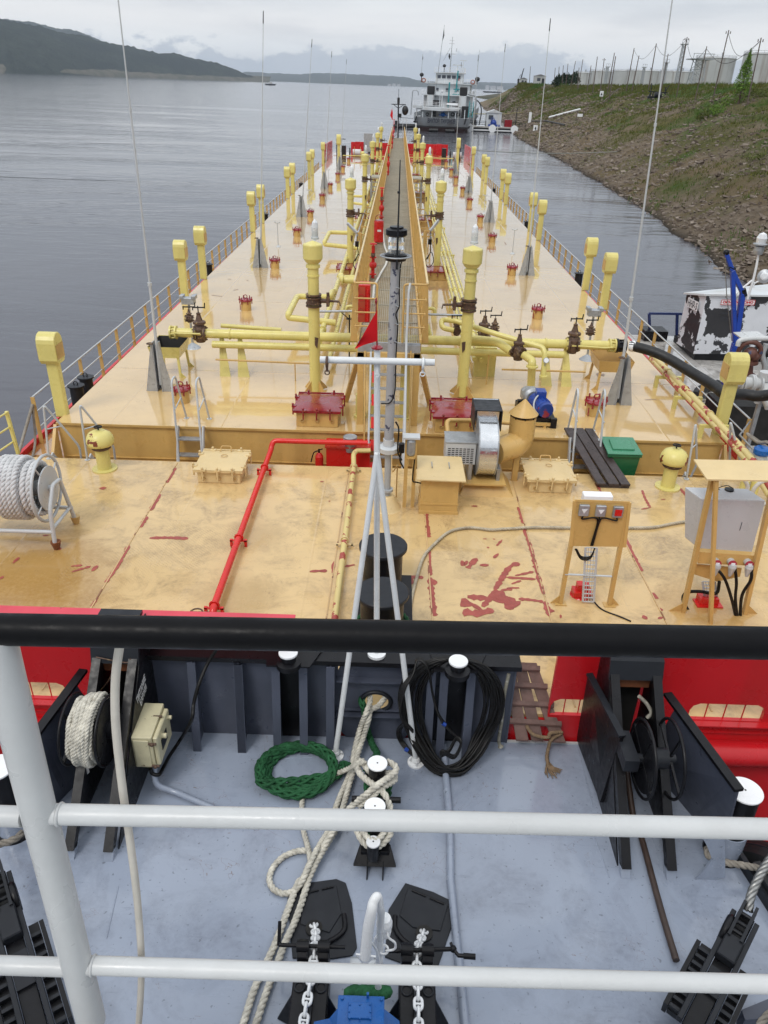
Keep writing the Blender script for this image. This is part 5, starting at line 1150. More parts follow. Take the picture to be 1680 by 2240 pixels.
gate_valve(V(c7(585,955),17.3),(1,0,0),'small valve beside the gauge at the right cargo pipe end',.45); gate_valve(V(c5(1145,820),17.3),(1,0,0),'small valve beside the gauge at the left cargo pipe end',.45)
def pipe_thing(name,label,pts,r,m=m_yel,bend=.15,cat='pipe',n=12,fl=()):
    X=MB(); X.elbow(pts,r,bend,n)
    for c,ax in fl: flange(X,c,ax,r*1.5)
    return X.build(name,m,label=label,cat=cat)
# branch to the pump
pA=[V(c6(1400,1070),16.8),V(c7(20,1015),16.5),V(c7(105,1075),16.2)]
pipe_thing('pump_branch_pipe','yellow branch pipe leaving the cargo pipe towards the brown pump valve',pA,.09)
v=V(c7(148,1080),16.05); gate_valve(v,(V(c7(195,1110),15.9)-V(c7(105,1065),16.2)),'tilted rusty valve on the branch pipe above the blue pump',.85)
pipe_thing('pump_suction_pipe','yellow elbow pipe dropping into the blue pump',[V(c7(180,1095),15.95),V(c7(232,1130),15.75),V(c7(232,1150),15.7),G(c7(225,1290),.25)],.085,fl=[(V(c7(233,1165),15.7),(0,0,1))])
lp_=[V(c6(1280,1015),16.5),V(c6(1205,1000),16.5),V(c6(1200,945),16.8),V(c6(1280,950),16.6),V(c7(0,965),16.3),V(c7(295,1050),15.9),V(c7(310,1085),15.8),V(c7(300,1225),15.7)]
pipe_thing('looped_delivery_pipe','long yellow pipe looping round the right riser and over to the pump',lp_,.058,bend=.12,fl=[(V(c7(300,1225),15.7),(0,0,1))])
p=V(c7(315,1130),15.65); t=thing('pressure_gauge','round white pressure gauge on the pipe above the pump','gauge',p); X=MB(); X.cyl(p,p+Vector((0,-.05,.02)),.06,n=16); X.cyl(p,p+Vector((0,.03,-.12)),.012,n=6); X.build('case',m_galv,t); X=MB(); X.cyl(p+Vector((0,-.051,.0204)),p+Vector((0,-.055,.022)),.05,n=16); X.build('dial',m_whitec,t)
# vertical support of pump suction
# pump and motor
pm=G(c7(305,1400),.35); pump=thing('cargo_pump','blue electric pump with grey casing on a black base frame','pump',(pm.x,pm.y,0))
x0,y0=pm.x-.02,pm.y
X=MB(); X.cyl((x0-.12,y0+.25,.36),(x0,y0-.22,.34),.17,n=20)
for k in range(14): a=k/14*6.283; X.bar((x0-.10+.17*math.cos(a),y0+.2,.36+.17*math.sin(a)),(x0-.01+.17*math.cos(a),y0-.18,.345+.17*math.sin(a)),.012,.03)
X.build('motor',m_navy,pump)
X=MB(); X.cyl((x0+.005,y0-.22,.34),(x0+.02,y0-.29,.335),.165,.15,20); X.build('fan_cover',mat('blue_red_worn_cover',(.015,.05,.26),.4,spots=((.28,.03,.05),.5,5,.05)),pump)
X=MB(); X.mm((x0-.16,y0-.02,.5),(x0+.04,y0+.22,.64)); X.build('terminal_box',m_navy,pump,bevel=.01)
X=MB(); X.lathe([(.14,0),(.2,.05),(.2,.16),(.12,.22),(.1,.32)],(x0-.15,y0+.36,.37),(-.2,.9,.02),18); X.lathe([(.1,0),(.16,.1),(.16,.25),(.1,.3)],(x0-.22,y0+.62,.2),n=16); X.build('pump_casing',m_galv,pump)
X=MB(); X.mm((x0-.5,y0-.3,.1),(x0+.22,y0+.02,.18)); X.mm((x0-.42,y0-.3,0),(x0-.36,y0+.9,.12)); X.mm((x0+.14,y0-.3,0),(x0+.2,y0+.5,.12)); X.box((x0-.32,y0+.35,.24),(.3,.1,.16)); X.box((x0+.18,y0-.33,.05),(.12,.1,.3)); X.build('base_frame',m_blk,pump)
X=MB(); X.mm((x0-.5,y0-.36,.04),(x0+.16,y0-.32,.1)); X.slab([(x0-.02,y0-.4,0),(x0+.04,y0-.4,0),(x0+.02,y0-.4,.1)],(0,.3,0)); X.build('bracket',m_och,pump)
X=MB(); X.tube(cr([(x0-.03,y0+.1,.62),(x0-.2,y0-.1,.5),(x0-.22,y0-.22,.35),(x0-.12,y0-.25,.25)],5),.018,6); X.build('motor_cable',m_lgrey,pump)
# ---- drip trays
def tray(c,w,d,zt,label,m,legs,inner):
    c=Vector(c); t=thing('drip_tray',label,'tray',c); X=MB(); th=.012; zb=zt-.26
    for a,b in (((-w/2,-d/2),(w/2,-d/2)),((w/2,-d/2),(w/2,d/2)),((w/2,d/2),(-w/2,d/2)),((-w/2,d/2),(-w/2,-d/2))):
        k=.86; X.add([c+Vector((a[0]*k,a[1]*k,zb)),c+Vector((b[0]*k,b[1]*k,zb)),c+Vector((b[0],b[1],zt)),c+Vector((a[0],a[1],zt))],[(0,1,2,3)])
    X.mm((c.x-w*.43,c.y-d*.43,zb-.01),(c.x+w*.43,c.y+d*.43,zb)); X.build('pan',m,t)
    X=MB(); s=.97
    for a,b in (((-w/2,-d/2),(w/2,-d/2)),((w/2,-d/2),(w/2,d/2)),((w/2,d/2),(-w/2,d/2)),((-w/2,d/2),(-w/2,-d/2))):
        X.add([c+Vector((a[0]*.84*s,a[1]*.84*s,zb+.012)),c+Vector((b[0]*.84*s,b[1]*.84*s,zb+.012)),c+Vector((b[0]*s,b[1]*s,zt-.008)),c+Vector((a[0]*s,a[1]*s,zt-.008))],[(3,2,1,0)])
    X.mm((c.x-w*.41,c.y-d*.41,zb+.002),(c.x+w*.41,c.y+d*.41,zb+.012)); X.build('lining',inner,t)
    for dx in(-1,1):
        for dy in(-1,1):
            X=MB(); X.bar(c+Vector((dx*w*.38,dy*d*.38,zb-.01)),c+Vector((dx*w*.42,dy*d*.42,0)),.05); X.slab([c+Vector((dx*w*.42,dy*d*.42,0)),c+Vector((dx*w*.42+dx*.12,dy*d*.42,0)),c+Vector((dx*w*.40,dy*d*.42,.14))],(0,.012,0)); X.build('leg',m,t)
tray((-5.14,17.0,0),.72,.95,.72,'yellow drip tray with dark inside under the left pipe end',m_yel,0,m_dkint)  # lining of this tray is plain near black
tray((5.05,17.0,0),.8,.95,.70,'beige drip tray under the hose end at the right',m_och,0,m_och2)
# manifold junction rods with boxes
for s,side in((-1,'left'),(1,'right')):
    x=s*5.05-.06; t=thing('junction_post','thin grey post with a clamp box at the %s end of the cargo pipe'%side,'post',(x,18.9,0))
    X=MB(); X.lathe([(.20,0),(.18,.02),(.05,.12),(.03,.14),(.03,1.15)],(x,18.9,0),n=12); X.build('stem',m_galv,t)
    X=MB(); X.mm((x-.16,18.8,1.12),(x+.16,19.0,1.28)); X.mm((x-.2,18.78,1.25),(x-.1,19.02,1.34)); X.mm((x+.1,18.78,1.25),(x+.2,19.02,1.34)); X.build('clamp_box',m_galv,t,bevel=.008)
# ---- hose to the neighbouring pontoon
t=thing('cargo_hose','thick black hose running from the barge over the railing to the pontoon','hose',(5.2,17,ZM))
X=MB(); X.cyl((5.10,17,ZM),(5.3,17,ZM),.10,n=16); flange(X,(5.12,17,ZM),(1,0,0),.16,.05); flange(X,(5.3,17,ZM),(1,0,0),.15,.05); bolts(X,(5.2,17,ZM),(1,0,0),.13,8,.018); X.build('coupling',m_blk,t)
X=MB(); X.cyl((5.42,17,ZM),V(c7(850,1045),16.95),.115,n=14)
for k in range(4): q=Vector((5.46,17,ZM)).lerp(V(c7(850,1045),16.95),k/4); flange(X,q,(1,0,0),.125,.02)
X.build('clamp_sleeve',m_whitec,t)
hose=[(5.42,17,ZM),V(c7(850,1045),16.95),V(c7(960,1075),16.7),V(c7(1060,1120),16.45),V(c7(1160,1180),16.1),V(c7(1260,1240),15.7),V(c7(1350,1295),15.2),V(c7(1400,1330),14.9),V(c7(1520,1335),14.9),V(c7(1600,1345),14.8),V(c7(1720,1330),14.6)]
X=MB(); X.tube(cr(hose,6),.115,12); X.build('hose_body',m_rub,t)
# ---------------------------------------------------------------- walkway
wk=thing('catwalk','long raised walkway with grating floor and ochre railings down the middle of the barge','walkway',(0,14.2,0))
ZW=1.65; WX0,WX1=-.66,.54; Y0=14.25; Y1=94.9; 
gw=WX1-WX0; pl=1.5; src=None; ng=int((Y1-Y0)/pl)
def grate():
    X=MB(); nb=26
    for k in range(nb+1): x=WX0+.03+(gw-.06)*k/nb; X.mm((x-.0045,Y0+.01,ZW-.03),(x+.0045,Y0+pl-.01,ZW))
    for k in range(16): y=Y0+.03+(pl-.06)*k/15; X.mm((WX0+.03,y-.005,ZW-.012),(WX1-.03,y+.005,ZW+.001))
    for y in(Y0+.006,Y0+pl-.006): X.mm((WX0+.03,y-.005,ZW-.035),(WX1-.03,y+.005,ZW+.003))
    return X
m_grate=mat('grating_steel',(.42,.385,.30),.45,metal=.25,var=.2,vs=3)
g0=grate().build('grating_panel',m_grate,wk)
for k in range(1,ng): piece(g0,wk,(0,k*pl,0))
for s,x in((-1,WX0),(1,WX1)): bp('side_beam',m_och,lambda X:[X.mm((x-.02,Y0,ZW-.16),(x+.02,Y1,ZW+.06))],wk)
bp('end_sill',m_galv,lambda X:X.mm((WX0,Y0-.05,ZW-.28),(WX1,Y0-.01,ZW+.005)),wk)
bp('end_plate',m_galv,lambda X:X.mm((WX0-.0,Y0-.09,ZW-.26),(WX0+.28,Y0-.052,ZW-.02)),wk); bp('end_plate',m_galv,lambda X:X.mm((WX1-.28,Y0-.09,ZW-.26),(WX1,Y0-.052,ZW-.02)),wk)
# railings: wide flat posts, four rails
for s,x in((-1,WX0-.03),(1,WX1+.03)):
    src=None; y=Y0+.35
    while y<Y1:
        if src is None: X=MB(); X.slab([(x-s*.0,y,ZW-.1),(x+s*.14,y,ZW-.1),(x+s*.075,y,ZW+1.08),(x-s*.0,y,ZW+1.08)],(0,.008,0)); src=X.build('railing_post',m_och,wk); y0=y
        else: piece(src,wk,(0,y-y0,0))
        y+=.72 if y<45 else 1.44
    for k,z in enumerate((.24,.5,.78,1.1)):
        X=MB(); xo=x+s*(.02+.03*z); X.tube([(xo,Y0+.1,ZW+z),(xo,Y1,ZW+z)],.016 if k<3 else .024,6); X.build('rail',m_och if k<3 else mat('pale_ochre_paint',(.72,.55,.28),.35),wk)
    # returns at the near end
    X=MB(); xi=x-s*.38
    X.elbow([(x+s*.05,Y0+.15,ZW+1.1),(x+s*.05,Y0,ZW+1.1),(xi,Y0,ZW+1.1),(xi,Y0-.02,ZW-.1)],.02,.06,8)
    for z in(.3,.56,.82): X.tube([(x+s*.04,Y0,ZW+z),(xi,Y0,ZW+z)],.015,6)
    X.build('end_rail',m_och,wk)
# legs
leg=None
for i,y in enumerate([14.15]+[21+6.8*k for k in range(11)]):
    for s,x in((-1,WX0+.06),(1,WX1-.06)):
        X=MB(); X.mm((x-.06,y-.05,0 if i else -.0),(x+.06,y+.05,ZW-.17)); X.build('leg',m_och,wk)
        X=MB(); X.bar((x+s*.02,y+.08,ZW-.2),(x+s*.36,y+1.2 if i==0 else y+.1,.02),.10,.06); X.slab([(x+s*.3,y+(1.15 if i==0 else .1),.0),(x+s*.5,y+(1.15 if i==0 else .1),.0),(x+s*.32,y+(1.15 if i==0 else .1),.22)],(0,.02,0)); X.build('brace',m_och,wk)
    bp('cross_beam',m_och,lambda X:X.mm((WX0,y-.05,ZW-.26),(WX1,y+.05,ZW-.17)),wk)
# far end hoops
bp('end_hoop',m_lgrey,lambda X:[X.elbow([(x0,Y1,ZW),(x0,Y1,ZW+1.9),(x0+.42,Y1,ZW+1.9),(x0+.42,Y1,ZW)],.03,.15,6) for x0 in(-.6,.42)],wk)
# side platforms bridging the pipes
for s,side in((-1,'left'),(1,'right')):
    t=thing('step_over_platform','small grey grating platform on the %s of the walkway'%side,'platform',(s*1.2,50,0)); x0=WX0-.12 if s<0 else WX1+.12; x1=x0+s*.85
    X=MB(); X.mm((x0,50.5,1.3),(x1,52.3,1.36)); X.build('deck_plate',m_grate,t)
    X=MB()
    for xx in(x0+s*.1,x1):
        for yy in(50.5,52.3): X.bar((xx,yy,0),(xx,yy,1.3),.08)
    for k in range(4): X.bar((x0+s*.1,50.4,.3+.27*k),(x1,50.4,.3+.27*k),.05)
    X.build('ladder_frame',m_galv,t)
    t=thing('step_over_platform','low beige ladder frame next to the walkway %s side, half way up'%side,'platform',(s*1.2,35,0)); X=MB()
    for k in range(5): X.bar((x0,34+2.2*k,.55),(x1,34+2.2*k,.55),.05)
    for k in range(5): X.bar((x1,34+2.2*k,0),(x1,34+2.2*k,.6),.05)
    [Y.build('cross_bar',m_och,t) for Y in islands(X)]; X=MB(); X.bar((x1,33.6,.55),(x1,43.4,.55),.05); X.build('side_bar',m_galv,t)
# ladder from the walkway down to the aft gap
lad=thing('walkway_ladder','pale grey ladder leading up to the near end of the walkway','ladder',(-.1,13.3,-1.2))
xa,xb=V(c6(745,1110),14.05).x,V(c6(975,1110),14.05).x
lt=Vector((0,14.1,1.5)); lb=Vector((0,13.05,-1.2)); 
for x in(xa,xb): X=MB(); X.bar(Vector((x,0,0))+lt,Vector((x+(0),0,0))+lb,.035,.09); X.build('stile',m_lgrey,lad)
for k in range(11):
    p=lt.lerp(lb,(k+.6)/11); X=MB(); X.mm((xa+.018,p.y-.05,p.z-.012),(xb-.018,p.y+.05,p.z+.012)); X.build('rung',m_galv,lad)
for s,x in((-1,xa),(1,xb)):
    X=MB(); X.elbow([V(b2(700 if s<0 else 990,880),13.4),V(b2(707 if s<0 else 1003,140),14.1)],.018,.1,6); X.build('hand_rail',m_och,lad)
X=MB(); X.elbow([V(c6(1000,710),14.2),V(c6(990,760),14.15),V(c6(975,1080),14.05),V(b2(960,900),13.0)],.024,.1,8); X.build('hand_rail',m_lgrey,lad)
# red and white strip on the ladder left stile
X=MB(); 
for k in range(6):
    a=lt.lerp(lb,.12+k*.15); b=lt.lerp(lb,.12+k*.15+.075); X.bar(a+Vector((xa+.075,-.05,0)),b+Vector((xa+.075,-.05,0)),.07,.012)
X.build('warning_strip',m_redf,lad)
# yellow pipes under the walkway end
X=MB(); X.cyl((-.38,14.5,0),(-.38,14.5,1.3),.07,n=12); X.build('drop_pipe',m_yel,label='short upright yellow pipe under the walkway end, left one',cat='pipe')
X=MB(); X.cyl((.28,14.5,0),(.28,14.5,1.35),.1,n=14); X.lathe([(.14,0),(.14,.04)],(.28,14.5,0),n=14); X.build('drop_pipe',m_yel,label='stout upright yellow pipe under the walkway end, right one',cat='pipe')
X=MB(); X.cyl((-.62,14.5,0),(-.62,14.5,.5),.09,n=14); X.lathe([(.13,0),(.13,.05)],(-.62,14.5,0),n=14); X.build('pipe_stub',m_yel,label='squat yellow pipe stub beside the left walkway leg',cat='pipe')
# ---------------------------------------------------------------- fire line on the walkway
m_hyd=m_redf
def make_hydrant():
    t=thing('fire_hydrant','x','hydrant',(0,0,0),'red hydrants along the walkway'); X=MB(); X.cyl((0,0,0),(0,0,.55),.045,n=10); X.sph((0,0,.32),.10); X.lathe([(.09,.08),(.09,.11)],(0,0,0),n=12); X.lathe([(.085,.5),(.085,.53)],(0,0,0),n=12); X.build('body',m_redf,t)
    X=MB(); X.cyl((0,0,.53),(0,0,.62),.055,n=10); X.cyl((0,-.02,.58),(.0,-.16,.56),.035,n=8); X.build('coupling',m_rust,t)
    X=MB(); X.cyl((0,0,.62),(0,0,.80),.045,n=10); X.ring((0,0,.84),(0,0,1),.085,.014,14,5); X.bar((-.085,0,.84),(.085,0,.84),.015); X.bar((0,-.085,.84),(0,.085,.84),.015); X.cyl((0,0,.78),(0,0,.86),.02,n=6); X.build('hand_wheel',m_redf,t); return t
hy=None
for i,q in enumerate([d1(490,350),d2(545,1640),d2(650,910),d2(712,485),d2(735,320)]):
    p=G(q,ZW); p.x=max(p.x,WX0+.1); lb='red hydrant on the left side of the walkway, %s'%nth(i)
    if hy is None: hy=make_hydrant(); hy.location=p; hy['label']=lb; ROOT[hy.name]=p
    else: dup(hy,p,lb,scale=(1,1,[1,1.35,1.9,1.6,2.2][i]))
# hose cabinet
a=V(d1(322,1050),14.7); b=V(d1(500,500),14.7); t=thing('hose_cabinet','tall red fire hose cabinet hung on the left railing near the ladder','cabinet',(a.x,14.6,a.z))
X=MB(); X.mm((a.x,14.62,a.z),(b.x+.02,14.95,b.z+.05)); X.build('body',m_redf,t,bevel=.008)
X=MB(); X.mm((a.x+.01,14.60,a.z+.01),(a.x+(b.x-a.x)*.62,14.618,b.z+.02)); X.build('door',m_cab,t)
X=MB(); zc=(a.z+b.z)/2
for z in(a.z+.22,b.z-.18): X.ring((a.x+(b.x-a.x)*.3,14.595,z),(0,1,0),.06,.006,18,4)
X.build('door_ring',m_redf,t)
X=MB(); X.cyl((b.x-.02,14.6,a.z+.03),(b.x-.02,14.6,b.z-.03),.02,n=6); X.build('hinge_bar',m_redf,t)
# hose on grating
hp_=[V(d2(545,1620),0.1+G(d2(545,1640),ZW).y)]
pts=[G(d2(548,1640),ZW+.35),G(d2(570,1750),ZW+.1),G(d2(580,1900),ZW+.03),G(d2(600,2050),ZW+.03),G(d2(650,2190),ZW+.03),G(d1(790,60),ZW+.03),G(d1(760,150),ZW+.03),G(d1(700,250),ZW+.03),G(d1(630,380),ZW+.03),G(d1(580,480),ZW+.03),G(d1(570,600),ZW+.03),G(d1(558,690),ZW+.03)]
P=resample(cr(pts,6),.08); X=MB(); n=len(P); vs=[]
for i,p in enumerate(P):
    d=(P[min(i+1,n-1)]-P[max(i-1,0)]).normalized(); s_=Vector((-d.y,d.x,0)).normalized()*.036; vs+=[p+s_,p+Vector((0,0,.016)),p-s_,p-Vector((0,0,.012))]
X.add(vs,[(4*i+k,4*i+(k+1)%4,4*i+4+(k+1)%4,4*i+4+k) for i in range(n-1) for k in range(4)],True); X.build('fire_hose',m_hose,label='flat white fire hose lying along the walkway',cat='hose')
# red bucket container
p=G(d2(497,1985),ZW+.05); t=thing('fire_bucket','red cylindrical fire container hanging on the left walkway railing','container',p)
p.x=max(p.x,WX0+.12)
X=MB(); X.lathe([(.14,0),(.15,.02),(.15,.62),(.14,.64)],p,n=20); X.build('drum',m_redf,t); X=MB(); X.lathe([(.145,.641),(.12,.66)],p,n=20); X.ring(p+Vector((0,0,.7)),(0,1,0),.11,.012,14,5); X.build('lid',m_mar,t)
X=MB(); X.mm((p.x-.04,p.y-.156,p.z+.33),(p.x+.08,p.y-.151,p.z+.39)); X.build('label_strip',m_whitec,t)
# lamps with angled grey tubes on both sides
for s,q1,q2,q3,side in((-1,c6(590,320),c6(655,385),c6(680,500),'left'),(1,c6(1185,300),c6(1130,370),c6(1090,500),'right')):
    a=V(q1,22);b=V(q2,22);c=V(q3,22); t=thing('strip_light','grey strip light on a slanted arm at the %s of the walkway'%side,'lamp',(c.x,22,0))
    X=MB(); X.bar(a,b,.11,.08); X.build('housing',m_lgrey,t,bevel=.02); X=MB(); X.bar(a+Vector((0,-.05,.0)),b+Vector((0,-.05,.0)),.07,.03); X.build('diffuser',m_galv,t)
    X=MB(); X.cyl((c.x,22,0),(c.x,22,b.z+.0),.035,n=8); X.bar((c.x,22,b.z),b,.04); X.build('stand',m_och,t)
    X=MB(); e=Vector((b.x+ -s*-.0,21.95,b.z-.25)); X.mm((e.x-.05,e.y-.04,e.z-.1),(e.x+.05,e.y+.04,e.z+.04)); X.tube(cr([e,e+Vector((.03,0,-.3)),e+Vector((-.1,0,-.55)),e+Vector((0,0,-.72)),e+Vector((.13,0,-.55)),e+Vector((.05,0,-.3)),e+Vector((-.05,0,-.5))],5),.012,5); X.tube([b,e],.012,5); X.build('cable_loop',m_cable,t)
# ---------------------------------------------------------------- long pipes beside the walkway
xl=G((705,724),.4).x; xr=G((1007,680),.4).x
for k,(dx,r,z,y0_,lb) in enumerate([(0,.075,.42,17.3,'yellow pipe running beside the walkway on its left side, outer one'),(.35,.06,.3,17.3,'yellow pipe running beside the walkway on its left side, inner one')]):
    X=MB(); X.cyl((xl+dx,y0_,z),(xl+dx,80,z),r,n=12)
    for yy in(17.35,18.2,19.4,26,33,47,60): flange(X,(xl+dx,yy,z),(0,1,0),r*1.45)
    if k==0: X.elbow([(xl,17.3,z),(xl,16.98,z),(xl,16.95,ZM-.2)],.07,.1,10)
    X.build('deck_pipe',m_yel,label=lb,cat='pipe')
for k,(dx,r,z) in enumerate([(-.13,.045,.42),(0,.055,.44),(.16,.05,.42),(.32,.03,.3)]):
    X=MB(); X.cyl((xr+dx,17.2,z),(xr+dx,80,z),r,n=10)
    for yy in(19.5,24.5,31,44,57): flange(X,(xr+dx,yy,z),(0,1,0),r*1.4)
    X.build('deck_pipe',m_yel,label='thin yellow pipe in the bundle right of the walkway, %s from the walkway'%['first','second','third','outermost and faded'][k] if k<3 else 'thinnest pipe, outermost of the bundle right of the walkway',cat='pipe')
for i,y in enumerate((23.5,31,38,47,58)):
    X=MB(); X.mm((xr-.25,y,.32),(xr+.42,y+.06,.36)); X.mm((xr-.22,y,0),(xr-.17,y+.06,.32)); X.mm((xr+.35,y,0),(xr+.4,y+.06,.32)); X.build('pipe_rest',m_yel,label='low yellow rest under the right pipe bundle, %s'%nth(i),cat='pipe rest',group='rests under the right pipe bundle')
def loop(s,y,lb,L=1.05,dy=1.6,r=.07,z=.62):
    x0=xl-.0 if s<0 else xr; x1=x0+s*L
    pts=[(x0+.3*-s,y,z-.2),(x1,y,z-.1),(x1,y,z),(x1,y+dy,z),(x0,y+dy,z),(x0,y+dy+.7,z),(x0,y+dy+1.6,z-.2)]
    return pipe_thing('expansion_loop',lb,[Vector(p) for p in pts],r,bend=.16)
loop(-1,20.0,'nearest yellow pipe loop bulging out left of the walkway',.95,2.0,.085,.66); loop(-1,31.5,'yellow pipe loop left of the walkway beyond the second riser',1.0,2.4,.085); loop(-1,45,'far yellow pipe loop left of the walkway',.8,2.2,.07)
for i,(y,x) in enumerate([(20.8,-1.2),(24.5,-1.3),(33,-1.3),(40,-1.25),(47,-1.2),(24,1.1),(30.5,1.05),(37,1.1),(43,1.1),(49,1.1)]):
    gate_valve((x+(.25 if x<0 else -.25),y,.45),(0,1,0),'small dark valve low %s of the walkway, %s'%('left' if x<0 else 'right',['nearest','second','third','fourth','farthest'][i%5]),.6,wheel='wheel')
pipe_thing('cross_pipe','short pair of thick yellow pipes leaving under the walkway beside the nearest maroon hatch',[V(c6(550,660),19.2),V(c6(560,690),18.9),V(c6(680,692),18.9)],.08,fl=[(V(c6(560,692),18.9),(1,0,0))])
pipe_thing('cross_pipe','upper one of the thick yellow pipes passing under the walkway by the cabinet',[V(c6(560,675),19.4),V(c6(690,675),19.4)],.07)
pipe_thing('stub_pipe','small yellow elbow pipe with grey end left of the walkway foot',[V(c6(660,860),18),V(c6(590,860),18),V(c6(585,885),18)],.04,bend=.06,n=8)
pipe_thing('stub_pipe','small yellow elbow pipe with grey end right of the walkway foot',[V(c6(1085,873),18),V(c6(1155,873),18),V(c6(1158,905),18)],.04,bend=.06,n=8)
pipe_thing('stub_pipe','thin yellow bent pipe beside the right railing foot',[V(c6(1075,965),17.4),V(c6(1110,975),17.3),V(c6(1130,1045),17.2)],.045,bend=.1,n=8)
X=MB(); X.tube([V(c6(410,893),17.6),V(c6(745,890),17.6)],.028,8); X.build('tie_bar',m_galv,label='thin dark bar between the left riser and the walkway',cat='bar')
X=MB(); X.tube([V(c6(1050,910),17.6),V(c6(1405,920),17.6)],.028,8); X.build('tie_bar',m_galv,label='thin dark bar between the right riser and the walkway',cat='bar')
q=V(c6(605,940),18.5); X=MB(); X.cyl((q.x,q.y,0),(q.x,q.y,q.z+.1),.02,n=6); X.ring((q.x,q.y,q.z),(0,0,1),.07,.012,12,5); X.bar((q.x,q.y,q.z-.02),(q.x-.25,q.y,q.z+.2),.02); X.build('deck_key',m_blk,label='small black T handled deck key left of the walkway foot',cat='valve key')
# bow fittings
for i,(x,s_) in enumerate(((-5.2,1),(5.6,1))):
    t=thing('bow_winch','black and white mooring winch on the %s of the bow'%('left' if x<0 else 'right'),'winch',(x,90,-.05)); X=MB(); X.ring((x,89.6,.35),(1,0,0),.38,.07,16,6); X.mm((x-.9,89.6,-.05),(x-.45,90.4,.95)); X.build('frame',m_shb,t)
    X=MB(); X.cyl((x+.3,90,.3),(x+1.2,90,.3),.33,n=14); X.build('drum',m_ropew,t)
for i,x in enumerate((-3.6,3.2)): t=thing('bow_capstan','small yellow capstan at the bow, %s one'%('left' if x<0 else 'right'),'capstan',(x,86,0)); X=MB(); X.lathe([(.28,0),(.28,.03),(.16,.05),(.16,.42),(.3,.46),(.3,.6),(.2,.72),(.02,.74)],(x,86,-.05),n=16); X.build('head',m_yel,t)
p=V(d2(340,290),92); t=thing('bow_locker','grey locker standing behind the red bow bulwark','locker',(p.x,92,0)); X=MB(); X.mm((p.x-.5,91.8,.1),(p.x+.5,92.3,2.1)); X.build('body',m_galv,t); X=MB(); X.bar((p.x+.1,91.9,-.05),(p.x+.1,91.9,.3),.2); X.build('foot',m_galv,t)
mt=thing('bow_mast','grey bow mast with crossbar, red flag and black ball','mast',(.0,95.3,ZW-1.7)); px0=.0
mb_=V(d2(820,290),95.3); tp=V(c4(131,655),95.3)
X=MB(); X.cyl((mb_.x,95.3,-.05),tp,.09,.07,8); X.cyl(tp,V(c4(135,560),95.3),.025,n=5); X.build('pole',m_char,mt)
X=MB(); a=V(c4(68,696),95.3);b=V(c4(198,700),95.3); X.bar(a,b,.08); m_=V(c4(130,735),95.3); X.bar(a.lerp(b,.12),m_,.06); X.bar(a.lerp(b,.88),m_,.06); X.build('crossbar',m_char,mt)
X=MB(); X.slab([V(c4(72,735),95.3),V(c4(80,770),95.3),V(c4(78,845),95.3),V(c4(56,800),95.3)],(0,.05,0)); X.build('red_flag',m_flag,mt)
X=MB(); q=V(c4(192,753),95.3); X.sph(q,.36,12,8,(1,1,1.35)); X.cyl(q,V(c4(190,700),95.3),.02,n=4); X.build('black_ball',m_shb,mt)
X=MB(); q=V(c4(146,800),95.3); X.mm((q.x-.15,95.2,q.z-.2),(q.x+.15,95.5,q.z+.2)); q=V(c4(132,665),95.3); X.mm((q.x-.14,95.2,q.z-.3),(q.x+.14,95.5,q.z+.3)); X.build('navigation_light',m_shb,mt)
for i,x in enumerate((V(d2(115,0),86).x,V(d2(215,0),86).x,V(d2(1400,0),86).x)):
    X=MB(); X.cyl((x,86,0),(x,86,1.1),.03,n=6); X.build('bow_stanchion',m_och,label='thin beige stanchion on the bow deck, %s from the left'%ORD[i].replace('nearest','first'),cat='stanchion',group='stanchions on the bow deck')
for s in(-1,1):
    x=s*6.2; X=MB(); X.cyl((x,84,0),(x,84,1.9),.05,n=6); X.bar((x,84,1.85),(x+s*-.9,84,1.85),.07); X.build('bow_davit',m_char,label='small dark davit at the %s corner of the bow'%('left' if s<0 else 'right'),cat='davit')
X=MB(); X.tube([(-5.6,84.2,.35),(-1,84.2,.35)],.05,6); X.build('bow_pipe',m_yel,label='low yellow pipe across the bow left of the walkway',cat='pipe'); X=MB(); X.tube([(1,84.2,.35),(5.6,84.2,.35)],.05,6); X.build('bow_pipe',m_yel,label='low yellow pipe across the bow right of the walkway',cat='pipe')
# ================================================================ AFT DECK OF THE BARGE AND THE GAP
def stair(x,w,label,steps=True):
    """short ladder from the trunk edge down to the sunken side deck, with two looped handrails"""
    t=thing('deck_stair',label,'ladder',(x,13.2,MD))
    yt,zt,yb,zb=YT-.02,-.02,13.15,MD
    for s in(-1,1):
        X=MB(); X.bar((x+s*w/2,yt-.04,zt+.06),(x+s*w/2,yb,zb),.03,.11); X.build('stile',m_lgrey,t)
    if steps:
        for k in range(4): 
            f=(k+.6)/4.3; p=Vector((x,yt-.05,zt)).lerp(Vector((x,yb,zb)),f); X=MB(); X.mm((x-w/2+.016,p.y-.09,p.z-.012),(x+w/2-.016,p.y+.07,p.z+.012)); X.build('step',m_galv,t)
    for s in(-1,1):
        X=MB(); xx=x+s*(w/2-.02); X.elbow([(xx+.03,YT+.42,0),(xx,YT+.05,1.02),(xx-.02,YT-.15,.98),(xx+.02,13.40,-.15),(xx+.03,13.3,-.6)],.021,.09,8); X.cyl((xx+.03,YT+.42,0),(xx+.03,YT+.42,.012),.05,n=10); X.tube([(xx+.02,13.47,.45),(xx+.02,YT+.22,.52)],.014,6); X.build('handrail',m_lgrey,t)
    return t
xs=V(b1(1150,260),13.6).x; stair(xs,.5,'grey three step ladder with looped handrails left of the walkway')
xs2=V(b3(555,260),13.6).x; stair(xs2,.55,'grey ladder with looped handrails half covered by the dark plank gangway')
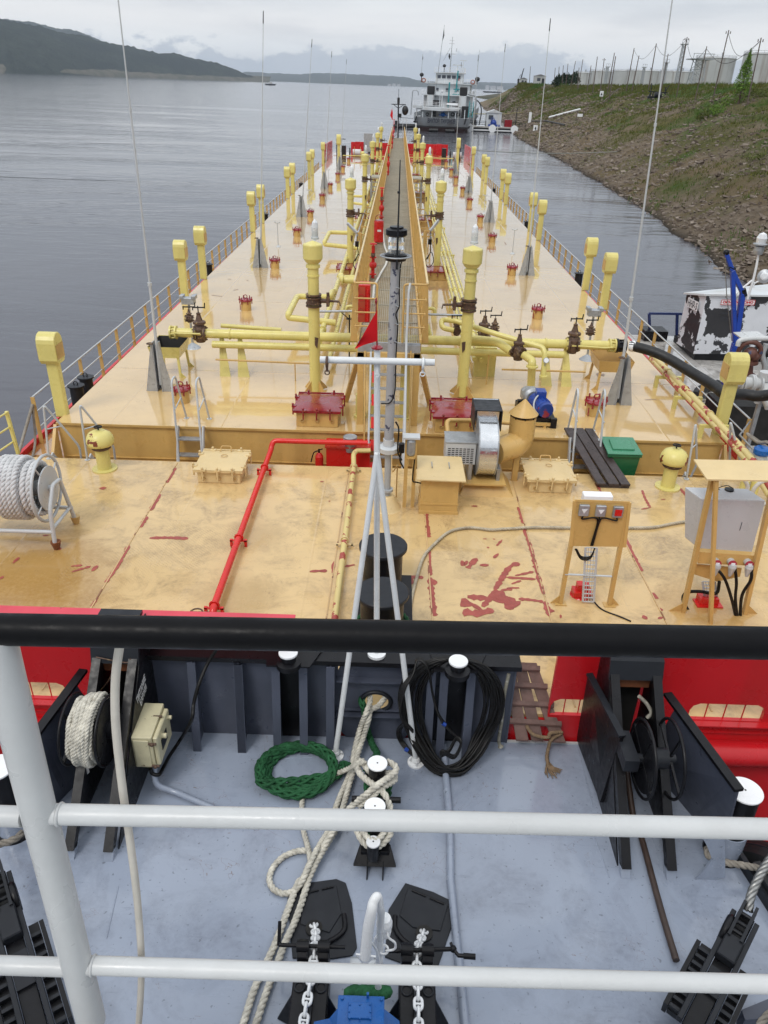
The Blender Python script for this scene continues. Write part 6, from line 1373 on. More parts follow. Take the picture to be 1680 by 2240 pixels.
def corner_stair(s,q1,q2,q3,q4,label):
    t=thing('corner_stair',label,'ladder',(s*5.7,13.0,MD))
    for (foot,top) in ((q1,q2),(q3,q4)):
        f=G(foot,A); f.y=min(f.y,12.8); tp=V(top,f.y+.02); X=MB(); e=tp+Vector((.36,.35,-.98)); X.elbow([f,tp,e,e+Vector((-.06,.1,-.55))],.021,.1,8); X.cyl(f,f+Vector((0,0,.012)),.05,n=10); X.tube([f.lerp(tp,.55),tp.lerp(e,.5)],.013,6); X.build('handrail',m_lgrey,t)
    a=G(q1,A);b=G(q3,A)
    for p in(a,b): X=MB(); X.bar((p.x+.02,12.9,A+.05),(p.x+.1,13.5,MD),.03,.09); X.build('stile',m_lgrey,t)
    for k in range(3): X=MB(); X.mm((min(a.x,b.x)+.05,13.0+.17*k-.07,A-.22-.24*k),(max(a.x,b.x)+.05,13.0+.17*k+.07,A-.20-.24*k)); X.build('step',m_galv,t)
corner_stair(-1,b1(318,402),b1(262,95),b1(530,430),b1(480,92),'grey handrails of the ladder at the left corner of the aft deck')
corner_stair(1,b3(1165,520),b3(1222,180),b3(1400,395),b3(1432,168),'grey handrails of the ladder at the right corner of the aft deck')
# cream square hatches
m_crm=mat('cream_hatch_paint',(.70,.53,.27),.38,var=.12,bump=.002,bs=5,spots=((.25,.12,.05),.73,8))
h1=make_hatch(m_crm,'deck_hatch','cream square hatch with dogged lid on the left of the aft deck',.76,.74,.22)
tag(h1,group='cream square hatches on the aft deck')
c=G(b1(1335,520),A); c=Vector((-3.02,12.38,A)); h1.location=c; ROOT[h1.name]=c
for o in KIDS[h1.name]:
    if o.name.startswith('coaming'): o.data.materials[0]=m_crm
h2=dup(h1,(2.9,12.40,A),'cream square hatch with dogged lid on the right, next to the plank gangway')
for hh,rx in((h1,c),(h2,Vector((2.9,12.40,A)))):
    X=MB(); X.ring(rx+Vector((.02,.10,.325)),(0,0,1),.055,.006,18,4); X.elbow([rx+Vector((-.1,.34,.3)),rx+Vector((-.09,.40,.38)),rx+Vector((.09,.40,.38)),rx+Vector((.1,.34,.3))],.012,.03,6); X.build('lifting_loop',m_och2,hh)
# mushroom vents
def mushroom(x,y,label):
    t=thing('mushroom_vent',label,'vent',(x,y,A),'yellow mushroom vents on the aft deck')
    X=MB(); X.lathe([(.225,0),(.225,.02)],(x,y,A),n=24); X.cyl((x,y,A+.02),(x,y,A+.42),.125,n=20); X.build('base',m_yel,t)
    X=MB(); X.lathe([(.13,.40),(.17,.42),(.17,.46),(.13,.47)],(x,y,A),n=20); X.build('neck',m_rust,t)
    X=MB(); X.lathe([(.15,.47),(.235,.50),(.245,.56),(.235,.63),(.19,.71),(.11,.755),(.01,.77)],(x,y,A),n=26,sharp=False); X.build('cap',mat('chipped_yellow_paint',YEL,.35,var=.1,spots=((.20,.05,.025),.585,3.1,.01)),t)
    X=MB(); z=A+.83; X.ring((x,y,z),(0,0,1),.065,.012,14,5); X.bar((x-.06,y,z),(x+.06,y,z),.014); X.cyl((x,y,A+.76),(x,y,z+.01),.014,n=6); X.build('hand_wheel',m_blk,t)
mushroom(-5.22,12.45,'yellow mushroom vent with rusty patches at the left of the aft deck'); mushroom(5.12,12.42,'yellow mushroom vent with rusty patches at the right of the aft deck')
# red fire main
yg=13.15
a=G(b1(1295,1318),A+.14); pts=[Vector((a.x,8.0,A+.02)),Vector((a.x,8.08,A+.15)),Vector((a.x,12.75,A+.15)),V(b2(95,790),13.05),V(b2(110,722),yg),V(b2(450,732),yg),V(b2(725,738),yg)]
t=thing('fire_main','red fire main pipe running along the aft deck and across the gap','pipe',(a.x,8,A)); X=MB(); X.elbow([Vector(p) for p in pts],.05,.12,12); X.build('pipe_run',m_redf,t)
for y in(8.15,9.9,12.4): X=MB(); X.ring((a.x,y,A+.15),(0,1,0),.062,.014,14,5); X.mm((a.x-.14,y-.02,A),(a.x-.10,y+.02,A+.12)); X.mm((a.x+.08,y-.02,A),(a.x+.12,y+.02,A+.12)); X.mm((a.x-.14,y-.02,A+.09),(a.x+.12,y+.02,A+.11)); X.build('pipe_clamp',m_redf,t)
X=MB(); X.ring((a.x-.22,8.05,A+.1),(0,0,1),.08,.012,14,5); X.bar((a.x-.3,8.05,A+.1),(a.x-.05,8.05,A+.1),.02); X.build('hand_wheel',m_rust,t)
# yellow pipe with primer, between the red pipe and the mast
m_ypr=mat('yellow_paint_with_primer',(.66,.53,.22),.38,var=.1,spots=((.36,.06,.045),.55,3.4,.01))
a=G(b2(515,1840),A+.12); t=thing('foam_line','yellow pipe patched with red primer running down the middle of the aft deck','pipe',(a.x,8,A))
X=MB(); X.elbow([Vector((a.x,7.2,A+.12)),Vector((a.x,12.6,A+.12)),V(b2(632,810),13.0),V(b2(650,787),13.1),V(b2(740,787),13.15)],.047,.1,12); X.build('pipe_run',m_ypr,t)
for y in(9.98,12.62): X=MB(); X.ring((a.x,y,A+.12),(0,1,0),.058,.012,14,5); X.mm((a.x-.13,y-.02,A+.03),(a.x+.13,y+.02,A+.05)); X.mm((a.x-.13,y-.02,A),(a.x-.1,y+.02,A+.05)); X.mm((a.x+.1,y-.02,A),(a.x+.13,y+.02,A+.05)); X.build('pipe_clamp',m_crm,t)
# fire box, extinguisher, bucket in the gap
a=V(b2(458,850),13.35); b=V(b2(740,760),13.35); t=thing('fire_box','red steel fire box standing in the gap left of the ladder','box',(a.x,13.35,a.z-.1))
X=MB(); X.mm((a.x,13.25,MD),(b.x,13.6,b.z+.0)); X.build('body',m_redf,t,bevel=.01); X=MB(); X.mm((a.x-.02,13.2,b.z+.003),(b.x+.02,13.62,b.z+.03)); X.build('lid',m_redf,t)
a=V(b2(410,860),13.3); t=thing('fire_extinguisher','small red extinguisher beside the fire box','extinguisher',(a.x,13.3,a.z-.4)); X=MB(); X.lathe([(.075,-.4),(.08,-.35),(.08,.12),(.05,.18),(.02,.2)],a,n=16); X.build('cylinder',m_redf,t)
X=MB(); X.cyl(a+Vector((0,0,.2)),a+Vector((0,0,.27)),.02,n=8); X.bar(a+Vector((0,0,.25)),a+Vector((.07,0,.28)),.018); X.tube(cr([a+Vector((0,0,.24)),a+Vector((-.1,-.02,.2)),a+Vector((-.16,-.02,0))],5),.012,6); X.build('valve_and_hose',m_blk,t)
a=V(b2(610,790),13.3); t=thing('steel_bucket','grey galvanised bucket standing on the red fire box','bucket',a); X=MB(); X.lathe([(.09,0),(.125,.30)],a,n=18); X.build('pail',m_galv,t); X=MB(); X.ring(a+Vector((0,0,.30)),(0,0,1),.127,.008,20,5); X.tube(cr([a+Vector((-.127,0,.29)),a+Vector((-.1,-.1,.2)),a+Vector((.1,-.1,.2)),a+Vector((.127,0,.29))],5),.004,4); X.build('rim_and_handle',m_galv,t)
# ---- light mast of the barge
mx,my=G(b2(848,1110),A).x,11.3
t=thing('lantern_mast','grey chipped pole with a lantern and a black cable in the middle of the barge','mast',(mx,my,A))
zt_=V(c6(905,560),my).z; xt=V(c6(905,560),my).x
X=MB(); X.lathe([(.26,0),(.24,.02),(.12,.22),(.10,.24)],(mx,my,A),n=14); X.build('foot_cone',m_crm,t)
X=MB(); X.cyl((mx,my,A+.24),(mx,my,.75),.055,n=14); X.lathe([(.1,.32),(.1,.36)],(mx,my,A),n=14); X.build('lower_pole',m_greyp,t)
X=MB(); X.cyl((mx,my,.75),(xt,my,zt_),.078,.07,14); X.build('pole',mat('chipped_grey_paint',(.34,.35,.37),.45,var=.12,spots=((.045,.05,.09),.60,8,.02)),t)
X=MB(); X.lathe([(.16,.70),(.17,.78),(.10,.80)],(mx,my,0),n=12); X.lathe([(.09,.80),(.09,.92)],(mx,my,0),n=12); X.build('collar',m_lgrey,t)
X=MB(); X.lathe([(.15,0),(.16,.03),(.16,.08),(.13,.1)],(xt,my,zt_),n=18); X.lathe([(.13,.33),(.155,.35),(.155,.42),(.10,.44),(.10,.46)],(xt,my,zt_),n=18); X.build('lantern_frame',m_blk,t)
X=MB(); X.lathe([(.11,.10),(.125,.16),(.11,.21),(.125,.26),(.11,.33)],(xt,my,zt_),n=18); X.build('lantern_lens',m_glass,t)
for k in range(1): X=MB(); X.ring((xt,my,zt_+.06),(0,0,1),.22,.012,20,5); X.bar((xt-.22,my,zt_+.06),(xt-.14,my,zt_+.06),.03); X.bar((xt+.22,my,zt_+.06),(xt+.14,my,zt_+.06),.03); X.build('guard_ring',m_galv,t)
tr=V(d2(852,660),my-.15); X=MB(); X.cyl((xt+.02,my-.15,zt_-.1),(tr.x,my-.15,tr.z),.018,.008,6); X.lathe([(.022,0),(.022,.03)],V(d2(828,1205),my-.15),n=6); X.build('rod',m_char,t)
X=MB(); cb=[V(q,my-.09) for q in (d1(985,0),d1(1020,80),d1(1000,200),d1(985,510),d1(985,800),d1(930,940),d1(960,1090),d1(945,1380),d1(930,1640),b2(905,260),b2(900,400),b2(870,475),b2(810,483))]
X.tube(cr(cb,5),.011,6); X.tube(cr([V(q,my-.12) for q in (b2(905,600),b2(925,650),b2(918,790),b2(945,850))],5),.014,6); X.build('black_cable',m_cable,t)
for q in (d1(990,200),d1(975,515),d1(965,810),d1(955,1100),d1(935,1385)):
    p=V(q,my-.085); X=MB(); X.ring(p,(0,0,1),.018,.006,8,4); X.bar(p,p+Vector((-.06,.03,.0)),.012); X.build('cable_clip',m_galv,t)
# ---- grey cabinet on posts near the mast
a=V(b2(960,705),12.3);b=V(b2(1040,870),12.3); t=thing('socket_post','narrow beige framed post with grey fitting right of the mast','electrical post',(a.x,11.4,A))
xl_,xr_=V(b2(960,1150),11.4).x,V(b2(1012,1150),11.4).x; yy=11.35; zt2=V(b2(985,700),yy).z
for x in(xl_,xr_): X=MB(); X.mm((x-.03,yy-.03,A),(x+.03,yy+.03,zt2)); X.build('upright',m_och,t)
X=MB(); X.mm((xl_-.07,yy-.1,zt2),(xr_+.07,yy+.1,zt2+.03)); X.build('top_plate',m_lgrey,t); X=MB(); X.mm((xl_,yy-.07,zt2-.32),(xr_,yy+.04,zt2-.36)); X.build('shelf',m_och,t)
X=MB(); X.lathe([(.07,-.30),(.08,-.26),(.08,-.06),(.06,-.02)],((xl_+xr_)/2,yy,zt2),n=14); X.mm((xl_+.03,yy-.05,zt2-.14),(xr_-.03,yy+.02,zt2-.02)); X.build('fitting',m_galv,t)
X=MB(); X.tube(cr([(xr_+.0,yy-.05,zt2-.36),(xr_-.02,yy-.06,.2),(xr_+.05,yy-.06,A+.5),(xr_+.25,yy-.02,A+.45)],5),.012,6); X.build('cable',m_cable,t)
X=MB(); q=V(b2(945,740),yy-.02); X.cyl(q,q+Vector((0,0,-.16)),.05,n=10); X.tube(cr([q+Vector((0,0,-.1)),q+Vector((-.02,0,-.3)),q+Vector((.05,0,-.45))],4),.014,6); X.build('black_plug',m_blk,t)
X=MB(); q=G(b2(908,1090),A); X.tube(cr([q,q+Vector((0,0,.5)),q+Vector((0,0,.62)),V(b2(880,910),q.y+.2),V(b2(885,640),q.y+.9)],5),.013,6); X.build('thin_conduit',m_och2,label='thin brown conduit rising beside the mast foot',cat='conduit')
# ---- square vent box
t=thing('vent_box','beige square ventilation box with wide lid right of the mast','ventilator',(.86,11.5,A))
x0_,x1_=.53,1.19; y0_,y1_=11.13,11.75
X=MB(); X.mm((x0_+.02,y0_,A),(x1_-.02,y1_,.30)); X.mm((x0_,y0_-.025,A),(x1_,y1_+.02,A+.05)); X.mm((x0_+.005,y0_-.012,A+.17),(x1_-.005,y1_,A+.20)); X.build('body',m_och,t)
X=MB(); X.slab([(x0_-.06,y0_-.1,.31),(x1_+.08,y0_-.12,.31),(x1_+.06,y1_+.12,.36),(x0_-.04,y1_+.12,.36)],(0,0,.02)); X.build('lid',m_crm,t)
for x in(.73,1.02): X=MB(); X.bar((x,11.42,.37),(x,11.62,.38),.014); X.bar((x,11.42,.36),(x,11.42,.4),.012); X.build('lid_handle',m_galv,t)
# ---- blower
t=thing('ventilation_blower','silver drum blower with louvred motor box on a beige base','fan',(1.72,12.3,A))
cx,cy,cz=1.70,12.25,.42
X=MB(); X.lathe([(.50,-.15),(.50,.15)],(cx,cy,cz),(1,0,0),36); X.build('drum_casing',m_ducts,t)
X=MB(); X.lathe([(.515,.15),(.515,.17),(.2,.18)],(cx,cy,cz),(1,0,0),36); X.lathe([(.2,-.18),(.515,-.17),(.515,-.15)],(cx,cy,cz),(1,0,0),36); X.build('casing_rim',m_galv,t)
X=MB(); X.mm((cx-.19,cy+.05,cz+.30),(cx+.19,cy+.56,cz+.64)); X.mm((cx-.22,cy+.52,cz+.25),(cx+.22,cy+.56,cz+.68)); X.build('outlet_box',m_ducts,t)
X=MB(); X.mm((cx-.24,cy+.0,cz+.655),(cx+.24,cy+.6,cz+.67)); X.mm((cx-.24,cy-.02,cz+.3),(cx-.225,cy+.6,cz+.67)); X.mm((cx+.225,cy-.02,cz+.3),(cx+.24,cy+.6,cz+.67)); X.build('outlet_flange',m_char,t)
X=MB(); bx0,bx1=cx-.72,cx-.19; X.mm((bx0,cy-.28,.18),(bx1,cy+.2,.58)); X.build('motor_box',m_lgrey,t,bevel=.01)
X=MB()
for r in range(8):
    for k in range(7): X.mm((bx0+.04+k*.066,cy-.283,.22+r*.036),(bx0+.088+k*.066,cy-.2805,.236+r*.036))
X.build('louvre_slots',m_dkint,t)
X=MB(); X.mm((bx0-.01,cy-.29,.585),(bx1+.01,cy+.21,.60)); X.build('box_cover',m_galv,t)
X=MB(); X.slab([(cx-.42,cy-.45,A),(cx+.52,cy-.45,A),(cx+.32,cy-.28,A+.22),(cx-.32,cy-.28,A+.22)],(0,.7,0)); X.mm((cx-.4,cy-.46,A+.22),(cx+.36,cy+.4,A+.25)); X.build('base',m_och,t)
X=MB(); X.mm((cx-.3,cy-.3,A+.25),(cx-.24,cy+.3,cz-.2)); X.mm((cx+.2,cy-.3,A+.25),(cx+.26,cy+.3,cz-.3)); X.build('bracket',m_galv,t)
X=MB(); X.cyl((bx0+.3,cy-.3,A),(bx0+.3,cy-.3,.05),.025,n=8); X.build('stand_pipe',m_och,t); X=MB(); X.tube(cr([(bx0+.05,cy-.25,.18),(bx0+.1,cy-.3,.05),(bx0+.28,cy-.3,.0),(bx0+.3,cy-.3,.08)],4),.012,6); X.build('cable',m_cable,t)
# pipe loop left of the blower
pipe_thing('vent_line','ochre pipe standing left of the blower and crossing behind it',[V(b2(1262,905),12.45),V(b2(1265,850),12.45),V(b2(1235,590),13.0),V(b2(1420,592),13.4),V(b2(1640,608),13.6)],.042,m_och,.1,n=10)
# duct with conical hood
t=thing('hooded_duct','large ochre duct curving up from the blower to a conical rain hood','duct',(2.2,12.6,A))
hc=V(b3(178,150),12.75); X=MB(); X.elbow([(cx+.17,cy+.05,cz-.12),(hc.x,12.72,cz-.12),(hc.x,12.75,hc.z)],.235,.6,22,12); X.build('bent_duct',m_och,t)
X=MB(); X.lathe([(.235,0),(.235,.03)],hc,n=24); X.lathe([(.24,.08),(.26,.09),(.01,.36)],hc,n=24); X.build('conical_hood',m_och,t); X=MB(); 
for k in range(8): a=k/8*6.283; X.bar(hc+Vector((.22*math.cos(a),.22*math.sin(a),.02)),hc+Vector((.23*math.cos(a),.23*math.sin(a),.09)),.02)
X.lathe([(.17,.03),(.17,.08)],hc,n=18); X.build('hood_spacer',m_dkint,t)
f=G(b3(122,525),A); X=MB(); X.mm((f.x-.05,f.y-.04,A),(f.x+.05,f.y+.04,cz-.12)); X.mm((f.x-.08,f.y-.02,A),(f.x+.08,f.y+.02,A+.01)); X.build('support_post',m_och,t)
# ---- plank gangway
t=thing('plank_gangway','dark wet three plank gangway sloping from the trunk deck to the aft deck','gangway',(2.9,13.2,A))
qa=[(430,232,482,232),(485,232,545,232),(552,232,600,232)]; qb=[(590,490,645,500),(655,485,720,495),(722,480,782,490)]
z_a,z_b=.06,A+.05
for (u0,v0_,u1,v1),(s0,w0,s1,w1) in zip(qa,qb):
    a0=G(b3(u0,v0_),z_a);a1=G(b3(u1,v1),z_a);e0=G(b3(s0,w0),z_b);e1=G(b3(s1,w1),z_b)
    ya=(a0.y+a1.y)/2; a0.y=a1.y=14.02; yb=12.28; e0.y=e1.y=yb
    X=MB(); X.slab([e0,e1,a1,a0],(0,0,.045)); X.build('plank',m_wood,t,bevel=.006)
X=MB(); p=G(b3(600,490),A+.02); r=G(b3(775,495),A+.02); X.mm((p.x,12.3,A+.003),(r.x,12.42,A+.048)); X.mm((p.x-.25,13.2,-.2),(r.x-.35,13.28,-.16)); X.build('batten',m_wood,t)
# ---- green wheelie bin
c=V(b3(765,330),13.3); t=thing('wheelie_bin','green plastic wheelie bin standing in the gap beside the planks','bin',(c.x,13.3,MD))
x,y=c.x+.02,13.38; zt3=-.01
X=MB(); X.slab([(x-.22,y-.24,MD+.02),(x+.24,y-.24,MD+.02),(x+.24,y+.22,MD+.02),(x-.22,y+.22,MD+.02)],(0,0,.01))
a=[(x-.22,y-.24,MD+.05),(x+.24,y-.24,MD+.05),(x+.24,y+.22,MD+.05),(x-.22,y+.22,MD+.05)]; b=[(x-.29,y-.33,zt3-.02),(x+.31,y-.33,zt3-.02),(x+.31,y+.3,zt3-.02),(x-.29,y+.3,zt3-.02)]
X.add(a+b,[(0,1,5,4),(1,2,6,5),(2,3,7,6),(3,0,4,7),(3,2,1,0)]); X.mm((x-.31,y-.36,zt3-.05),(x+.33,y-.32,zt3-.01)); X.build('body',m_bin,t,bevel=.01)
X=MB(); X.slab([(x-.32,y-.37,zt3),(x+.34,y-.37,zt3),(x+.33,y+.34,zt3+.05),(x-.31,y+.34,zt3+.05)],(0,0,.025)); X.slab([(x-.2,y-.22,zt3+.035),(x+.22,y-.22,zt3+.035),(x+.20,y+.2,zt3+.07),(x-.18,y+.2,zt3+.07)],(0,0,.03)); X.build('lid',m_binl,t,bevel=.012,seg=2)
X=MB(); X.cyl((x-.26,y+.38,zt3+.03),(x+.28,y+.38,zt3+.03),.018,n=8); X.build('handle',m_bin,t)
# ---- pipes along the right side of the trunk
for i,(q,z,r,m,lb) in enumerate([(c7(1305,1490),.36,.055,m_ypr,'yellow pipe with red primer patches along the right side of the trunk, inner one'),(c7(1345,1495),.42,.065,m_ypr,'yellow pipe with red primer patches along the right side of the trunk, outer thicker one'),(c7(1180,1325),.22,.032,m_och2,'thin worn pipe beside the yellow pair on the right of the trunk')]):
    p=G(q,z); X=MB(); X.elbow([(p.x,17.9,z-.0),(p.x,13.6,z),(p.x+.02,12.0,z-.04),(p.x+.02,10.6,z-.3)],r,.4,12)
    for y in(14.15,15.6,16.8): X.lathe([(r*1.25,-.03),(r*1.25,.03)],(p.x,y,z),(0,1,0),12)
    X.build('side_pipe',m,label=lb,cat='pipe')
    if i==0: xp=p.x
for y in(13.95,15.55,16.9):
    X=MB(); X.mm((xp-.18,y-.04,.22),(xp+.42,y+.04,.28)); X.mm((xp-.18,y-.04,0),(xp-.1,y+.04,.22)); X.mm((xp+.34,y-.04,0),(xp+.42,y+.04,.22)); X.build('pipe_support',m_yel,label='yellow U shaped support under the right side pipes, %s'%{13.95:'nearest',15.55:'middle',16.9:'farthest'}[y],cat='pipe support')
# ---- control panels
def tray_post(x,y,z0,z1,w=.15):   # perforated cable tray
    return x
def socket(t,p,red,lab=True):
    X=MB(); X.mm((p.x-.065,p.y-.05,p.z-.08),(p.x+.065,p.y,p.z+.08)); X.build('switch_box',m_galv,t,bevel=.008)
    X=MB(); 
    if red: X.mm((p.x-.045,p.y-.058,p.z-.045),(p.x+.045,p.y-.052,p.z+.045)); X.build('switch_face',m_redf,t)
    else: X.slab([(p.x-.04,p.y-.054,p.z+.03),(p.x+.04,p.y-.054,p.z+.03),(p.x,p.y-.054,p.z-.035)],(0,-.003,0)); X.build('switch_face',m_whitec,t)
t=thing('control_stand','ochre control board on two legs with three switches and a cable tray','control panel',(2.8,8.65,A)); YP=8.62
P=lambda u,v:V(b3(u,v),YP)
tl,tr_,br_,bl=P(490,650),P(822,662),P(790,930),P(465,925)
X=MB(); X.slab([tl,tr_,br_,bl],(0,.012,0)); X.build('board',m_och,t)
X=MB(); X.bar(tl,bl,.03,.04);X.bar(tr_,br_,.03,.04); X.bar(tl,tr_,.012,.035); X.build('board_rim',m_och,t)
for a,b in((P(470,930),G(b3(400,1265),A)),(P(765,935),G(b3(695,1275),A))):
    b.y=YP-.0; a=Vector((a.x,YP+.03,a.z)); b=Vector((b.x,YP+.03,A)); X=MB(); X.bar(a+Vector((0,0,.5)),b,.07,.05); sg=-1 if a.x<2.8 else 1; X.slab([b,b+Vector((sg*.14,0,0)),b+Vector((0,0,.16))],(0,.012,0)); X.mm((b.x-.08,b.y-.06,A+.002),(b.x+.08,b.y+.06,A+.012)); X.build('leg',m_och,t)
X=MB(); a=P(548,645);b=P(728,630); X.mm((a.x,YP+.02,a.z-.22),(b.x,YP+.16,b.z)); X.build('rear_box',m_whitec,t,bevel=.01)
sw=[P(543,702),P(644,706),P(748,712)]
for i,p in enumerate(sw): socket(t,p,i==2)
X=MB(); j=P(632,765)
for p in sw: X.tube(cr([p+Vector((0,-.03,-.08)),p+Vector((0,-.03,-.13)),Vector((j.x+(p.x-j.x)*.3,YP-.025,j.z+.04)),Vector((j.x+(p.x-j.x)*.05,YP-.025,j.z-.03)),Vector((j.x+(p.x-j.x)*.05-.03,YP-.025,br_.z+.02))],5),.011,6)
e=P(590,940); 
for k in range(3): X.tube(cr([e+Vector((.04,-.02,.02)),e+Vector((0,-.03,-.10-.02*k)),e+Vector((-.12,-.03,-.11-.02*k)),e+Vector((-.2-.01*k,-.02,0))],5),.009,6)
X.build('cable',m_cable,t)
X=MB(); a=P(590,935); b=G(b3(550,1230),A); b=Vector((b.x,YP+.02,A+.05)); dx=(b-a).normalized(); wv=Vector((.075,0,0))
nrow=13
X.bar(a+wv,b+wv,.012,.03); X.bar(a-wv,b-wv,.012,.03)
for k in range(nrow+1):
    p=a.lerp(b,k/nrow); X.bar(p-wv,p+wv,.016,.01)
    if k<nrow:
        p2=a.lerp(b,(k+.9)/nrow)
        for s in(-.5,0,.5): X.bar(p+wv*s,p2+wv*s,.010,.008)
X.build('cable_tray',m_lgrey,t)
X=MB(); a=P(430,1095);b=P(715,1108); X.bar(a+Vector((0,.0,0)),b,.03,.012); X.build('perforated_bar',m_lgrey,t)
X=MB(); c=G(b3(525,1225),A); X.lathe([(.15,0),(.14,.01)],(c.x,c.y+.02,A+.002),n=12); X.mm((c.x-.12,c.y-.08,A+.017),(c.x+.14,c.y+.1,A+.1)); X.mm((c.x-.07,c.y-.04,A+.1),(c.x+.1,c.y+.08,A+.2)); X.build('red_foot_box',m_redf,t)
X=MB(); X.tube(cr([c+Vector((.1,-.05,.05)),G(b3(650,1305),A+.01),G(b3(760,1350),A+.01),G(b3(830,1380),A+.01)],5),.011,6); X.build('ground_cable',m_cable,t)
# second stand with grey cabinet and canopy
t=thing('power_stand','tall grey electrical cabinet on an ochre frame under a sloping canopy at the right','electrical cabinet',(4.6,8.8,A)); YQ=8.75
Q=lambda u,v,dy=0:V(b3(u,v),YQ+dy)
a=Q(1255,640);b=Q(1250,950);c=Q(1560,975);d=Q(1659,640)
xl2=min(a.x,b.x); X=MB(); X.slab([b,c,Q(1645,650),a],(0,.0,0)+Vector((0,.28,0)) if False else Vector((-.12,.30,.02))); X.build('cabinet',m_cab_w,t,bevel=.012,seg=2)
X=MB(); X.mm((Q(1500,780).x,YQ-.006,Q(1500,830).z),(Q(1503,780).x,YQ-.002,Q(1500,780).z)); X.build('door_scratch',m_char,t)
cp=[V(b3(1210,400),8.95),V(b3(1290,520),8.45),V(b3(1760,530),8.45),V(b3(1760,410),8.95)]
X=MB(); X.slab(cp,(0,0,-.02)); X.build('canopy',m_crm,t)
f1=G(b3(1130,1295),A); f2=G(b3(1495,1300),A)
X=MB(); X.bar(V(b3(1320,525),8.6),Vector((f1.x,8.55,A)),.075,.05); X.slab([(f1.x,8.55,A),(f1.x-.2,8.55,A),(f1.x,8.55,A+.16)],(0,.012,0)); X.build('leg',m_och,t)
X=MB(); X.bar(V(b3(1345,525),8.5),V(b3(1310,1420),8.3),.06,.045); X.build('leg',m_och,t)
X=MB(); X.bar(V(b3(1690,560),8.6),Vector((f2.x,8.55,A)),.075,.05); X.slab([(f2.x,8.55,A),(f2.x+.18,8.55,A),(f2.x,8.55,A+.16)],(0,.012,0)); X.build('leg',m_och,t)
X=MB(); a=Q(1245,960,-.1);b=Q(1600,985,-.1);c=Q(1580,1045,-.1);d=Q(1235,1030,-.1); X.slab([a,b,c,d],(0,.1,0)); X.slab([Q(1225,1035,-.02),Q(1500,1060,-.02),Q(1490,1110,-.02),Q(1350,1140,-.02),Q(1210,1095,-.02)],(0,.02,0)); X.build('socket_shelf',m_och,t)
for u,v in((1350,1030),(1443,1032),(1545,1035)):
    p=Q(u,v,-.17); X=MB(); X.cyl(p+Vector((0,.08,0)),p,.05,n=14); X.lathe([(.045,-.02),(.055,-.06),(.03,-.16),(.02,-.2)],p+Vector((0,-.02,.02)),n=12); X.build('plug_body',m_lgrey,t)
    X=MB(); X.cyl(p+Vector((0,-.001,.0)),p+Vector((0,-.02,0)),.055,n=16); X.build('plug_collar',mat('socket_red',(.40,.03,.06),.4),t)
    X=MB(); X.mm((p.x-.025,p.y-.028,p.z-.025),(p.x+.025,p.y-.021,p.z+.025)); X.build('plug_face',m_whitec,t)
X=MB()
for (u,v),L_ in (((1350,1060),[(1400,1130),(1440,1250),(1475,1400)]),((1460,1060),[(1468,1150),(1462,1250),(1480,1400)]),((1558,1060),[(1555,1130),(1500,1230),(1490,1400)])):
    X.tube(cr([Q(u,v,-.2)]+[Q(*q,-.25) for q in L_],6),.021,8)
X.tube(cr([Q(1365,1140,-.05),Q(1345,1210,-.05),Q(1250,1200,-.05),Q(1170,1205,-.08),Q(1145,1250,-.1),Q(1190,1330,-.15),Q(1260,1380,-.2)],6),.024,8); X.build('power_cable',m_cable,t)
X=MB(); a=Q(1300,1140,.02);b=Vector((G(b3(1285,1240),A).x,YQ+.02,A+.1)); wv=Vector((.085,0,0)); X.bar(a+wv,b+wv,.012,.03); X.bar(a-wv,b-wv,.012,.03)
for k in range(6):
    p=a.lerp(b,k/5); X.bar(p-wv,p+wv,.016,.01)
    for s in(-.5,0,.5):
        if k<5: X.bar(p+wv*s,a.lerp(b,(k+.9)/5)+wv*s,.012,.008)
X.build('cable_tray',m_lgrey,t)
X=MB(); c=G(b3(1285,1275),A); X.mm((c.x-.16,c.y-.1,A+.002),(c.x+.2,c.y+.1,A+.02)); X.mm((c.x-.12,c.y-.06,A+.02),(c.x+.14,c.y+.1,A+.12)); X.build('red_foot_box',m_redf,t)
X=MB(); p=V(b3(1420,600),9.0); X.cyl(p+Vector((0,0,-.06)),p+Vector((0,0,.05)),.06,n=14); X.tube(cr([p+Vector((-.03,0,0)),p+Vector((-.15,0,.05)),p+Vector((-.05,0,.1)),p+Vector((.05,0,.06))],4),.006,5); X.build('black_knob',m_blk,t)
# red based yellow stubs behind the canopy + hoses
for i,u in enumerate((1520,1585)):
    p=V(b3(u,545),11.2); X=MB(); X.cyl((p.x,p.y,A),(p.x,p.y,p.z+.05),.07,n=12); X.build('yellow_stub',m_yel,label='yellow pipe stub behind the canopy, %s one'%('left' if i==0 else 'right'),cat='pipe'); 
for i,(c_,R0) in enumerate((((1415,600),.28),((1650,600),.2))):
    p=V(b3(*c_),9.8); X=MB(); X.ring(p,(0,1,0),R0,.03,22,7); X.build('hose_loop',m_creamh,label='pale hose loop showing %s the grey cabinet'%('behind the left shoulder of' if i==0 else 'right of'),cat='hose')
# ---- rope across the deck
qs=[b3(1200,770),b3(1080,790),b3(960,812),b3(820,815),b3(640,818),b3(460,815),b3(250,812),b3(60,822),b2(1520,1300),b2(1390,1287),b2(1260,1310),b2(1160,1390),b2(1085,1480),b2(1040,1620),b2(1010,1740),b2(995,1860)]
pts=[G(q,A+.03) for q in qs]; e=G(b5(1040,120),A+.03); pts+=[G((893,1385),A+.03),e]; pts=[G(b3(1330,745),A+.03)]+pts
X=MB(); X.rope(cr(pts,6),.026,pitch=.14); X.build('deck_rope',m_ropet,label='long tan rope curving across the aft deck under the control board',cat='rope')
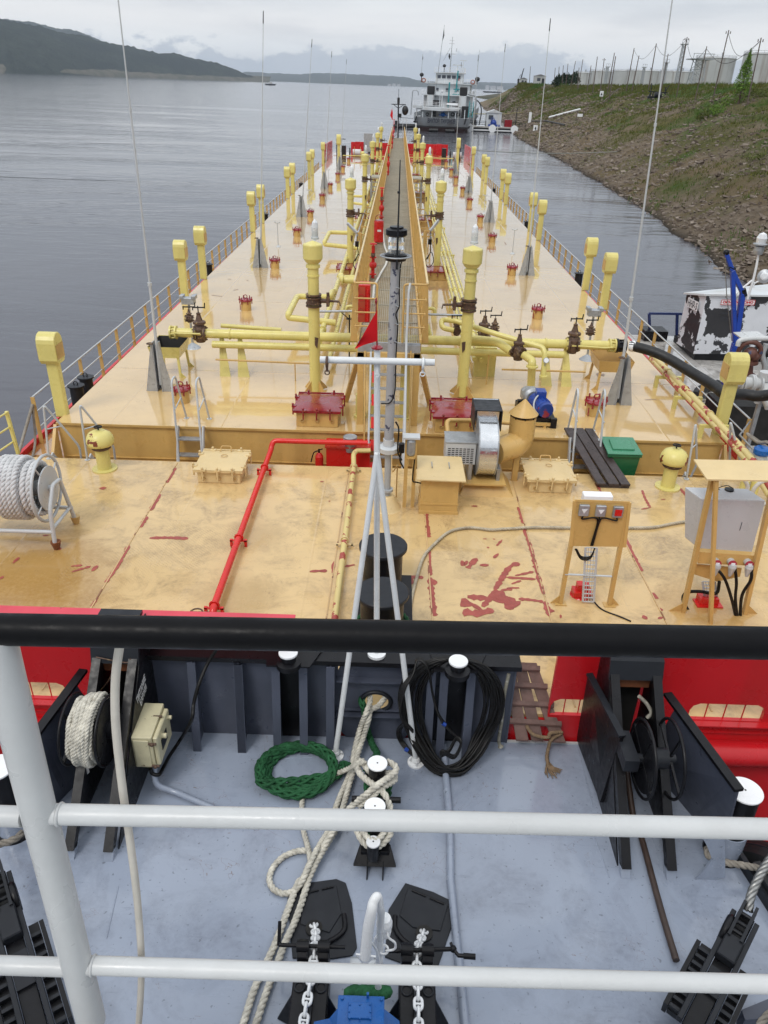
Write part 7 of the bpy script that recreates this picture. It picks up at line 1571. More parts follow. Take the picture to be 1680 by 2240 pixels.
# ---- big black bitts
t=thing('mooring_bitts','pair of fat black bollards with overhanging caps in the centre of the aft deck','bollard',(-.03,8.4,A))
c1b=G(b2(825,1390),.42); c2b=G(b2(820,1700),.42)
X=MB(); X.mm((-.40,7.1,A),(.38,9.15,A+.06)); X.build('base_plate',m_blk,t)
for i,(p,y) in enumerate(((c1b,8.75),(c2b,7.65))):
    x=p.x; X=MB(); X.cyl((x,y,A+.06),(x,y,.40),.27,n=28); dr=X.build('drum',m_blk,t); X=MB(); X.lathe([(.31,.40),(.33,.41),(.33,.45),(.32,.46)],(x,y,0),n=30); X.build('cap',m_char,dr)
X=MB(); X.rope([(-.02+.33*math.cos(a*.3),7.65+.33*math.sin(a*.3),-.02-.005*a) for a in range(0,44)],.03); X.rope(cr([(-.30,7.5,-.1),(-.33,7.0,-.05),(-.3,6.6,.0),(-.22,6.4,-.05)],6),.03); X.rope(cr([(.28,7.5,-.1),(.3,7.0,-.05),(.25,6.6,0),(.2,6.4,-.05)],6),.03); X.build('bitt_rope',m_green,label='green rope turned round the nearer black bollard',cat='rope')
# ---- rope reel at the left
t=thing('rope_reel','grey tubular reel wound with white mooring rope at the left of the aft deck','reel',(-5.6,10.0,A))
rc=Vector((-5.60,10.05,.42)); hw=.46
P2=lambda u,v,y:V(b1(u,v),y)
xr2=V(b1(290,600),10.05).x; xr0=xr2-1.15; zc_=.48; yc_=10.05; R0=.40
X=MB(); X.cyl((xr0,yc_,zc_),(xr2,yc_,zc_),.12,n=14); X.build('core',m_lgrey,t)
for x,s in((xr0,-1),(xr2,1)):
    X=MB(); X.lathe([(.34,0),(.34,.02)],(x+s*.0,yc_,zc_),(s,0,0),30); sdk=X.build('side_disc',m_lgrey,t)
    X=MB(); X.ring((x-.02*s,yc_,zc_),(1,0,0),.50,.025,36,8); X.cyl((x+.02*s,yc_,zc_),(x+s*.1,yc_,zc_),.05,n=12)
    for k in range(4): a=k*math.pi/2+.5; X.cyl((x,yc_+.3*math.cos(a),zc_+.3*math.sin(a)),(x-.02*s,yc_+.5*math.cos(a),zc_+.5*math.sin(a)),.014,n=6)
    X.build('flange_ring',m_lgrey,sdk)
xa1,xa0=xr2+.14,xr0-.12
for x in(xa0,xa1):
    X=MB(); X.elbow([(x,yc_-.42,A+.12),(x,yc_-.36,.30),(x,yc_-.12,zc_+.12),(x,yc_,zc_+.10),(x,yc_+.12,zc_+.10),(x,yc_+.36,A+.12)],.032,.12,10); X.cyl((x,yc_-.40,A+.35),(x,yc_+.32,A+.35),.026,n=8); X.build('side_frame',m_lgrey,t)
    for s in(-1,1): X=MB(); X.lathe([(.045,0),(.075,.12),(.075,.135)],(x,yc_+s*.39,A),n=12); X.build('foot_cup',m_orust if s<0 else m_och2,t)
X=MB(); X.cyl((xa0,yc_-.40,A+.30),(xa1,yc_-.40,A+.30),.032,n=10); X.cyl((xa0,yc_+.36,A+.30),(xa1,yc_+.36,A+.30),.032,n=10); X.build('cross_tube',m_lgrey,t)
pts=[]; turns=11; 
for k in range(turns*26+1):
    a=k/26*2*math.pi; f=k/(turns*26); pts.append(Vector((xr0+.06+f*(xr2-xr0-.12),yc_+(R0-.02)*math.cos(a),zc_+(R0-.02)*math.sin(a))))
X=MB(); X.rope(pts,.05,pitch=.22,n=6,step=.55); pts2=[]
for k in range(5*26+1):
    a=k/26*2*math.pi; f=.45+.35*k/(130); pts2.append(Vector((xr0+.06+f*(xr2-xr0-.12),yc_+(R0+.05)*math.cos(a),zc_+(R0+.05)*math.sin(a))))
X.rope(pts2,.045,pitch=.2,n=6,step=.55); X.build('wound_rope',m_ropew,label='thick white mooring rope wound on the grey reel',cat='rope')
# ---- the neighbouring pontoon at the right
PD=-2.2
pon=thing('work_pontoon','dirty white pontoon with machinery moored along the right side of the barge','pontoon',(12,20,-3.3))
def pn_(n,m,f,**k): X=MB(); f(X); return X.build(n,m,pon,**k)
pn_('deck',m_pont,lambda X:X.mm((8.7,11.5,PD-.05),(18.5,29.5,PD))); pn_('hull',m_shb,lambda X:X.mm((8.72,11.55,-3.7),(18.4,29.4,PD-.052)))
pn_('dark_floor',mat('oily_dark_floor',(.035,.028,.024),.35,var=.5,spots=((.2,.17,.14),.6,2,.05)),lambda X:X.mm((11.0,13.5,PD+.004),(16,21,PD+.008)))
pa,pb2=G(c7(945,1000),PD),G(c7(1105,1005),PD)
X=MB(); 
ra=V(c7(940,845),pa.y); rb=V(c7(1110,845),pb2.y); X.bar(pa,ra,.09);X.bar(pb2,rb,.09);X.bar(ra,rb+Vector((.8,0,0)),.08); X.build('blue_end_rail',mat('dark_blue_rail',(.02,.035,.13),.4),pon)
pn_('coaming_box',m_blk,lambda X:(lambda a,b:X.mm((a.x,a.y,PD+.05),(b.x,a.y+.8,PD+.4)))(G(c7(905,1015),PD),G(c7(1045,1020),PD)))
# cabin
lo=lambda z,q:G(q,z)
n0=G((1513,789),PD); n1=G((1476,765),PD); n2=G((1652,765),PD)
top=V((1542,646),n0.y).z; top1=V((1504,645),n1.y).z; 
fr=Vector((1,(.10),0)).normalized(); wd_=V((1655,650),n0.y+.3).x-n0.x
cb=thing('pontoon_cabin','white cabin with badly peeling paint and red warning letters on the pontoon','cabin',n0)
a0=n0; a1=n1; rgt=Vector((n0.x+2.75,n0.y+.25,PD)); bk_=a1+(rgt-a0)+Vector((.6,0,0))
def wall(p,q,zp,zq,name,m=m_peel,zb=PD+.25,zb2=None):
    X=MB(); d=(q-p).normalized(); nrm=Vector((-d.y,d.x,0))*-.05
    X.slab([Vector((p.x,p.y,zb)),Vector((q.x,q.y,zb2 or zb)),Vector((q.x,q.y,zq)),Vector((p.x,p.y,zp))],-nrm); return X.build(name,m,cb)
t0,t1=top,top1
wall(a1,a0,t1,t0,'side_wall')
dl=a0.lerp(rgt,.62)
wall(a0,rgt,t0,t0-.02,'front_wall')
ext=rgt+Vector((1.9,.15,0))
wall(rgt+Vector((.0,0.03,0)),ext,t0-.02,t0-.05,'dark_doorway',m_dkint)  # solid dark sheet, shade of the open doorway put into its colour
X=MB(); X.slab([Vector((rgt.x,rgt.y-.03,t0-.45)),Vector((ext.x,ext.y-.03,t0-.45)),Vector((ext.x,ext.y-.03,t0-.04)),Vector((rgt.x,rgt.y-.03,t0-.02))],(0,-.03,0)); X.build('door_lintel',m_peel,cb)
X=MB(); X.slab([a0+Vector((-.08,-.08,t0-PD)),ext+Vector((.1,-.1,t0-PD-.02)),ext+Vector((1.2,3,t0-PD-.02)),a1+Vector((-.08,.1,t1-PD))],(0,0,.06)); X.build('roof',m_shw,cb)
X=MB(); X.mm((a0.x+.1,a0.y+.1,PD+.005),(ext.x,ext.y+2,PD+.25)); X.build('underframe',m_blk,cb)
fd=(rgt-a0).normalized()
pz=lambda f,z:a0.lerp(rgt,f)+Vector((0,-.075,z-PD))
s0_=V(d3(648,655),a0.y-.08); X=MB(); w0=V(d3(645,628),a0.y-.08); w1=V(d3(968,680),a0.y+.1); X.slab([pz(.0,0)*0+Vector((w0.x,0,w1.z))+Vector((0,a0.y-.055+(w0.x-a0.x)*.09,0)),Vector((w1.x,a0.y-.055+(w1.x-a0.x)*.09,w1.z-.0)),Vector((w1.x,a0.y-.055+(w1.x-a0.x)*.09,w0.z)),Vector((w0.x,a0.y-.055+(w0.x-a0.x)*.09,w0.z))],(0,-.012,0)); X.build('warning_plate',m_whitec,cb)
X=MB()
for (xx0,xx1,zz0,zz1) in ((w0.x,w1.x,w0.z-.02,w0.z),(w0.x,w1.x,w1.z,w1.z+.02),(w0.x,w0.x+.02,w1.z,w0.z),(w1.x-.02,w1.x,w1.z,w0.z)):
    yq=lambda x:a0.y-.069+(x-a0.x)*.09; X.slab([Vector((xx0,yq(xx0),zz0)),Vector((xx1,yq(xx1),zz0)),Vector((xx1,yq(xx1),zz1)),Vector((xx0,yq(xx0),zz1))],(0,-.004,0))
X.build('plate_border',m_textr,cb)
lettering('ОГНЕОПАСНО',m_textr,cb,Vector((w0.x+.06,a0.y-.075+(w0.x+.06-a0.x)*.09,w1.z+.06)),(1,.09,0),(0,0,1),(w0.z-w1.z)-.11,name='warning_text',width=(w1.x-w0.x)-.12,bold=.006)
for k,(txt,q,w_) in enumerate((('ВЕРХ. ПОЛОЖЕНИЕ',d3(668,742),.62),('ПАРОВЫЕ СТВОЛЫ',d3(640,770),.72),('ВНИЗ НАЖАТЬ',d3(618,818),.5),('С 11 Б 19 38',d3(635,840),.42))):
    p=V(q,a0.y-.02); lettering(txt,m_textd,cb,Vector((p.x,a0.y-.062+(p.x-a0.x)*.09,p.z)),(1,.09,0),(0,0,1),.055,name='small_text',width=w_)
sd_=(a0-a1).normalized(); sn=Vector((sd_.y,-sd_.x,0)); 
if sn.x>0: sn=-sn
p=a1.lerp(a0,.22); zz=V(d3(335,680),p.y).z
X=MB(); X.slab([p+sn*.06+Vector((0,0,zz-.04-PD)),p+sn*.06+sd_*.75+Vector((0,0,zz-.04-PD)),p+sn*.06+sd_*.75+Vector((0,0,zz+.28-PD)),p+sn*.06+Vector((0,0,zz+.28-PD))],sn*.01); X.build('number_plate',m_whitec,cb)
lettering('ННР-5',m_textd,cb,p+sn*.075+sd_*.05+Vector((0,0,zz-PD)),sd_,(0,0,1),.24,name='number_text',width=.66,bold=.004)
# blue derrick
b_=V(d3(775,1075),15.5+4.6); YD=b_.y
t=thing('blue_derrick','blue steel derrick with bent jib standing on the pontoon behind the near vent','davit',(b_.x,YD,PD)); D_=lambda u,v:V(d3(u,v),YD)
X=MB(); X.bar(Vector((b_.x,YD,PD)),D_(780,1060),.16); X.bar(D_(780,1060),D_(850,560),.15,.12); X.bar(D_(850,560),D_(745,330),.13,.1); X.bar(D_(745,330),D_(680,150),.11,.1); X.bar(D_(748,350),D_(772,1050),.12,.1); X.build('frame',mat('derrick_blue_paint',(.012,.055,.36),.35,var=.2),t,bevel=.01)
X=MB(); X.cyl(D_(850,520),D_(865,590),.08,n=10); X.sph(D_(685,150),.08); X.cyl(D_(710,290),D_(770,320),.06,n=8); X.build('pulley',m_blk,t)
X=MB(); X.tube([D_(680,390),D_(690,600),D_(715,800),D_(740,1040)],.012,5); X.tube([D_(680,160),D_(680,390)],.012,5); X.build('wire',m_wire,t)
# white lamp post
YL=23.0; D2=lambda u,v:V(d3(u,v),YL); t=thing('lamp_post','thin white forked lamp post behind the pontoon cabin','lamp post',D2(900,640)); X=MB(); X.tube(cr([D2(900,620),D2(955,430),D2(990,280),D2(1008,165)],5),.035,7); X.tube([D2(770,575),D2(945,430)],.03,6); X.tube([D2(955,500),D2(968,460),D2(1035,425)],.025,6); X.tube([D2(945,430),D2(970,465)],.03,6); X.build('tube_frame',m_whitec,t)
X=MB(); X.lathe([(.12,-.1),(.14,0),(.14,.12),(.05,.16)],D2(1012,130),n=12); X.lathe([(.2,.16),(.2,.19)],D2(1012,130),n=12); X.build('lamp_housing',m_galv,t); X=MB(); X.lathe([(.13,.19),(.15,.34),(.1,.46),(.01,.5)],D2(1015,130),n=12); X.build('lamp_glass',m_glassw,t)
p=D2(1070,390); X=MB(); X.lathe([(.02,-.12),(.19,-.04),(.2,.04),(.12,.06)],p,(-.35,-.9,.2),16); X.build('floodlight',m_galv,t); X=MB(); X.lathe([(.12,.061),(.08,.09)],p,(-.35,-.9,.2),12); X.build('flood_glass',m_glassw,t)
# white pipe fittings, machinery
YM=15.6; D4=lambda u,v:V(d3(u,v),YM); t=thing('hose_manifold','white flanged pipe manifold on the pontoon behind the near vent','pipe fitting',Vector((D4(900,1470).x,YM,PD)))
X=MB(); a=D4(735,1460); b=D4(1120,1475); X.cyl(a,b,.13,n=18); 
for u in(755,820,850,935,950,1020): q=a.lerp(b,(u-735)/385); X.lathe([(.19,-.02),(.19,.02)],q,(b-a),20)
q=D4(1060,1480); X.cyl(q+Vector((0,0,.1)),q+Vector((0,0,.28)),.14,n=16); X.cyl(q,q+Vector((.1,-.4,-.35)),.14,n=14); X.bar(D4(1040,1560),D4(990,1670),.09); X.bar(D4(1060,1560),D4(1110,1600),.09); X.build('pipe_body',m_white,t); X=MB(); X.bar(D4(1050,1560),Vector((D4(1050,1560).x,YM,PD)),.08); X.build('stand',m_galv,t)
YM2=18.2; D5=lambda u,v:V(d3(u,v),YM2); t=thing('pump_engine','rusty pump engine under a curved white guard on the pontoon','machinery',Vector((D5(920,1300).x,YM2,PD)))
X=MB(); X.tube(cr([D5(800,1090),D5(820,1040),D5(900,1020),D5(1000,1015),D5(1106,1015)],5),.06,8); X.slab([D5(850,1020),D5(1106,1010),D5(1106,1030),D5(860,1040)],(0,.6,0)); X.build('guard',m_white,t)
X=MB(); X.ring(D5(920,1150),(.2,1,.1),.25,.06,24,8); X.sph(D5(930,1170),.17,12,8); X.cyl(D5(900,1230),D5(890,1380),.14,n=12); X.lathe([(.25,-.03),(.25,.03)],D5(900,1250),n=16); X.lathe([(.22,-.03),(.22,.03)],D5(885,1380),n=16); X.sph(D5(960,1200),.15); X.build('engine',mat('rusty_engine',(.13,.05,.035),.55,var=.4,vs=3,spots=((.03,.05,.12),.58,3,.05)),t)
X=MB(); X.tube(cr([D5(1090,1070),D5(1050,1180),D5(1075,1300),D5(1040,1390),D5(960,1425)],6),.07,8); X.tube(cr([D5(1106,1210),D5(1090,1300),D5(1050,1400)],5),.03,6); X.build('grey_hose',m_greyp,t)
X=MB(); X.mm((D5(850,1300).x,YM2+.6,PD),(D5(1100,1300).x+2,YM2+1.6,PD+1.1)); X.build('dark_housing',m_dkint,t)
X=MB(); D6=lambda u,v,z=PD+.15:G(d3(u,v),z)
X.tube(cr([D6(370,1590),D6(420,1530),D6(520,1500),D6(600,1470)],6),.13,10); X.tube(cr([D6(700,1640),D6(760,1750),D6(880,1850),D6(1000,1910),D6(1106,1940)],6),.17,12); X.build('fender_hose',m_rub,label='thick black hose lying curved on the pontoon deck',cat='hose')
X=MB(); X.tube(cr([D6(720,1600,PD+.5),D6(830,1700,PD+.5),D6(950,1780,PD+.5),D6(1106,1830,PD+.5)],6),.06,7); X.build('rim',mat('worn_pale_steel',(.40,.38,.34),.5,var=.3),pon)
X=MB(); p=D6(395,1610,PD+.02); X.lathe([(.28,0),(.28,.06),(.15,.1),(.15,.25)],p,n=14); X.build('cleat_base',m_blk,label='black round cleat on the pontoon beside the railing',cat='cleat')
X=MB(); X.tube(cr([D6(420,1650,PD+.05),D6(470,1640,PD+.05),D6(520,1690,PD+.05),D6(460,1700,PD+.05),D6(430,1680,PD+.08),D6(500,1660,PD+.1)],5),.05,6); X.build('rope_heap',m_roped,label='small grey rope heap on the pontoon deck',cat='rope')
t=thing('wooden_pallet','old grey slatted pallet lying on the pontoon deck','pallet',D6(700,1780,PD))
c=D6(720,1790,PD); 
for k in range(6): X=MB(); X.box((c.x-.2+.03*k,c.y-.5+.2*k,PD+.1),(1.5,.13,.03),.05*(k%3-1)); X.build('slat',mat('old_grey_wood',(.16,.14,.13),.8,var=.4,vs=6),t)
X=MB(); X.box((c.x-.8,c.y,PD+.04),(.1,1.2,.08)); X.box((c.x+.4,c.y,PD+.04),(.1,1.2,.08)); X.build('bearer',m_wood,t)
# chain and rope between the barge and the pontoon, blue capped pipe
X=MB(); a=Vector((7.83,13.5,MD+1.0)); X.bar((7.80,13.2,MD),(7.88,13.2,MD+1.1),.09,.02); X.build('end_post',m_och,label='single ochre railing post at the near end of the right side deck',cat='post')
X=MB(); X.tube(cr([(7.85,13.2,MD+1.0),V(d3(920,1990),12.6),V(d3(1000,2060),12.4),V(d3(1100,2060),12.2)],6),.03,6); X.build('slack_rope',m_roped,label='slack rope hanging from the last right railing post',cat='rope')
X=MB(); X.tube([(7.85,15.5,MD+1.05),V(d3(820,1990),13.6),V(d3(960,2140),12.6)],.018,6); X.build('railing_wire',m_galv,label='thin wire dropping from the right railing end to the aft deck edge',cat='wire')
p=V(d3(1035,2180),12.2); t=thing('blue_capped_pipe','pale pipe end with a blue cap at the right edge beyond the canopy','pipe',p-Vector((0,0,.35))); X=MB(); X.cyl(p+Vector((0,0,-.7)),p,.11,n=14); X.build('pipe_body',m_lgrey,t); X=MB(); X.lathe([(.13,0),(.14,.03),(.14,.1),(.1,.13)],p,n=14); X.build('cap',m_blue,t)
# ================================================================ THE PUSHER TUG
D=-.7; YBW=6.36
tug=thing('pusher_tug','pusher tug foredeck painted slate blue, with dark ribbed bulwark and black pushing knees','tug boat',(0,3,D-2))
def tp_(name,m,fn,**k): X=MB(); fn(X); return X.build(name,m,tug,**k)
foot=[(-3.95,-3.5),(3.95,-3.5),(3.95,4.35),(3.15,6.38),(-3.15,6.38),(-3.95,4.35)]
tp_('fore_deck',m_tugd,lambda X:X.slab([(x,y,D-.03) for x,y in foot],(0,0,.03)))
tp_('hull',m_blk,lambda X:X.slab([(x*.995,y*.995,-3.9) for x,y in foot],(0,0,3.9+D-.032)))
tp_('deck_edge_lip',m_white,lambda X:X.mm((1.45,6.36,D),(2.35,6.385,D+.02)))
x0b,x1b=-2.66,1.46
hx_=V(b5(835,425),YBW); HR=.165
def bw(X):
    zt=.47
    # plate with a round hawse opening: fan of quads round the hole
    xl_,xr_=hx_.x-.42,hx_.x+.42; 
    for yy,fl in((YBW,0),(YBW+.02,1)):
        for (a,b) in ((x0b,xl_),(xr_,x1b)):
            q=[(a,yy,D),(b,yy,D),(b,yy,zt),(a,yy,zt)]; X.add(q,[(0,1,2,3) if not fl else (3,2,1,0)])
        n=24; sq=[]
        for k in range(n):
            t=2*math.pi*k/n; c,s=math.cos(t),math.sin(t); 
            m=min((.42/abs(c)) if abs(c)>1e-6 else 9,((zt-hx_.z)/s if s>1e-6 else ((D-hx_.z)/s if s<-1e-6 else 9))); sq.append((hx_.x+c*m,yy,hx_.z+s*m))
        ci=[(hx_.x+HR*math.cos(2*math.pi*k/n),yy,hx_.z+HR*.85*math.sin(2*math.pi*k/n)) for k in range(n)]
        X.add(sq+ci,[((k,(k+1)%n,n+(k+1)%n,n+k) if fl else (k,n+k,n+(k+1)%n,(k+1)%n)) for k in range(n)])
        for cx_ in(xl_,xr_):
            for zz,sg in((zt,1),(D,-1)): pass
        X.add([(xl_,yy,zt),(xl_,yy,D),(xr_,yy,D),(xr_,yy,zt)],[])
    X.mm((x1b-.02,YBW-.01,D),(x1b,YBW+.03,zt))
tp_('bulwark_plate',m_slate,bw)
tp_('hawse_ring',m_char,lambda X:X.tube([(hx_.x+HR*math.cos(t/28*6.283),YBW-.01,hx_.z+HR*.85*math.sin(t/28*6.283)) for t in range(28)],.025,8,closed=True))
tp_('bulwark_cap_rail',m_blk,lambda X:[X.mm((x0b,YBW-.10,.472),(x1b+.03,YBW+.10,.50)),X.mm((x0b,YBW-.10,.44),(x1b+.03,YBW-.085,.472))])
for a_,b_ in((b6(505,640),b6(600,1010)),(b8(600,60),b8(700,330)),(d4(955,1100),d4(860,1520)),(b5(60,780),b5(550,760))): tp_('deck_weld',m_tugd,lambda X:X.cyl(G(a_,D+.001),G(b_,D+.001),.006,n=6))
tp_('horizontal_stiffener',m_slate,lambda X:[X.mm((-.50,YBW-.09,.20),(.52,YBW-.002,.212)),X.mm((-.50,YBW-.09,-.30),(.52,YBW-.002,-.288)),X.mm((-.50,YBW-.05,-.24),(.52,YBW-.002,-.235))])
rb=[G(q,D).x for q in (b4(1280,955),b4(1570,955),b5(30,725),b5(245,730),b5(410,690),b5(565,700))]+[.53]+[G(q,D).x for q in(b5(1215,720),b5(1370,740))]
for x in rb:
    tp_('bulwark_rib',m_slate,lambda X:[X.slab([(x-.005,YBW-.002,D),(x-.005,YBW-.27,D),(x-.005,YBW-.11,.44),(x-.005,YBW-.002,.44)],(.012,0,0)),X.slab([(x-.045,YBW-.275,D),(x+.045,YBW-.275,D),(x+.045,YBW-.115,.438),(x-.045,YBW-.115,.438)],(0,-.012,.0))])
# dark recesses below the two bulwark bollards, platforms
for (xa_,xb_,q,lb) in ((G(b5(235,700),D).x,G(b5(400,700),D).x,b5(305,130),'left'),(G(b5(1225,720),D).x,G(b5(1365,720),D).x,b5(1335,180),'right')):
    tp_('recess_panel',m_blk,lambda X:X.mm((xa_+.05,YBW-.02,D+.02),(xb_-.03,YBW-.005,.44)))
    c=G(q,.70); 
    tp_('bollard_platform',m_blk,lambda X:X.slab([(c.x-.27,YBW+.1,.502),(c.x-.24,YBW-.22,.502),(c.x+.22,YBW-.22,.502),(c.x+.34,YBW+.1,.502)],(0,0,.018)))
    t=thing('capped_bollard','short black bollard with a white top on the %s of the tug bulwark'%lb,'bollard',(c.x,c.y,.52)); X=MB(); X.lathe([(.13,0),(.13,.06),(.08,.075),(.08,.16)],(c.x,c.y,.52),n=24); X.build('drum',m_blk,t); X=MB(); X.lathe([(.098,.16),(.1,.165),(.1,.18),(.098,.183)],(c.x,c.y,.52),n=26); X.build('white_cap',m_whitec,t)
# side wings of the bulwark
for s in(-1,1):
    if s<0: t0=G(b4(480,520),.42); t1=G(b4(215,870),.42)
    else: t0=G(b6(1110,410),.42); t1=G(b6(1440,850),.42)
    t2=t1+(t1-t0)*.12; bA=Vector((s*3.0,6.2,D)); bB=Vector((s*3.72,4.4,D)); dirn=(t1-t0).normalized()
    if s<0: q0=G(b4(450,1225),D);
    b0_=Vector((s*3.02,6.15,D)); b1_=Vector((s*3.3,5.4,D)); b2_=Vector((s*3.45,5.0,D))
    tp_('bulwark_wing',m_slate,lambda X:[X.slab([b0_,b1_,t1,t0],(-s*.02,0,0)),X.slab([b1_,b2_,t2,t1],(-s*.02,0,0))])
    tp_('wing_cap_rail',m_blk,lambda X:X.bar(t0-dirn*.2+Vector((0,0,.01)),t2,.09,.035))
# pushing knees
def knee(s,xo,xi,label):
    t=thing('pushing_knee',label,'knee',(s*2.7,5.5,D))
    for x in(xo,xi):
        X=MB(); w=.045
        X.slab([(x-w,4.69,D+.1),(x+w,4.69,D+.1),(x+w,6.02,.66),(x-w,6.02,.66)],(0,.09,-.03)); X.build('front_leg',m_blk,t)
        X=MB(); X.slab([(x-w,4.66,D),(x+w,4.66,D),(x+w,4.74,D+.1),(x-w,4.74,D+.1)],(0,.09,0)); X.build('foot',m_tugd,t)
    for x in(xo+ (-.05 if xo<xi else .05),xi+(.05 if xo<xi else -.05)):
        X=MB(); X.slab([(x,4.80,D),(x,6.34,D),(x,6.40,.955),(x,6.21,.955),(x,6.07,.66)],(.012,0,0)); X.build('side_plate',m_blk,t)
    a,b=min(xo,xi)-.06,max(xo,xi)+.06
    X=MB(); X.slab([(a,6.0,.60),(b,6.0,.60),(b,6.06,.80),(a,6.06,.80)],(0,.05,0)); X.slab([(a,6.06,.80),(b,6.06,.80),(b-.03,6.20,.955),(a+.03,6.20,.955)],(0,.05,0)); X.mm((a+.03,6.2,.96),(b-.03,6.40,1.0)); X.build('head_plate',m_char,t)
    X=MB(); X.mm((a+.06,6.33,D),(b-.06,6.36,.95)); X.build('back_plate',m_dkint,t)
    X=MB(); X.mm((a+.08,6.1,.42),(b-.08,6.25,.52)); X.build('rubber_block',m_orust,t)
    return t
kl=knee(-1,(G(b4(455,1650),D).x),(G(b4(730,1650),D).x-.03),'black pushing knee with a rope reel inside at the left of the tug bulwark')
kr=knee(1,(G(b6(1078,1465),D).x),(G(b6(798,1440),D).x),'black pushing knee with an empty hose reel inside at the right of the tug bulwark')
X=MB(); a=G(b4(730,1650),D).x; X.tube(cr([(a-.35,6.05,.58),(a-.2,6.0,.62),(a-.3,5.98,.4),(a-.42,5.95,.25)],5),.008,5); X.tube(cr([(a-.4,6.0,.68),(a-.1,6.0,.62),(a-.05,6.02,.66)],5),.008,5); X.build('loose_wire',m_rust,kl)
# lettering on the left knee
xp=G(b4(730,1650),D).x-.03+.05+.0135
def on_plane(q,x): d=ray(q); return CAM+d*((x-CAM.x)/d.x)
p0=on_plane(b4(893,650),xp); p1=on_plane(b4(940,505),xp)
ux=(p1-p0).normalized(); uy=Vector((1,0,0)).cross(ux); 
hgt=.085
lx=ux if Vector((1,0,0)).dot(ux.cross(uy))>0 else ux
uy=Vector((1,0,0)).cross(ux)
lettering('ПИТАНИЕ',m_text,kl,p0,ux,uy,hgt,name='lettering',width=(p1-p0).length*1.12,bold=.002); 
p3=on_plane(b4(914,668),xp); lettering('БАРЖИ',m_text,kl,p3,ux,uy,hgt,name='lettering',width=(p1-p0).length*.82,bold=.002)
# plate in front of the right knee
t=thing('guard_plate','thick black slanting guard plate standing before the right pushing knee','plate',(2.2,5.8,D))
a=V(b6(570,205),6.3);b=V(b6(768,585),5.45);c=V(b6(655,965),5.45);c.z=max(c.z,D+.02);d_=G(b6(500,600),D+.01); X=MB(); X.slab([a,b,Vector((b.x-.05,5.45,D+.12)),d_],(.035,0,0)); X.build('plate',m_blk,t); X=MB(); X.bar(a+Vector((.015,0,.0)),b+Vector((.015,0,0)),.07,.03); X.build('edge_strip',m_char,t)
# rope reel in the left knee
t=thing('heaving_line_reel','black reel wound with white rope inside the left pushing knee','reel',(-2.75,5.4,0))
yc=5.42; c=V(b4(590,815),yc); x0_=V(b4(490,830),yc).x; x1_=V(b4(690,830),yc).x
for x in(x0_-.015,x1_+.015): X=MB(); X.lathe([(.05,-.01),(.05,.01)],(x,yc,c.z),(1,0,0),12); X.ring((x,yc,c.z),(1,0,0),.345,.014,32,6)
X=MB()
for x in(x0_-.015,x1_+.02): X.ring((x,yc,c.z),(1,0,0),.345,.013,32,6); [X.bar((x,yc,c.z),(x,yc+.34*math.cos(k*1.571+.4),c.z+.34*math.sin(k*1.571+.4)),.025) for k in range(4)]
X.cyl((x0_-.05,yc,c.z),(x1_+.08,yc,c.z),.09,n=14); X.cyl((x1_+.03,yc,c.z),(x1_+.02,yc,c.z),.32,n=28); X.build('reel_frame',m_blk,t)
pts=[]; n=7
for k in range(n*24+1): a=k/24*6.283; f=k/(n*24); rr=.30+.012*math.sin(k*1.7); pts.append(Vector((x0_+.03+f*(x1_-x0_-.06)+.012*math.sin(a),yc+rr*math.cos(a),c.z+rr*math.sin(a))))
X=MB(); X.rope(pts,.024,pitch=.11,n=5,step=.7); pts=[]
for k in range(5*24+1): a=k/24*6.283; f=.3+.5*k/(120); rr=.335+.012*math.sin(k*1.1); pts.append(Vector((x0_+f*(x1_-x0_)+.03*math.sin(a),yc+rr*math.cos(a),c.z+rr*math.sin(a))))
X.rope(pts,.024,pitch=.11,n=5,step=.7); X.build('wound_rope',m_rope,t)
X=MB(); q=V(b4(535,1070),5.25); X.slab([q+Vector((-.05,0,.1)),q+Vector((.05,0,.08)),q+Vector((.06,0,-.05)),q+Vector((.0,0,-.12)),q+Vector((-.05,0,-.08))],(0,.01,.0)); X.build('rag',m_white,label='white rag hanging below the left rope reel',cat='rag')
# empty reel in the right knee
t=thing('hose_reel','empty black two ringed reel in the right pushing knee','reel',(2.75,5.35,0)); yc=5.30
ca=V(b6(900,715),yc); cb_=V(b6(1065,715),yc)
for p in(ca,cb_):
    X=MB(); X.ring(p,(1,0,0),.375,.016,36,8); 
    for k in range(4): X.bar(p,p+Vector((0,.37*math.cos(k*1.571+.3),.37*math.sin(k*1.571+.3))),.022)
    X.build('ring_flange',m_blk,t)
X=MB(); X.cyl(ca+Vector((-.12,0,0)),cb_+Vector((.05,0,0)),.045,n=12); X.cyl(ca+Vector((.03,0,0)),cb_+Vector((-.03,0,0)),.10,n=18); X.lathe([(.09,0),(.09,.03)],ca,(1,0,0),14); X.build('hub',m_char,t)
X=MB(); X.lathe([(.33,0),(.33,.008)],ca+Vector((-.005,0,0)),(1,0,0),30); X.build('inner_disc',m_blk,t)
X=MB(); X.mm((ca.x-.2,yc-.1,ca.z-.08),(ca.x-.06,yc+.3,ca.z+.06)); X.build('bracket',m_char,t)
X=MB(); q=V(b6(925,385),6.1); X.tube(cr([q+Vector((-.1,0,.1)),q,q+Vector((.05,-.05,-.08)),q+Vector((.02,-.05,-.15))],4),.022,6); X.build('rag_in_knee',m_rope,label='pale rag stuffed in the right pushing knee',cat='rag')
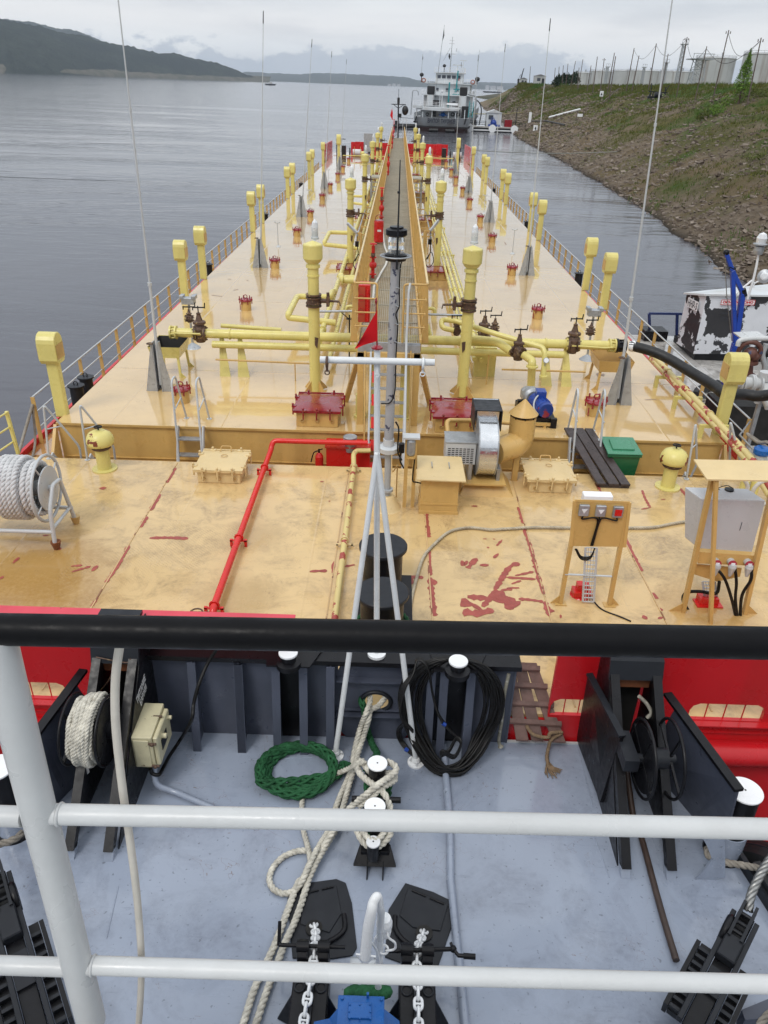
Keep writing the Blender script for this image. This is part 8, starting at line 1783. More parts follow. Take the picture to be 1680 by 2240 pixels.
# junction box
yf=5.5; a=V(b4(845,870),yf); b=V(b4(980,885),yf); bot=V(b4(880,1062),yf); bk=G(b4(935,650),a.z)
t=thing('junction_box','cream chipped junction box hanging on the inside of the left knee','electrical box',(a.x+.12,yf,bot.z))
w_=b.x-a.x; dp=min(.55,bk.y-yf)
X=MB(); X.slab([(a.x,yf,bot.z),(a.x+w_,yf,bot.z),(a.x+w_,yf+dp,bot.z+.02),(a.x,yf+dp,bot.z+.02)],(0,0,a.z-bot.z)); X.build('case',m_cream,t,bevel=.012,seg=2)
X=MB(); e=a.x+w_; X.mm((e+.003,yf+.02,bot.z+.02),(e+.05,yf+dp-.03,a.z-.02)); X.build('lid',m_cream,t,bevel=.01)
X=MB(); X.mm((a.x+.02,yf-.012,bot.z+.03),(e-.03,yf-.002,a.z-.03)); X.build('end_plate',m_cream,t,bevel=.004)
X=MB(); 
for zz in(bot.z+.05,a.z-.06): X.cyl((e-.03,yf-.02,zz),(e+.05,yf-.02,zz),.013,n=8); X.sph((e+.01,yf-.03,zz),.022,8,5)
X.cyl((e-.06,yf+.3,a.z+.005),(e+.03,yf+.3,a.z+.005),.012,n=8); X.build('hinge',m_rust,t)
X=MB(); X.mm((e+.051,yf+.12,(a.z+bot.z)/2-.08),(e+.056,yf+.3,(a.z+bot.z)/2+.06)); X.build('name_plate',m_char,t); X=MB(); X.cyl((e+.05,yf+.16,a.z-.12),(e+.10,yf+.16,a.z-.12),.028,n=12); X.cyl((e+.05,yf+.4,a.z-.1),(e+.09,yf+.4,a.z-.1),.022,n=12); X.build('knob',m_cream,t)
X=MB(); X.elbow([(a.x+w_*.75,yf+.1,bot.z+.01),(a.x+w_*.85,yf-.02,D+.12),G(b4(1120,1215),D+.045),G(b4(1350,1312),D+.04),G(b4(1480,1370),D+.03)],.032,.15,10); X.build('deck_conduit',m_tugd,label='slate painted conduit curving from the cream box onto the tug deck',cat='conduit')
X=MB(); X.tube(cr([V(b4(1410,285),6.2),V(b4(1345,390),6.15),V(b4(1290,520),6.0),V(b4(1255,650),5.9),V(b4(1240,760),5.8),G(b4(1170,880),-.55),G(b4(1100,985),-.55),G(b4(1060,1060),-.5),G(b4(1030,1110),-.45),V(b4(985,1100),5.5),V(b4(975,1070),5.5)],6),.02,8); X.build('power_cable',m_cable,label='black cable sagging from the bulwark top to the cream box',cat='cable')
# ---- tripod mast
YT_=6.33; t=thing('tripod_mast','white tripod mast with a crossbar and a red pennant on the tug bulwark','mast',(-.07,6.4,.5))
fb=V(b5(840,150),6.40); ap=V(b2(785,800),6.25); tpz=V(b2(785,130),6.30)
X=MB(); X.cyl((fb.x,6.4,.52),Vector((tpz.x,6.30,tpz.z)),.030,.028,12); X.build('vertical_tube',m_mastw,t)
X=MB(); X.cyl((fb.x,6.4,.50),(fb.x,6.4,.53),.10,n=20); X.build('foot_disc',m_whitec,t)
for q,nm in((b5(590,750),'l'),(b5(1078,790),'r')):
    f=G(q,D+.02); X=MB(); X.cyl(f,ap+Vector((0,-.02,0)),.030,.027,12); X.build('leg',m_mastw,t)
    X=MB(); X.lathe([(.095,0),(.095,.018)],Vector((f.x,f.y,D)),n=20); X.lathe([(.04,.018),(.05,.05),(.04,.08)],Vector((f.x,f.y,D)),n=14); bolts(X,Vector((f.x,f.y,D+.02)),(0,0,1),.07,4,.009); X.build('foot_flange',m_whitec,t)
a=V(b2(415,198),6.27); b=V(b2(1158,216),6.27); X=MB(); X.cyl(a,b,.030,n=14); X.build('crossbar',m_mastw,t)
for q in(b2(460,215),b2(1083,225)): p=V(q,6.24); X=MB(); X.ring(p,(1,0,.0),.042,.012,14,6); X.bar(p+Vector((0,0,-.03)),p+Vector((0,0,-.08)),.02); X.ring(p+Vector((0,0,-.09)),(0,1,0),.02,.006,10,5); X.build('clamp',m_rust if q[0]<760 else m_mastw,t)
p=V(b2(785,300),6.24); X=MB(); X.ring(p,(0,1,0),.018,.006,10,5); X.bar(p+Vector((0,0,.01)),p+Vector((0,0,.05)),.015); X.tube([p,ap+Vector((.01,-.05,0)),fb+Vector((.02,-.06,.1))],.004,4); X.build('halyard',m_mastw,t)
f0=V(b2(785,125),6.30); f1_t=V(c6(778,850),6.3)
X=MB(); X.lathe([(.05,0),(.05,.012),(.02,.03)],f0,n=16); X.cyl(f0,f1_t,.008,.006,6); X.lathe([(.003,.06),(.012,.03),(.006,0)],f1_t,n=8); X.build('flag_staff',m_mar,t)
A1,A2,A3=V(c6(785,885),6.29),V(c6(788,1082),6.29),V(c6(642,1132),6.25); X=MB(); n=8; vs=[]
for i in range(n+1):
    for j in range(n+1):
        f=i/n; top_=A1.lerp(A3,f); bot_=A2.lerp(A3,f); p=top_.lerp(bot_,j/n); vs.append(p+Vector((0,.02*math.sin(f*7+j*.5)*f,0)))
X.add(vs,[(i*(n+1)+j,i*(n+1)+j+1,(i+1)*(n+1)+j+1,(i+1)*(n+1)+j) for i in range(n) for j in range(n)],True); X.add([v+Vector((0,.002,0)) for v in vs],[(i*(n+1)+j,(i+1)*(n+1)+j,(i+1)*(n+1)+j+1,i*(n+1)+j+1) for i in range(n) for j in range(n)],True); X.build('pennant',m_flag,t)
# ---- centre bitts of the tug
t=thing('tug_bitts','black double bitts with white tops in the middle of the tug deck','bollard',(-.02,5.1,D))
z0=-.5
X=MB(); X.mm((-.15,4.72,D),(.12,5.72,z0)); X.slab([(-.22,4.64,-.62),(.19,4.64,-.62),(.13,4.78,z0),(-.16,4.78,z0)],(0,.03,0)); X.slab([(-.09,4.55,D),(-.09,4.72,D),(-.09,4.68,-.58)],(.012,0,0)); X.slab([(.06,4.55,D),(.06,4.72,D),(.06,4.68,-.58)],(.012,0,0)); X.build('pedestal',m_blk,t,bevel=.005)
bts=[(G(b5(845,800),0),.0,.10),(G(b5(830,1060),0),0,.10),(G(b5(820,1275),-.28),-.28,.066)]
for p,zt,r in bts:
    X=MB(); X.cyl((p.x,p.y,z0),(p.x,p.y,zt-.015),r*.86,n=22); pst=X.build('post',m_blk,t); X=MB(); X.lathe([(r*.98,-.015),(r,-.01),(r,0),(r*.98,.003)],(p.x,p.y,zt),n=28); X.build('white_top',m_whitec,pst); X=MB(); X.cyl((p.x,p.y,zt+.003),(p.x,p.y,zt+.006),.008,n=8); X.build('centre_hole',m_dkint,t)
X=MB(); X.cyl((-.26,5.09,-.22),(.22,5.09,-.22),.03,n=10); X.build('cross_pin',m_blk,t)
# ---- ropes
def Z(q,z): return G(q,z)
R1=[V(b5(795,358),6.42),V(b5(800,430),6.33),Z(b5(775,500),-.15),Z(b5(740,590),-.42),Z(b5(708,720),-.58),Z(b5(690,830),-.63),Z(b5(655,920),-.655),Z(b5(620,1000),-.66),Z(b5(590,1080),-.66),Z(b5(560,1190),-.655),Z(b5(500,1290),-.65),Z(b5(440,1400),-.65),Z(b5(395,1500),-.66),Z(b7(410,130),-.66),Z(b7(360,260),-.66),Z(b7(320,370),-.66),Z(b7(270,500),-.66),Z(b7(215,620),-.66),Z(b7(150,760),-.66),Z(b7(90,950),-.66),Z(b7(50,1060),-.66)]
R2=[V(b5(902,392),6.45),V(b5(850,455),6.33),V(b5(805,478),6.27),Z(b5(790,540),-.25),Z(b5(760,640),-.5),Z(b5(728,740),-.58),Z(b5(700,850),-.6),Z(b5(672,940),-.62),Z(b5(640,1060),-.63),Z(b5(600,1190),-.62),Z(b5(540,1290),-.61),Z(b5(475,1400),-.61),Z(b5(430,1500),-.63),Z(b7(465,130),-.64),Z(b7(425,260),-.65),Z(b7(385,370),-.65),Z(b7(330,490),-.65),Z(b7(285,610),-.65),Z(b7(228,760),-.65),Z(b7(165,950),-.65),Z(b7(130,1060),-.65)]
for nm,R,lb in(('hawser',R1,'white mooring rope from the hawse hole down the tug deck, left strand'),('hawser',R2,'white mooring rope from the hawse hole down the tug deck, right strand')):
    X=MB(); X.rope(cr(R,7),.032,pitch=.15,n=6,step=.6); X.build(nm,m_rope,label=lb,cat='rope')
R3=[Z(b5(765,795),-.15),Z(b5(700,820),-.4),Z(b5(600,862),-.6),Z(b5(500,888),-.65),Z(b5(440,925),-.66),Z(b5(402,985),-.67),Z(b5(388,1060),-.67),Z(b5(395,1190),-.67),Z(b5(412,1260),-.67),Z(b5(430,1330),-.63),Z(b5(440,1390),-.6)]
X=MB(); X.rope(cr(R3,7),.028,pitch=.13,n=6,step=.6); X.build('hawser',m_rope,label='white rope bight crossing over the green coil on the tug deck',cat='rope')
R4=[Z(b5(415,1328),-.67),Z(b5(350,1335),-.67),Z(b5(275,1368),-.67),Z(b5(215,1430),-.67),Z(b5(192,1500),-.67),Z(b5(215,1560),-.67),Z(b5(272,1588),-.67),Z(b5(332,1575),-.66),Z(b5(385,1520),-.6),Z(b5(430,1420),-.56),Z(b5(480,1320),-.56)]
X=MB(); X.rope(cr(R4,7),.030,pitch=.14,n=6,step=.6); X.build('hawser',m_rope,label='white rope loop lying left of the bitts near the black plate',cat='rope')
R5=[Z(b5(725,830),-.25),Z(b5(745,870),-.2),Z(b5(800,915),-.18),Z(b5(860,955),-.15),Z(b5(900,1010),-.2),Z(b5(920,1065),-.25),Z(b5(930,1190),-.33),Z(b5(905,1255),-.36),Z(b5(850,1302),-.38),Z(b5(790,1300),-.38),Z(b5(745,1255),-.36),Z(b5(715,1190),-.33)]
X=MB(); X.rope(cr(R5,8),.034,pitch=.16,n=6,step=.6)
R6=[Z(b5(905,790),-.1),Z(b5(950,815),-.1),Z(b5(955,850),-.1),Z(b5(900,895),-.1),Z(b5(830,945),-.08),Z(b5(765,1000),-.15),Z(b5(690,1060),-.3),Z(b5(620,1150),-.45),Z(b5(560,1240),-.55),Z(b5(520,1310),-.6)]
X.rope(cr(R6,8),.034,pitch=.16,n=6,step=.6)
R7=[Z(b5(730,800),-.3),Z(b5(750,785),-.25),Z(b5(790,840),-.2),Z(b5(850,880),-.16),Z(b5(925,860),-.18),Z(b5(950,900),-.22),Z(b5(870,950),-.15),Z(b5(800,1010),-.18),Z(b5(730,1060),-.3)]
X.rope(cr(R7,8),.034,pitch=.16,n=6,step=.6); R8=[Z(b5(745,1190),-.3),Z(b5(770,1230),-.3),Z(b5(800,1262),-.3),Z(b5(850,1262),-.3),Z(b5(880,1225),-.3),Z(b5(900,1190),-.28)]
X.rope(cr(R8,6),.03,pitch=.14,n=6,step=.6); X.build('bitt_lashing',m_rope,label='white rope crossed in figure eights round the tug bitts',cat='rope')
# green braided rope
gc=Z(b5(395,880),D); gp=[]; rg=random.Random(4)
for k in range(int(3.6*22)):
    a=k/22*6.283; f=k/(3.6*22); R=.325+.055*math.sin(k*.27)+.05*(f-.5); gp.append(Vector((gc.x+R*1.16*math.cos(a+.4),gc.y+R*.98*math.sin(a+.4),D+.05+.045*f*1.6+.02*math.sin(k*.5))))
gp+=[gc+Vector((.35,-.05,.08)),Z(b5(640,810),D+.06),Z(b5(700,850),D+.05)]
X=MB(); X.braid(cr(gp,2),.048,n=5,step=.35); X.build('green_rope_coil',m_green,label='coil of green plaited rope lying on the tug deck left of the bitts',cat='rope')
X=MB(); X.braid(cr([V(b5(770,375),6.5),V(b5(748,420),6.34),V(b5(765,470),6.3),Z(b5(775,560),-.4),Z(b5(790,620),-.6),Z(b5(815,690),-.6),Z(b5(842,745),-.5),Z(b5(800,800),-.35),Z(b5(780,850),-.35)],6),.035,n=5,step=.4); X.braid(cr([(-.12,5.33,-.4),(-.02,5.45,-.38),(.1,5.33,-.4),(-.0,5.22,-.38),(-.12,5.33,-.34),(-.02,5.45,-.3),(.1,5.33,-.3),(-.0,5.22,-.3)],6),.035,n=5,step=.4); X.braid(cr([(-.12,4.85,-.36),(-.02,4.97,-.36),(.08,4.85,-.36),(-.02,4.73,-.36),(-.11,4.83,-.3)],6),.035,n=5,step=.4); X.build('green_rope',m_green,label='green plaited rope from the hawse hole to the bitts',cat='rope')
# black cable coil on the right bulwark bollard
cc=random.Random(8); X=MB(); top_=Vector((.76,6.16,.56)); 
for k in range(22):
    cxk=G(b5(1285+cc.uniform(-45,45),520),-.05).x; aw=.44+cc.uniform(-.07,.05); Lk=1.28+cc.uniform(-.12,.06); pts=[]
    for j in range(26):
        a=j/26*6.283; s=(1-math.cos(a))/2; wv=math.sin(a)*(1-.18*math.cos(a)*-1)
        y=6.24-.2*s-.2*max(0,(s-.75)/.25)+cc.uniform(-.010,.010); z=.62-Lk*s; z=max(z,D+.02+.01*(k%4)); 
        pts.append(Vector((cxk+aw*wv*(1+.1*s)+cc.uniform(-.008,.008),y-(k%5)*.006,z)))
    X.tube(cr(pts,2,True),.014,6,closed=True)
for k in range(4):
    pts=[V(b5(1330+k*8,650),5.9),V(b5(1270,580),5.95),V(b5(1215,500),6.0),V(b5(1180,380),6.1),V(b5(1150,220),6.15),V(b5(1090,165),6.2),V(b5(1060,250),6.1),V(b5(990+k*6,350),6.0),V(b5(985,500),5.9),V(b5(1060,600),5.85)]
    X.tube(cr([p+Vector((0,-.012*k,0)) for p in pts],6),.0115,6)
pts=[Z(b5(1000,555),-.2),Z(b5(965,600),-.45),Z(b5(975,660),-.6),Z(b5(1030,730),-.66),Z(b5(1120,790),-.67),Z(b5(1200,800),-.66)]
for k in range(3): X.tube(cr([p+Vector((.02*k,0,0)) for p in pts],6),.0125,6)
pts=[V(b5(1230,760),5.7),V(b5(1280,730),5.75),V(b5(1320,660),5.8),V(b5(1350,690),5.75),V(b5(1310,770),5.7),V(b5(1240,740),5.68)]
for k in range(3): X.tube(cr([p+Vector((0,0,.02*k)) for p in pts],5,True),.013,6,closed=True)
X.build('cable_coil',m_cable,label='big coil of black cable hung over the right bulwark bollard',cat='cable')
X=MB(); q=V(b5(1240,560),5.93); X.cyl(q,q+Vector((.03,0,-.02)),.022,n=8); q=V(b5(1015,715),5.72); X.cyl(q,q+Vector((.02,0,-.02)),.022,n=8); X.build('cable_tie',m_navy,label='blue tape marks on the black cable coil',cat='tape')
X=MB(); a=V(b5(1640,260),6.28); X.tube(cr([a,V(b5(1610,400),6.2),V(b5(1600,520),6.15),Z(b5(1580,660),-.5),Z(b5(1590,700),-.6)],5),[.02]*20+[.035],8); X.build('canvas_strap',mat('mildewed_canvas',(.22,.21,.17),.9,var=.5,vs=14,spots=((.5,.5,.46),.55,12,.1)),label='mildewed canvas strap hanging at the right end of the tug bulwark',cat='strap')
# ---- boarding pallet and frayed rope
t=thing('boarding_pallet','brown painted slatted board leaning across the gap right of the tug bulwark','pallet',(1.9,6.6,D))
def PZ(u,v,dz=0): 
    tt=(v-140)/470.; z=.10-.65*tt+dz; return G(b6(u,v),z)
for (a,b,c,d_) in (((55,140),(120,140),(210,612),(135,612)),((118,140),(190,142),(300,615),(228,610)),((188,143),(258,145),(435,625),(355,622))):
    X=MB(); X.slab([PZ(*d_),PZ(*c),PZ(*b),PZ(*a)],(0,0,.02)); X.build('long_board',m_pal,t,bevel=.003)
for (v,u0,u1,sl) in ((172,55,280,8),(276,70,325,12),(385,80,365,15),(495,95,410,20)):
    X=MB(); X.slab([PZ(u0,v+14,.022),PZ(u1,v+14+sl,.022),PZ(u1,v-14+sl,.022),PZ(u0,v-14,.022)],(0,0,.028)); X.build('cross_board',m_pal,t,bevel=.003)
X=MB(); jr=[Z(b6(195,485),-.4),Z(b6(205,530),-.42),Z(b6(245,575),-.45),Z(b6(330,590),-.45),Z(b6(340,565),-.42),Z(b6(415,560),-.45),Z(b6(350,600),-.5),Z(b6(332,650),-.6),Z(b6(322,710),-.66),Z(b6(335,770),-.67)]
X.rope(cr(jr,6),.022,pitch=.08,n=5,step=.7)
e=jr[-1]; jg=random.Random(2)
for k in range(26): a=jg.uniform(-2.6,-.3); l=jg.uniform(.06,.15); X.tube([e+Vector((jg.uniform(-.03,.03),jg.uniform(0,.08),0)),e+Vector((l*.5*math.cos(a),l*.5*math.sin(a)+.02,.01)),e+Vector((l*math.cos(a+.3),l*math.sin(a+.3),-.015))],.006,4)
X.build('frayed_rope',m_jute,label='short frayed brown rope tied to the slatted board',cat='rope')
# ---- deck conduit
X=MB(); pts=[Z(b5(1245,700),D+.03),Z(b5(1258,870),D+.035),Z(b5(1285,1200),D+.035),Z(b7(1300,120),D+.035),Z(b7(1345,560),D+.035),Z(b7(1385,960),D+.035),Z(b7(1400,1150),D+.035)]; X.tube(pts,.038,12); X.build('deck_pipe',m_tugd,label='slate painted pipe running fore and aft on the tug deck',cat='pipe')
# ---- chain lockers: black plates
def chain_plate(poly,label,hole,arc,lidpoly,s):
    t=thing('chain_pipe_cover',label,'hatch',Z(poly[0],D))
    P=[Z(q,D+.002) for q in poly]; X=MB(); X.slab(P,(0,0,.014)); X.build('base_plate',m_char,t,bevel=.004)
    X=MB(); X.slab([Z(q,D+.018) for q in lidpoly],(0,0,.01)); X.build('lid',m_char,t,bevel=.003)
    h=Z(hole,D+.03); X=MB(); X.lathe([(.075,-.010),(.075,.002)],h,n=20); X.build('chain_hole',m_dkint,t)
    X=MB(); X.tube(cr([Z(q,D+.03) for q in arc],5),.022,8); X.build('curved_rim',m_blk,t)
    a,b=Z(lidpoly[0],D+.035),Z(lidpoly[1],D+.035); X=MB(); X.cyl(a.lerp(b,.1),a.lerp(b,.45),.009,n=6); X.cyl(a.lerp(b,.55),a.lerp(b,.9),.009,n=6); X.build('hinge',m_blk,t)
chain_plate([b7(345,230),b7(470,140),b7(630,118),b7(685,140),b7(722,260),b7(752,520),b7(725,568),b7(560,592),b7(375,582)],'left black chain pipe cover plate on the tug deck',b7(500,400),[b7(675,320),b7(680,400),b7(640,450),b7(570,490)],[b7(440,200),b7(632,155),b7(660,320),b7(590,430),b7(420,380)],-1)
chain_plate([b7(1035,142),b7(1200,195),b7(1302,245),b7(1305,400),b7(1225,635),b7(1010,610),b7(915,575),b7(935,300)],'right black chain pipe cover plate on the tug deck',b7(1145,430),[b7(975,330),b7(975,400),b7(1010,460),b7(1060,500)],[b7(1050,170),b7(1285,270),b7(1240,420),b7(1080,400),b7(1000,330)],1)
def link(X,c,d,s,flat,r=.013):
    d=Vector(d).normalized(); x,y,_=frame(d); side=x if flat else y; pts=[]; Lh=s*.5-.03; w=.03
    for k in range(7): a=-math.pi/2+math.pi*k/6; pts.append(Vector(c)+d*(Lh*.62+.03*math.cos(a))+side*(w*math.sin(a)))
    for k in range(7): a=math.pi/2+math.pi*k/6; pts.append(Vector(c)+d*(-Lh*.62+.03*math.cos(a))+side*(w*math.sin(a)))
    X.tube(pts,r,7,closed=True); X.cyl(Vector(c)-side*w,Vector(c)+side*w,r*.7,n=6)
def chain(path,label,s=.115):
    P=cr(path,8); Q=resample(P,s*.66); t=thing('anchor_chain',label,'chain',Q[0])
    for i in range(len(Q)-1): X=MB(); link(X,(Q[i]+Q[i+1])/2,Q[i+1]-Q[i],s,i%2==0); X.build('chain_link',m_whitec if i>1 or True else m_rust,t)
chain([Z(b7(495,370),D+.0),Z(b7(510,430),D+.12),Z(b7(505,490),-.42),Z(b7(500,560),-.38),Z(b7(492,640),-.36),Z(b7(472,760),-.35),Z(b7(452,870),-.36),Z(b7(438,960),-.36),Z(b7(425,1060),-.36)],'left white anchor chain running over its black stopper')
chain([Z(b7(1150,410),D+.0),Z(b7(1125,470),D+.14),Z(b7(1105,530),-.42),Z(b7(1102,620),-.36),Z(b7(1108,740),-.33),Z(b7(1110,820),-.33),Z(b7(1112,930),-.33),Z(b7(1114,1060),-.33)],'right white anchor chain running over its black stopper')
def stopper(cx_,y1_,y0_,label):
    t=thing('chain_stopper',label,'chain stopper',(cx_,(y0_+y1_)/2,D))
    for s in(-1,1):
        x=cx_+s*.085; X=MB(); X.slab([(x-.045,y1_+.02,D+.015),(x-.045,y1_-.12,D+.015),(x-.045,y1_-.12,-.34),(x-.045,y1_-.02,-.27),(x-.045,y1_+.02,-.30)],(.09,0,0)); X.build('upright',m_blk,t,bevel=.01,seg=2)
        X=MB(); X.cyl((x-.05,y1_-.04,-.31),(x+.05,y1_-.04,-.31),.045,n=16); X.build('roller',m_blk,t)
        X=MB(); X.mm((x-.06,y1_-.62,D+.01),(x+.06,y1_-.14,-.42)); X.build('cheek',m_blk,t,bevel=.01)
        X=MB(); X.ring((x,y1_-.30,-.415),(0,0,1),.04,.008,14,5); X.build('cheek_ring',m_char,t)
        X=MB(); X.slab([(cx_+s*.145,y1_-.45,D+.005),(cx_+s*.26,y1_-.40,D+.005),(cx_+s*.145,y1_-.35,-.45)],(0,.012,0)); X.build('gusset',m_char,t)
    X=MB(); X.slab([(cx_-.14,y1_-.62,-.44),(cx_+.14,y1_-.62,-.44),(cx_+.17,y1_-1.1,-.5),(cx_-.17,y1_-1.1,-.5)],(0,0,-.2)); X.build('chute',m_char,t)
    return t
s1=Z(b7(497,505),-.31); s2=Z(b7(1105,525),-.31)
stopper(s1.x,s1.y+.03,2.9,'left black chain stopper with rollers at the bottom of the view'); stopper(s2.x,s2.y+.03,2.9,'right black chain stopper with rollers and crank at the bottom of the view')
X=MB(); a=Z(b7(295,500),-.33); b=Z(b7(683,515),-.33); X.cyl(a,b,.016,n=10); X.bar(Z(b7(300,365),-.5),a,.03,.015); X.build('stopper_bar',m_blk,label='black bar through the left chain stopper',cat='bar')
X=MB(); a=Z(b7(915,538),-.33); b=Z(b7(1315,524),-.33); X.cyl(a,b,.018,n=10); X.sph(b,.03); c=Z(b7(1345,562),-.33); X.tube([b,c,Z(b7(1440,570),-.33)],.017,8); X.cyl(Z(b7(1375,565),-.33),Z(b7(1445,570),-.33),.023,n=10); X.bar(Z(b7(1300,488),-.33),b,.02); X.build('crank_handle',m_blk,label='black crank handle sticking out of the right chain stopper',cat='handle')
# ---- gooseneck lamp post
t=thing('gooseneck_vent_pipe','white bent pipe with an arrow shaped end plate between the two chains','pipe',(.07,3.36,D)); yg_=3.36
a=V(b7(893,960),yg_); top1=V(b7(893,300),yg_); ctop=V(b7(872,218),yg_-.03); l1=V(b7(838,300),yg_-.09); l2=V(b7(815,420),yg_-.12); l3=V(b7(800,570),yg_-.16)
x_=top1.x; X=MB(); pts=[Vector((x_,yg_,D)),Vector((x_,yg_,top1.z))]+cr([Vector((x_,yg_,top1.z)),Vector((x_-.01,yg_-.02,top1.z+.07)),ctop,V(b7(848,250),yg_-.06),l1,l2,l3],5)[1:]
X.tube(pts,[.028]*3+[.028+.012*min(1,i/22) for i in range(len(pts)-3)],14); X.build('pipe',m_whitec,t)
X=MB(); X.slab([V(b7(745,558),yg_-.17),V(b7(862,572),yg_-.17),V(b7(790,628),yg_-.17)],(0,.012,0)); X.build('arrow_plate',m_whitec,t)
p=V(b7(912,375),yg_+.05); X=MB(); X.lathe([(.05,-.12),(.055,-.08),(.05,-.03),(.06,-.02),(.06,.02),(.045,.07),(.01,.09)],p,n=18); X.build('bulkhead_lamp',m_whitec,t)
X=MB(); X.tube(cr([V(b7(930,425),yg_),V(b7(940,460),yg_-.02),V(b7(975,490),yg_-.02),V(b7(970,525),yg_-.02),V(b7(920,535),yg_-.02)],6),.009,6); X.tube(cr([V(b7(890,430),yg_),V(b7(858,470),yg_),V(b7(870,520),yg_),V(b7(895,580),yg_-.02),V(b7(880,628),yg_-.03)],6),.012,6); X.tube(cr([V(b7(835,485),yg_-.1),V(b7(870,540),yg_-.06),V(b7(885,630),yg_-.05)],6),.010,6); X.ring(V(b7(908,528),yg_),(0,0,1),.034,.01,14,5); X.build('lamp_cable',m_whitec,t)
# ---- blue windlass motor
t=thing('windlass','bright blue windlass gearbox with bolted cover at the bottom of the view','windlass',(-.08,3.0,D)); zt=-.2
a=Z(b7(650,800),zt); b=Z(b7(905,812),zt); X=MB(); X.mm((a.x,2.75,D),(b.x,a.y,zt-.02)); X.build('gearbox',m_blue,t,bevel=.012)
X=MB(); X.mm((a.x-.01,2.75,zt-.02),(b.x+.01,a.y+.01,zt)); X.build('top_plate',m_blue,t,bevel=.004); c=Z(b7(702,838),zt); d_=Z(b7(835,938),zt); X=MB(); X.mm((c.x,d_.y,zt+.001),(d_.x,c.y,zt+.014)); X.build('cover_plate',m_blue,t,bevel=.004)
X=MB(); 
for u,v in((710,850),(768,850),(828,850),(706,890),(830,892),(708,930),(768,932),(830,932)): q=Z(b7(u,v),zt+.014); X.cyl(q,q+Vector((0,0,.01)),.008,n=6)
for u,v in((665,815),(895,822)): q=Z(b7(u,v),zt); X.cyl(q,q+Vector((0,0,.016)),.013,n=6)
X.mm((Z(b7(808,795),zt).x,a.y-.01,zt),(Z(b7(822,795),zt).x,a.y+.01,zt+.05)); X.build('bolt',m_blue,t)
X=MB(); X.slab([Z(b7(500,950),-.4),Z(b7(590,930),-.4),Z(b7(640,870),-.35),Z(b7(650,1060),-.35),Z(b7(480,1060),-.4)],(0,0,-.2)); X.slab([Z(b7(905,870),-.35),Z(b7(1000,945),-.4),Z(b7(1010,1060),-.4),Z(b7(905,1060),-.35)],(0,0,-.2)); X.build('motor_feet',m_blue,t)
X=MB(); X.cyl(Z(b7(712,605),-.42),Z(b7(880,615),-.42),.045,n=14); X.build('shaft',m_galv,t)
X=MB(); 
for k in range(14): q=Z(b7(705+k*17,790-8*(k%3)),-.3); X.sph(q+Vector((0,.02,-.02)),.05,7,5,(1,1,.8))
X.build('green_net',m_green,label='bundle of dark green net behind the blue windlass',cat='net')
# ---- side bollards
for s,q,q2 in((1,b6(1420,880),b6(1625,930)),(-1,None,None)):
    if s>0: c=G(b6(1522,908),.17)
    else: c=V((-8,1676),5.0); c=G((-8,1678),.17)
    t=thing('side_bollard','fat black bollard with a white top at the %s side of the tug deck'%('right' if s>0 else 'left'),'bollard',(c.x,c.y,D)); r=.155
    X=MB(); X.cyl((c.x,c.y,D),(c.x,c.y,.15),r*.95,n=28); X.lathe([(r*1.25,0),(r*1.2,.03),(r*.95,.06)],(c.x,c.y,D),n=28); X.build('drum',m_blk,t); X=MB(); X.lathe([(r*1.03,.15),(r*1.05,.155),(r*1.05,.168),(r*1.03,.171)],(c.x,c.y,0),n=34); X.build('white_top',m_whitec,t); X=MB(); X.cyl((c.x,c.y,.171),(c.x,c.y,.174),.01,n=8); X.build('centre_hole',m_dkint,t)
    X=MB(); X.cyl((c.x,c.y,D),(c.x,c.y,D+.33),r*1.02,n=28); X.build('painted_foot',m_tugd,t)
    bq=c
    X=MB(); rr=r+.03; P=[Vector((c.x+rr*math.cos(a),c.y+rr*math.sin(a),-.28-.01*k)) for k,a in enumerate([2.6+.35*j*-s*-1 for j in range(9)])]
    if s>0: P=[V(b8(1345,190),4.78),V(b8(1295,150),4.85),V(b8(1300,200),4.78),V(b8(1380,235),4.72),V(b8(1500,255),4.7),V(b8(1600,275),4.68),V(b8(1750,300),4.6)]
    else: P=[V(d4(170,665),4.75),V(d4(150,700),4.7),V(d4(60,745),4.65),V(d4(-60,770),4.6)]
    X.rope(cr(P,7),.035,pitch=.2,n=5,step=.6); X.build('grey_hawser',m_roped,label='grey weathered rope round the %s side bollard'%('right' if s>0 else 'left'),cat='rope')
# bracket plate at the right bollard
X=MB(); f1b=Z(b8(1165,372),D); f2b=Z(b8(1310,350),D); X.slab([V(b8(u,v),4.68) for u,v in((1165,372),(1190,378),(1255,312),(1322,222),(1290,140),(1238,45),(1400,45),(1400,330),(1215,372))],(0,.02,0)); X.build('knee_bracket',m_tugd,label='slate painted curved bracket beside the right side bollard',cat='bracket')
# brown pipe
X=MB(); a=Z(b6(790,900),D+.06); pts=[Z(b6(800,760),D+.3),Z(b6(850,1100),D+.06),Z(b8(885,60),D+.045),Z(b8(1010,520),D+.04),Z(b8(1104,832),D+.04)]; X.tube(cr(pts,5),.031,12); X.build('loose_pipe',m_bpipe,label='brown rusty pipe lying on the tug deck at the right knee',cat='pipe')
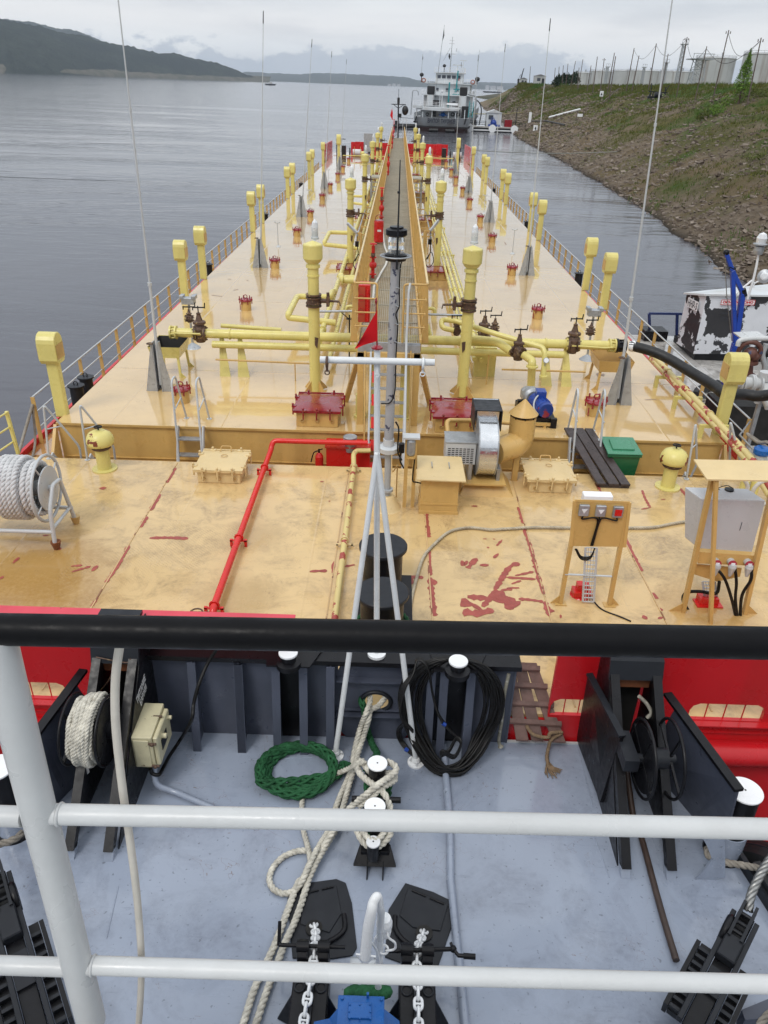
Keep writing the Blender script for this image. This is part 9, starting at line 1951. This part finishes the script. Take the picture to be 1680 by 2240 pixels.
# tyre fenders outside the right edge
for s in(1,):
    t=thing('tyre_fender','worn black tyre and rubber strips hung outside the right of the tug','fender',(3.8,4.4,-1.2)); c=Vector((3.95,4.75,-.95))
    X=MB(); X.lathe([(.28,-.14),(.42,-.15),(.50,-.10),(.52,0),(.50,.10),(.42,.15),(.28,.14),(.28,-.14)],c,(.75,.6,.1),34); X.build('tyre',m_rub,t)
    X=MB()
    for k in(-.09,-.045,0,.045,.09): X.ring(c+Vector((.75,.6,.1)).normalized()*k,(.75,.6,.1),.515-abs(k)*.3,.012,34,5)
    X.build('tread_rib',m_char,t)
    X=MB(); 
    for k in range(3): X.bar(Vector((3.62+.09*k,4.75,-.55-.03*k)),Vector((3.95+.09*k,3.0,-.62-.03*k)),.08,.1)
    X.build('rubber_strip',m_rub,t)
    X=MB(); X.bar(Vector((3.55,4.9,D+.05)),Vector((3.9,3.0,D+.05)),.05,.14); X.build('edge_bar',m_char,label='dark edge bar along the right side of the tug deck',cat='bar')
# coupling winches at both sides
def coupler(p0,p1,s,label,wire):
    t=thing('coupling_winch',label,'winch',p0)
    d=(p1-p0).normalized(); up=Vector((0,0,1)); w=d.cross(up).normalized(); up=w.cross(d).normalized(); L_=(p1-p0).length
    def B_(X,a0,a1,w0,w1,h0,h1):
        P=[p0+d*a+w*b+up*h for a,b,h in((a0,w0,h0),(a1,w0,h0),(a1,w1,h0),(a0,w1,h0))]; X.slab(P,up*(h1-h0))
    X=MB(); B_(X,0,L_,-.07,.07,-.10,.0); X.build('main_beam',m_blk,t,bevel=.006)
    for q in(-1,1): X=MB(); B_(X,0,L_*.96,q*.075,q*.115,-.02,.05); X.build('guide_bar',m_char,t,bevel=.004)
    for q in(-1,1):
        X=MB(); a,b=sorted((q*.20,q*.12)); B_(X,.05,L_*.62,a,b,-.12,-.05); a,b=sorted((q*.24,q*.205)); B_(X,.05,L_*.60,a,b,-.14,.0); X.build('rack_rail',m_blk,t)
        X=MB(); n=9
        for k in range(n): a,b=sorted((q*.12,q*.2)); f=.06+k*(L_*.55/n); B_(X,f,f+.028,a,b,-.05,-.0)
        X.build('rack_teeth',m_char,t)
    X=MB(); B_(X,L_*.28,L_*.36,-.07,.07,.0,.03); B_(X,L_*.42,L_*.48,-.07,.07,.0,.03); X.build('cross_block',m_char,t)
    X=MB(); B_(X,L_*.55,L_*.75,-.075,.075,.0,.10); X.build('housing',m_char,t,bevel=.01)
    X=MB(); c=p0+d*L_*.80+w*(-s*.09); X.ring(c,w,.11,.03,22,8); X.cyl(c-w*.02,c+w*.02,.03,n=8); X.build('sheave',m_blk,t)
    X=MB(); 
    for q in(-1,1): B_(X,L_*.72,L_*1.04,q*.05-.012,q*.05+.012,.0,.12)
    for f in(.8,.88,.96): P_=p0+d*L_*f+up*.06; X.cyl(P_-w*.065,P_+w*.065,.018,n=8)
    X.build('end_fork',m_char,t)
    X=MB(); X.rope(cr(wire,6),.040,pitch=.24,strands=4,n=6,step=.5,over=.5); X.build('steel_wire',m_wire,label='thick steel wire rope leading from the %s coupling winch'%('right' if s>0 else 'left'),cat='wire rope')
pr0=Z(b8(1190,1250),-.42); pr1=Z(b8(1530,560),-.28)
coupler(pr0,pr1,1,'black ratchet coupling winch at the right edge of the tug deck',[pr1+Vector((0,0,.06)),Z(b8(1555,440),-.15),Z(b8(1620,300),-.05),Z(b8(1700,180),.05)])
pl0=Z(d4(330,2350),-.42); pl1=Z(d4(-30,1000),-.28)
coupler(pl0,pl1,-1,'black ratchet coupling winch at the left edge of the tug deck',[pl1+Vector((0,0,.06)),Z(d4(-60,800),-.15),Z(d4(-120,600),-.05)])
X=MB(); X.slab([Z(b8(1500,1130),-.5),Z(b8(1659,1065),-.5),Z(b8(1690,1110),-.5),Z(b8(1690,1180),-.5),Z(b8(1520,1190),-.5)],(0,0,-.18)); X.build('bollard_foot_beam',m_slate,label='dark slate beam end at the lower right corner of the tug deck',cat='beam')
X=MB(); X.rope(cr([Z(b8(1600,1230),-.45),Z(b8(1640,1180),-.42),Z(b8(1700,1120),-.4)],5),.03,n=5); X.build('grey_hawser',m_roped,label='grey rope end in the lower right corner',cat='rope')
# ---- bridge front railing close to the camera
rl=thing('bridge_railing','white tube railing with a thick black top rail right in front of the camera','railing',(0,1,3.85))
X=MB(); X.tube([(-4,1.0,4.98),(-.64,1.0,5.0),(.64,1.0,5.022),(4,1.0,5.04)],.0275,20); X.build('black_top_rail',m_blkrail,rl)
X=MB(); X.tube([(-.655,1.0,4.545),(.0,1.0,4.558),(.76,1.0,4.57),(4,1.0,4.58)],.0205,20); X.build('middle_rail',m_white,rl)
X=MB(); X.tube([(-4,1.0,4.53),(-.7,1.0,4.535)],.0205,20); X.build('middle_rail',m_white,rl)
X=MB(); X.tube([(-.66,1.0,4.035),(0,1.0,4.038),(.9,1.0,4.05),(4,1.0,4.07)],.0205,20); X.build('lower_rail',m_white,rl)
X=MB(); X.tube([(-4,1.0,4.01),(-.7,1.0,4.025)],.0205,20); X.build('lower_rail',m_white,rl)
for x in(-.655,-2.7,1.9): X=MB(); X.tube([(x-.03,1.0,3.8),(x,1.0,4.985)],.0335,24); X.build('post',m_white,rl)
X=MB()
for x0,z,s in((-.655,4.545,1),(-.655,4.53,-1),(-.672,4.035,1),(-.672,4.022,-1)): X.ring((x0+s*.030,1.0,z),(1,0,0),.0205,.004,18,6)
[Y.build('weld_bead',m_white,rl) for Y in islands(X)]
X=MB(); hp2=[(262,1410),(253,1480),(252,1560),(258,1640),(270,1740),(283,1830),(295,1920),(303,2000),(309,2090),(308,2170),(302,2260)]; X.tube(cr([V(q,1.045) for q in hp2],5),[.0082]*51,12); X.build('thin_hose',m_creamh,label='dirty cream hose hanging down behind the white railing at the left',cat='hose')
# bridge deck and front below the camera
bd=thing('bridge_house','white wheelhouse front and bridge deck edge below the camera','deckhouse',(0,-1,D)); X=MB(); X.mm((-4,-3,3.70),(4,.82,3.82)); X.build('bridge_deck',m_greyp,bd); X=MB(); X.mm((-3.2,-3,D),(3.2,.3,3.69)); X.build('front_wall',m_white,bd)
# ---- river haze
hm=bpy.data.materials.new('river_haze'); hm.use_nodes=True; ht=hm.node_tree; ht.nodes.clear(); ho=ht.nodes.new('ShaderNodeOutputMaterial'); hv=ht.nodes.new('ShaderNodeVolumePrincipled'); hv.inputs['Color'].default_value=(.80,.88,1,1); hv.inputs['Density'].default_value=HAZE; ht.links.new(hv.outputs[0],ho.inputs['Volume'])
X=MB(); X.mm((-12000,-400,-260),(12000,12500,420)); X.build('haze',hm,kind='stuff',label='thin blue grey haze hanging over the river and far hills',cat='haze')
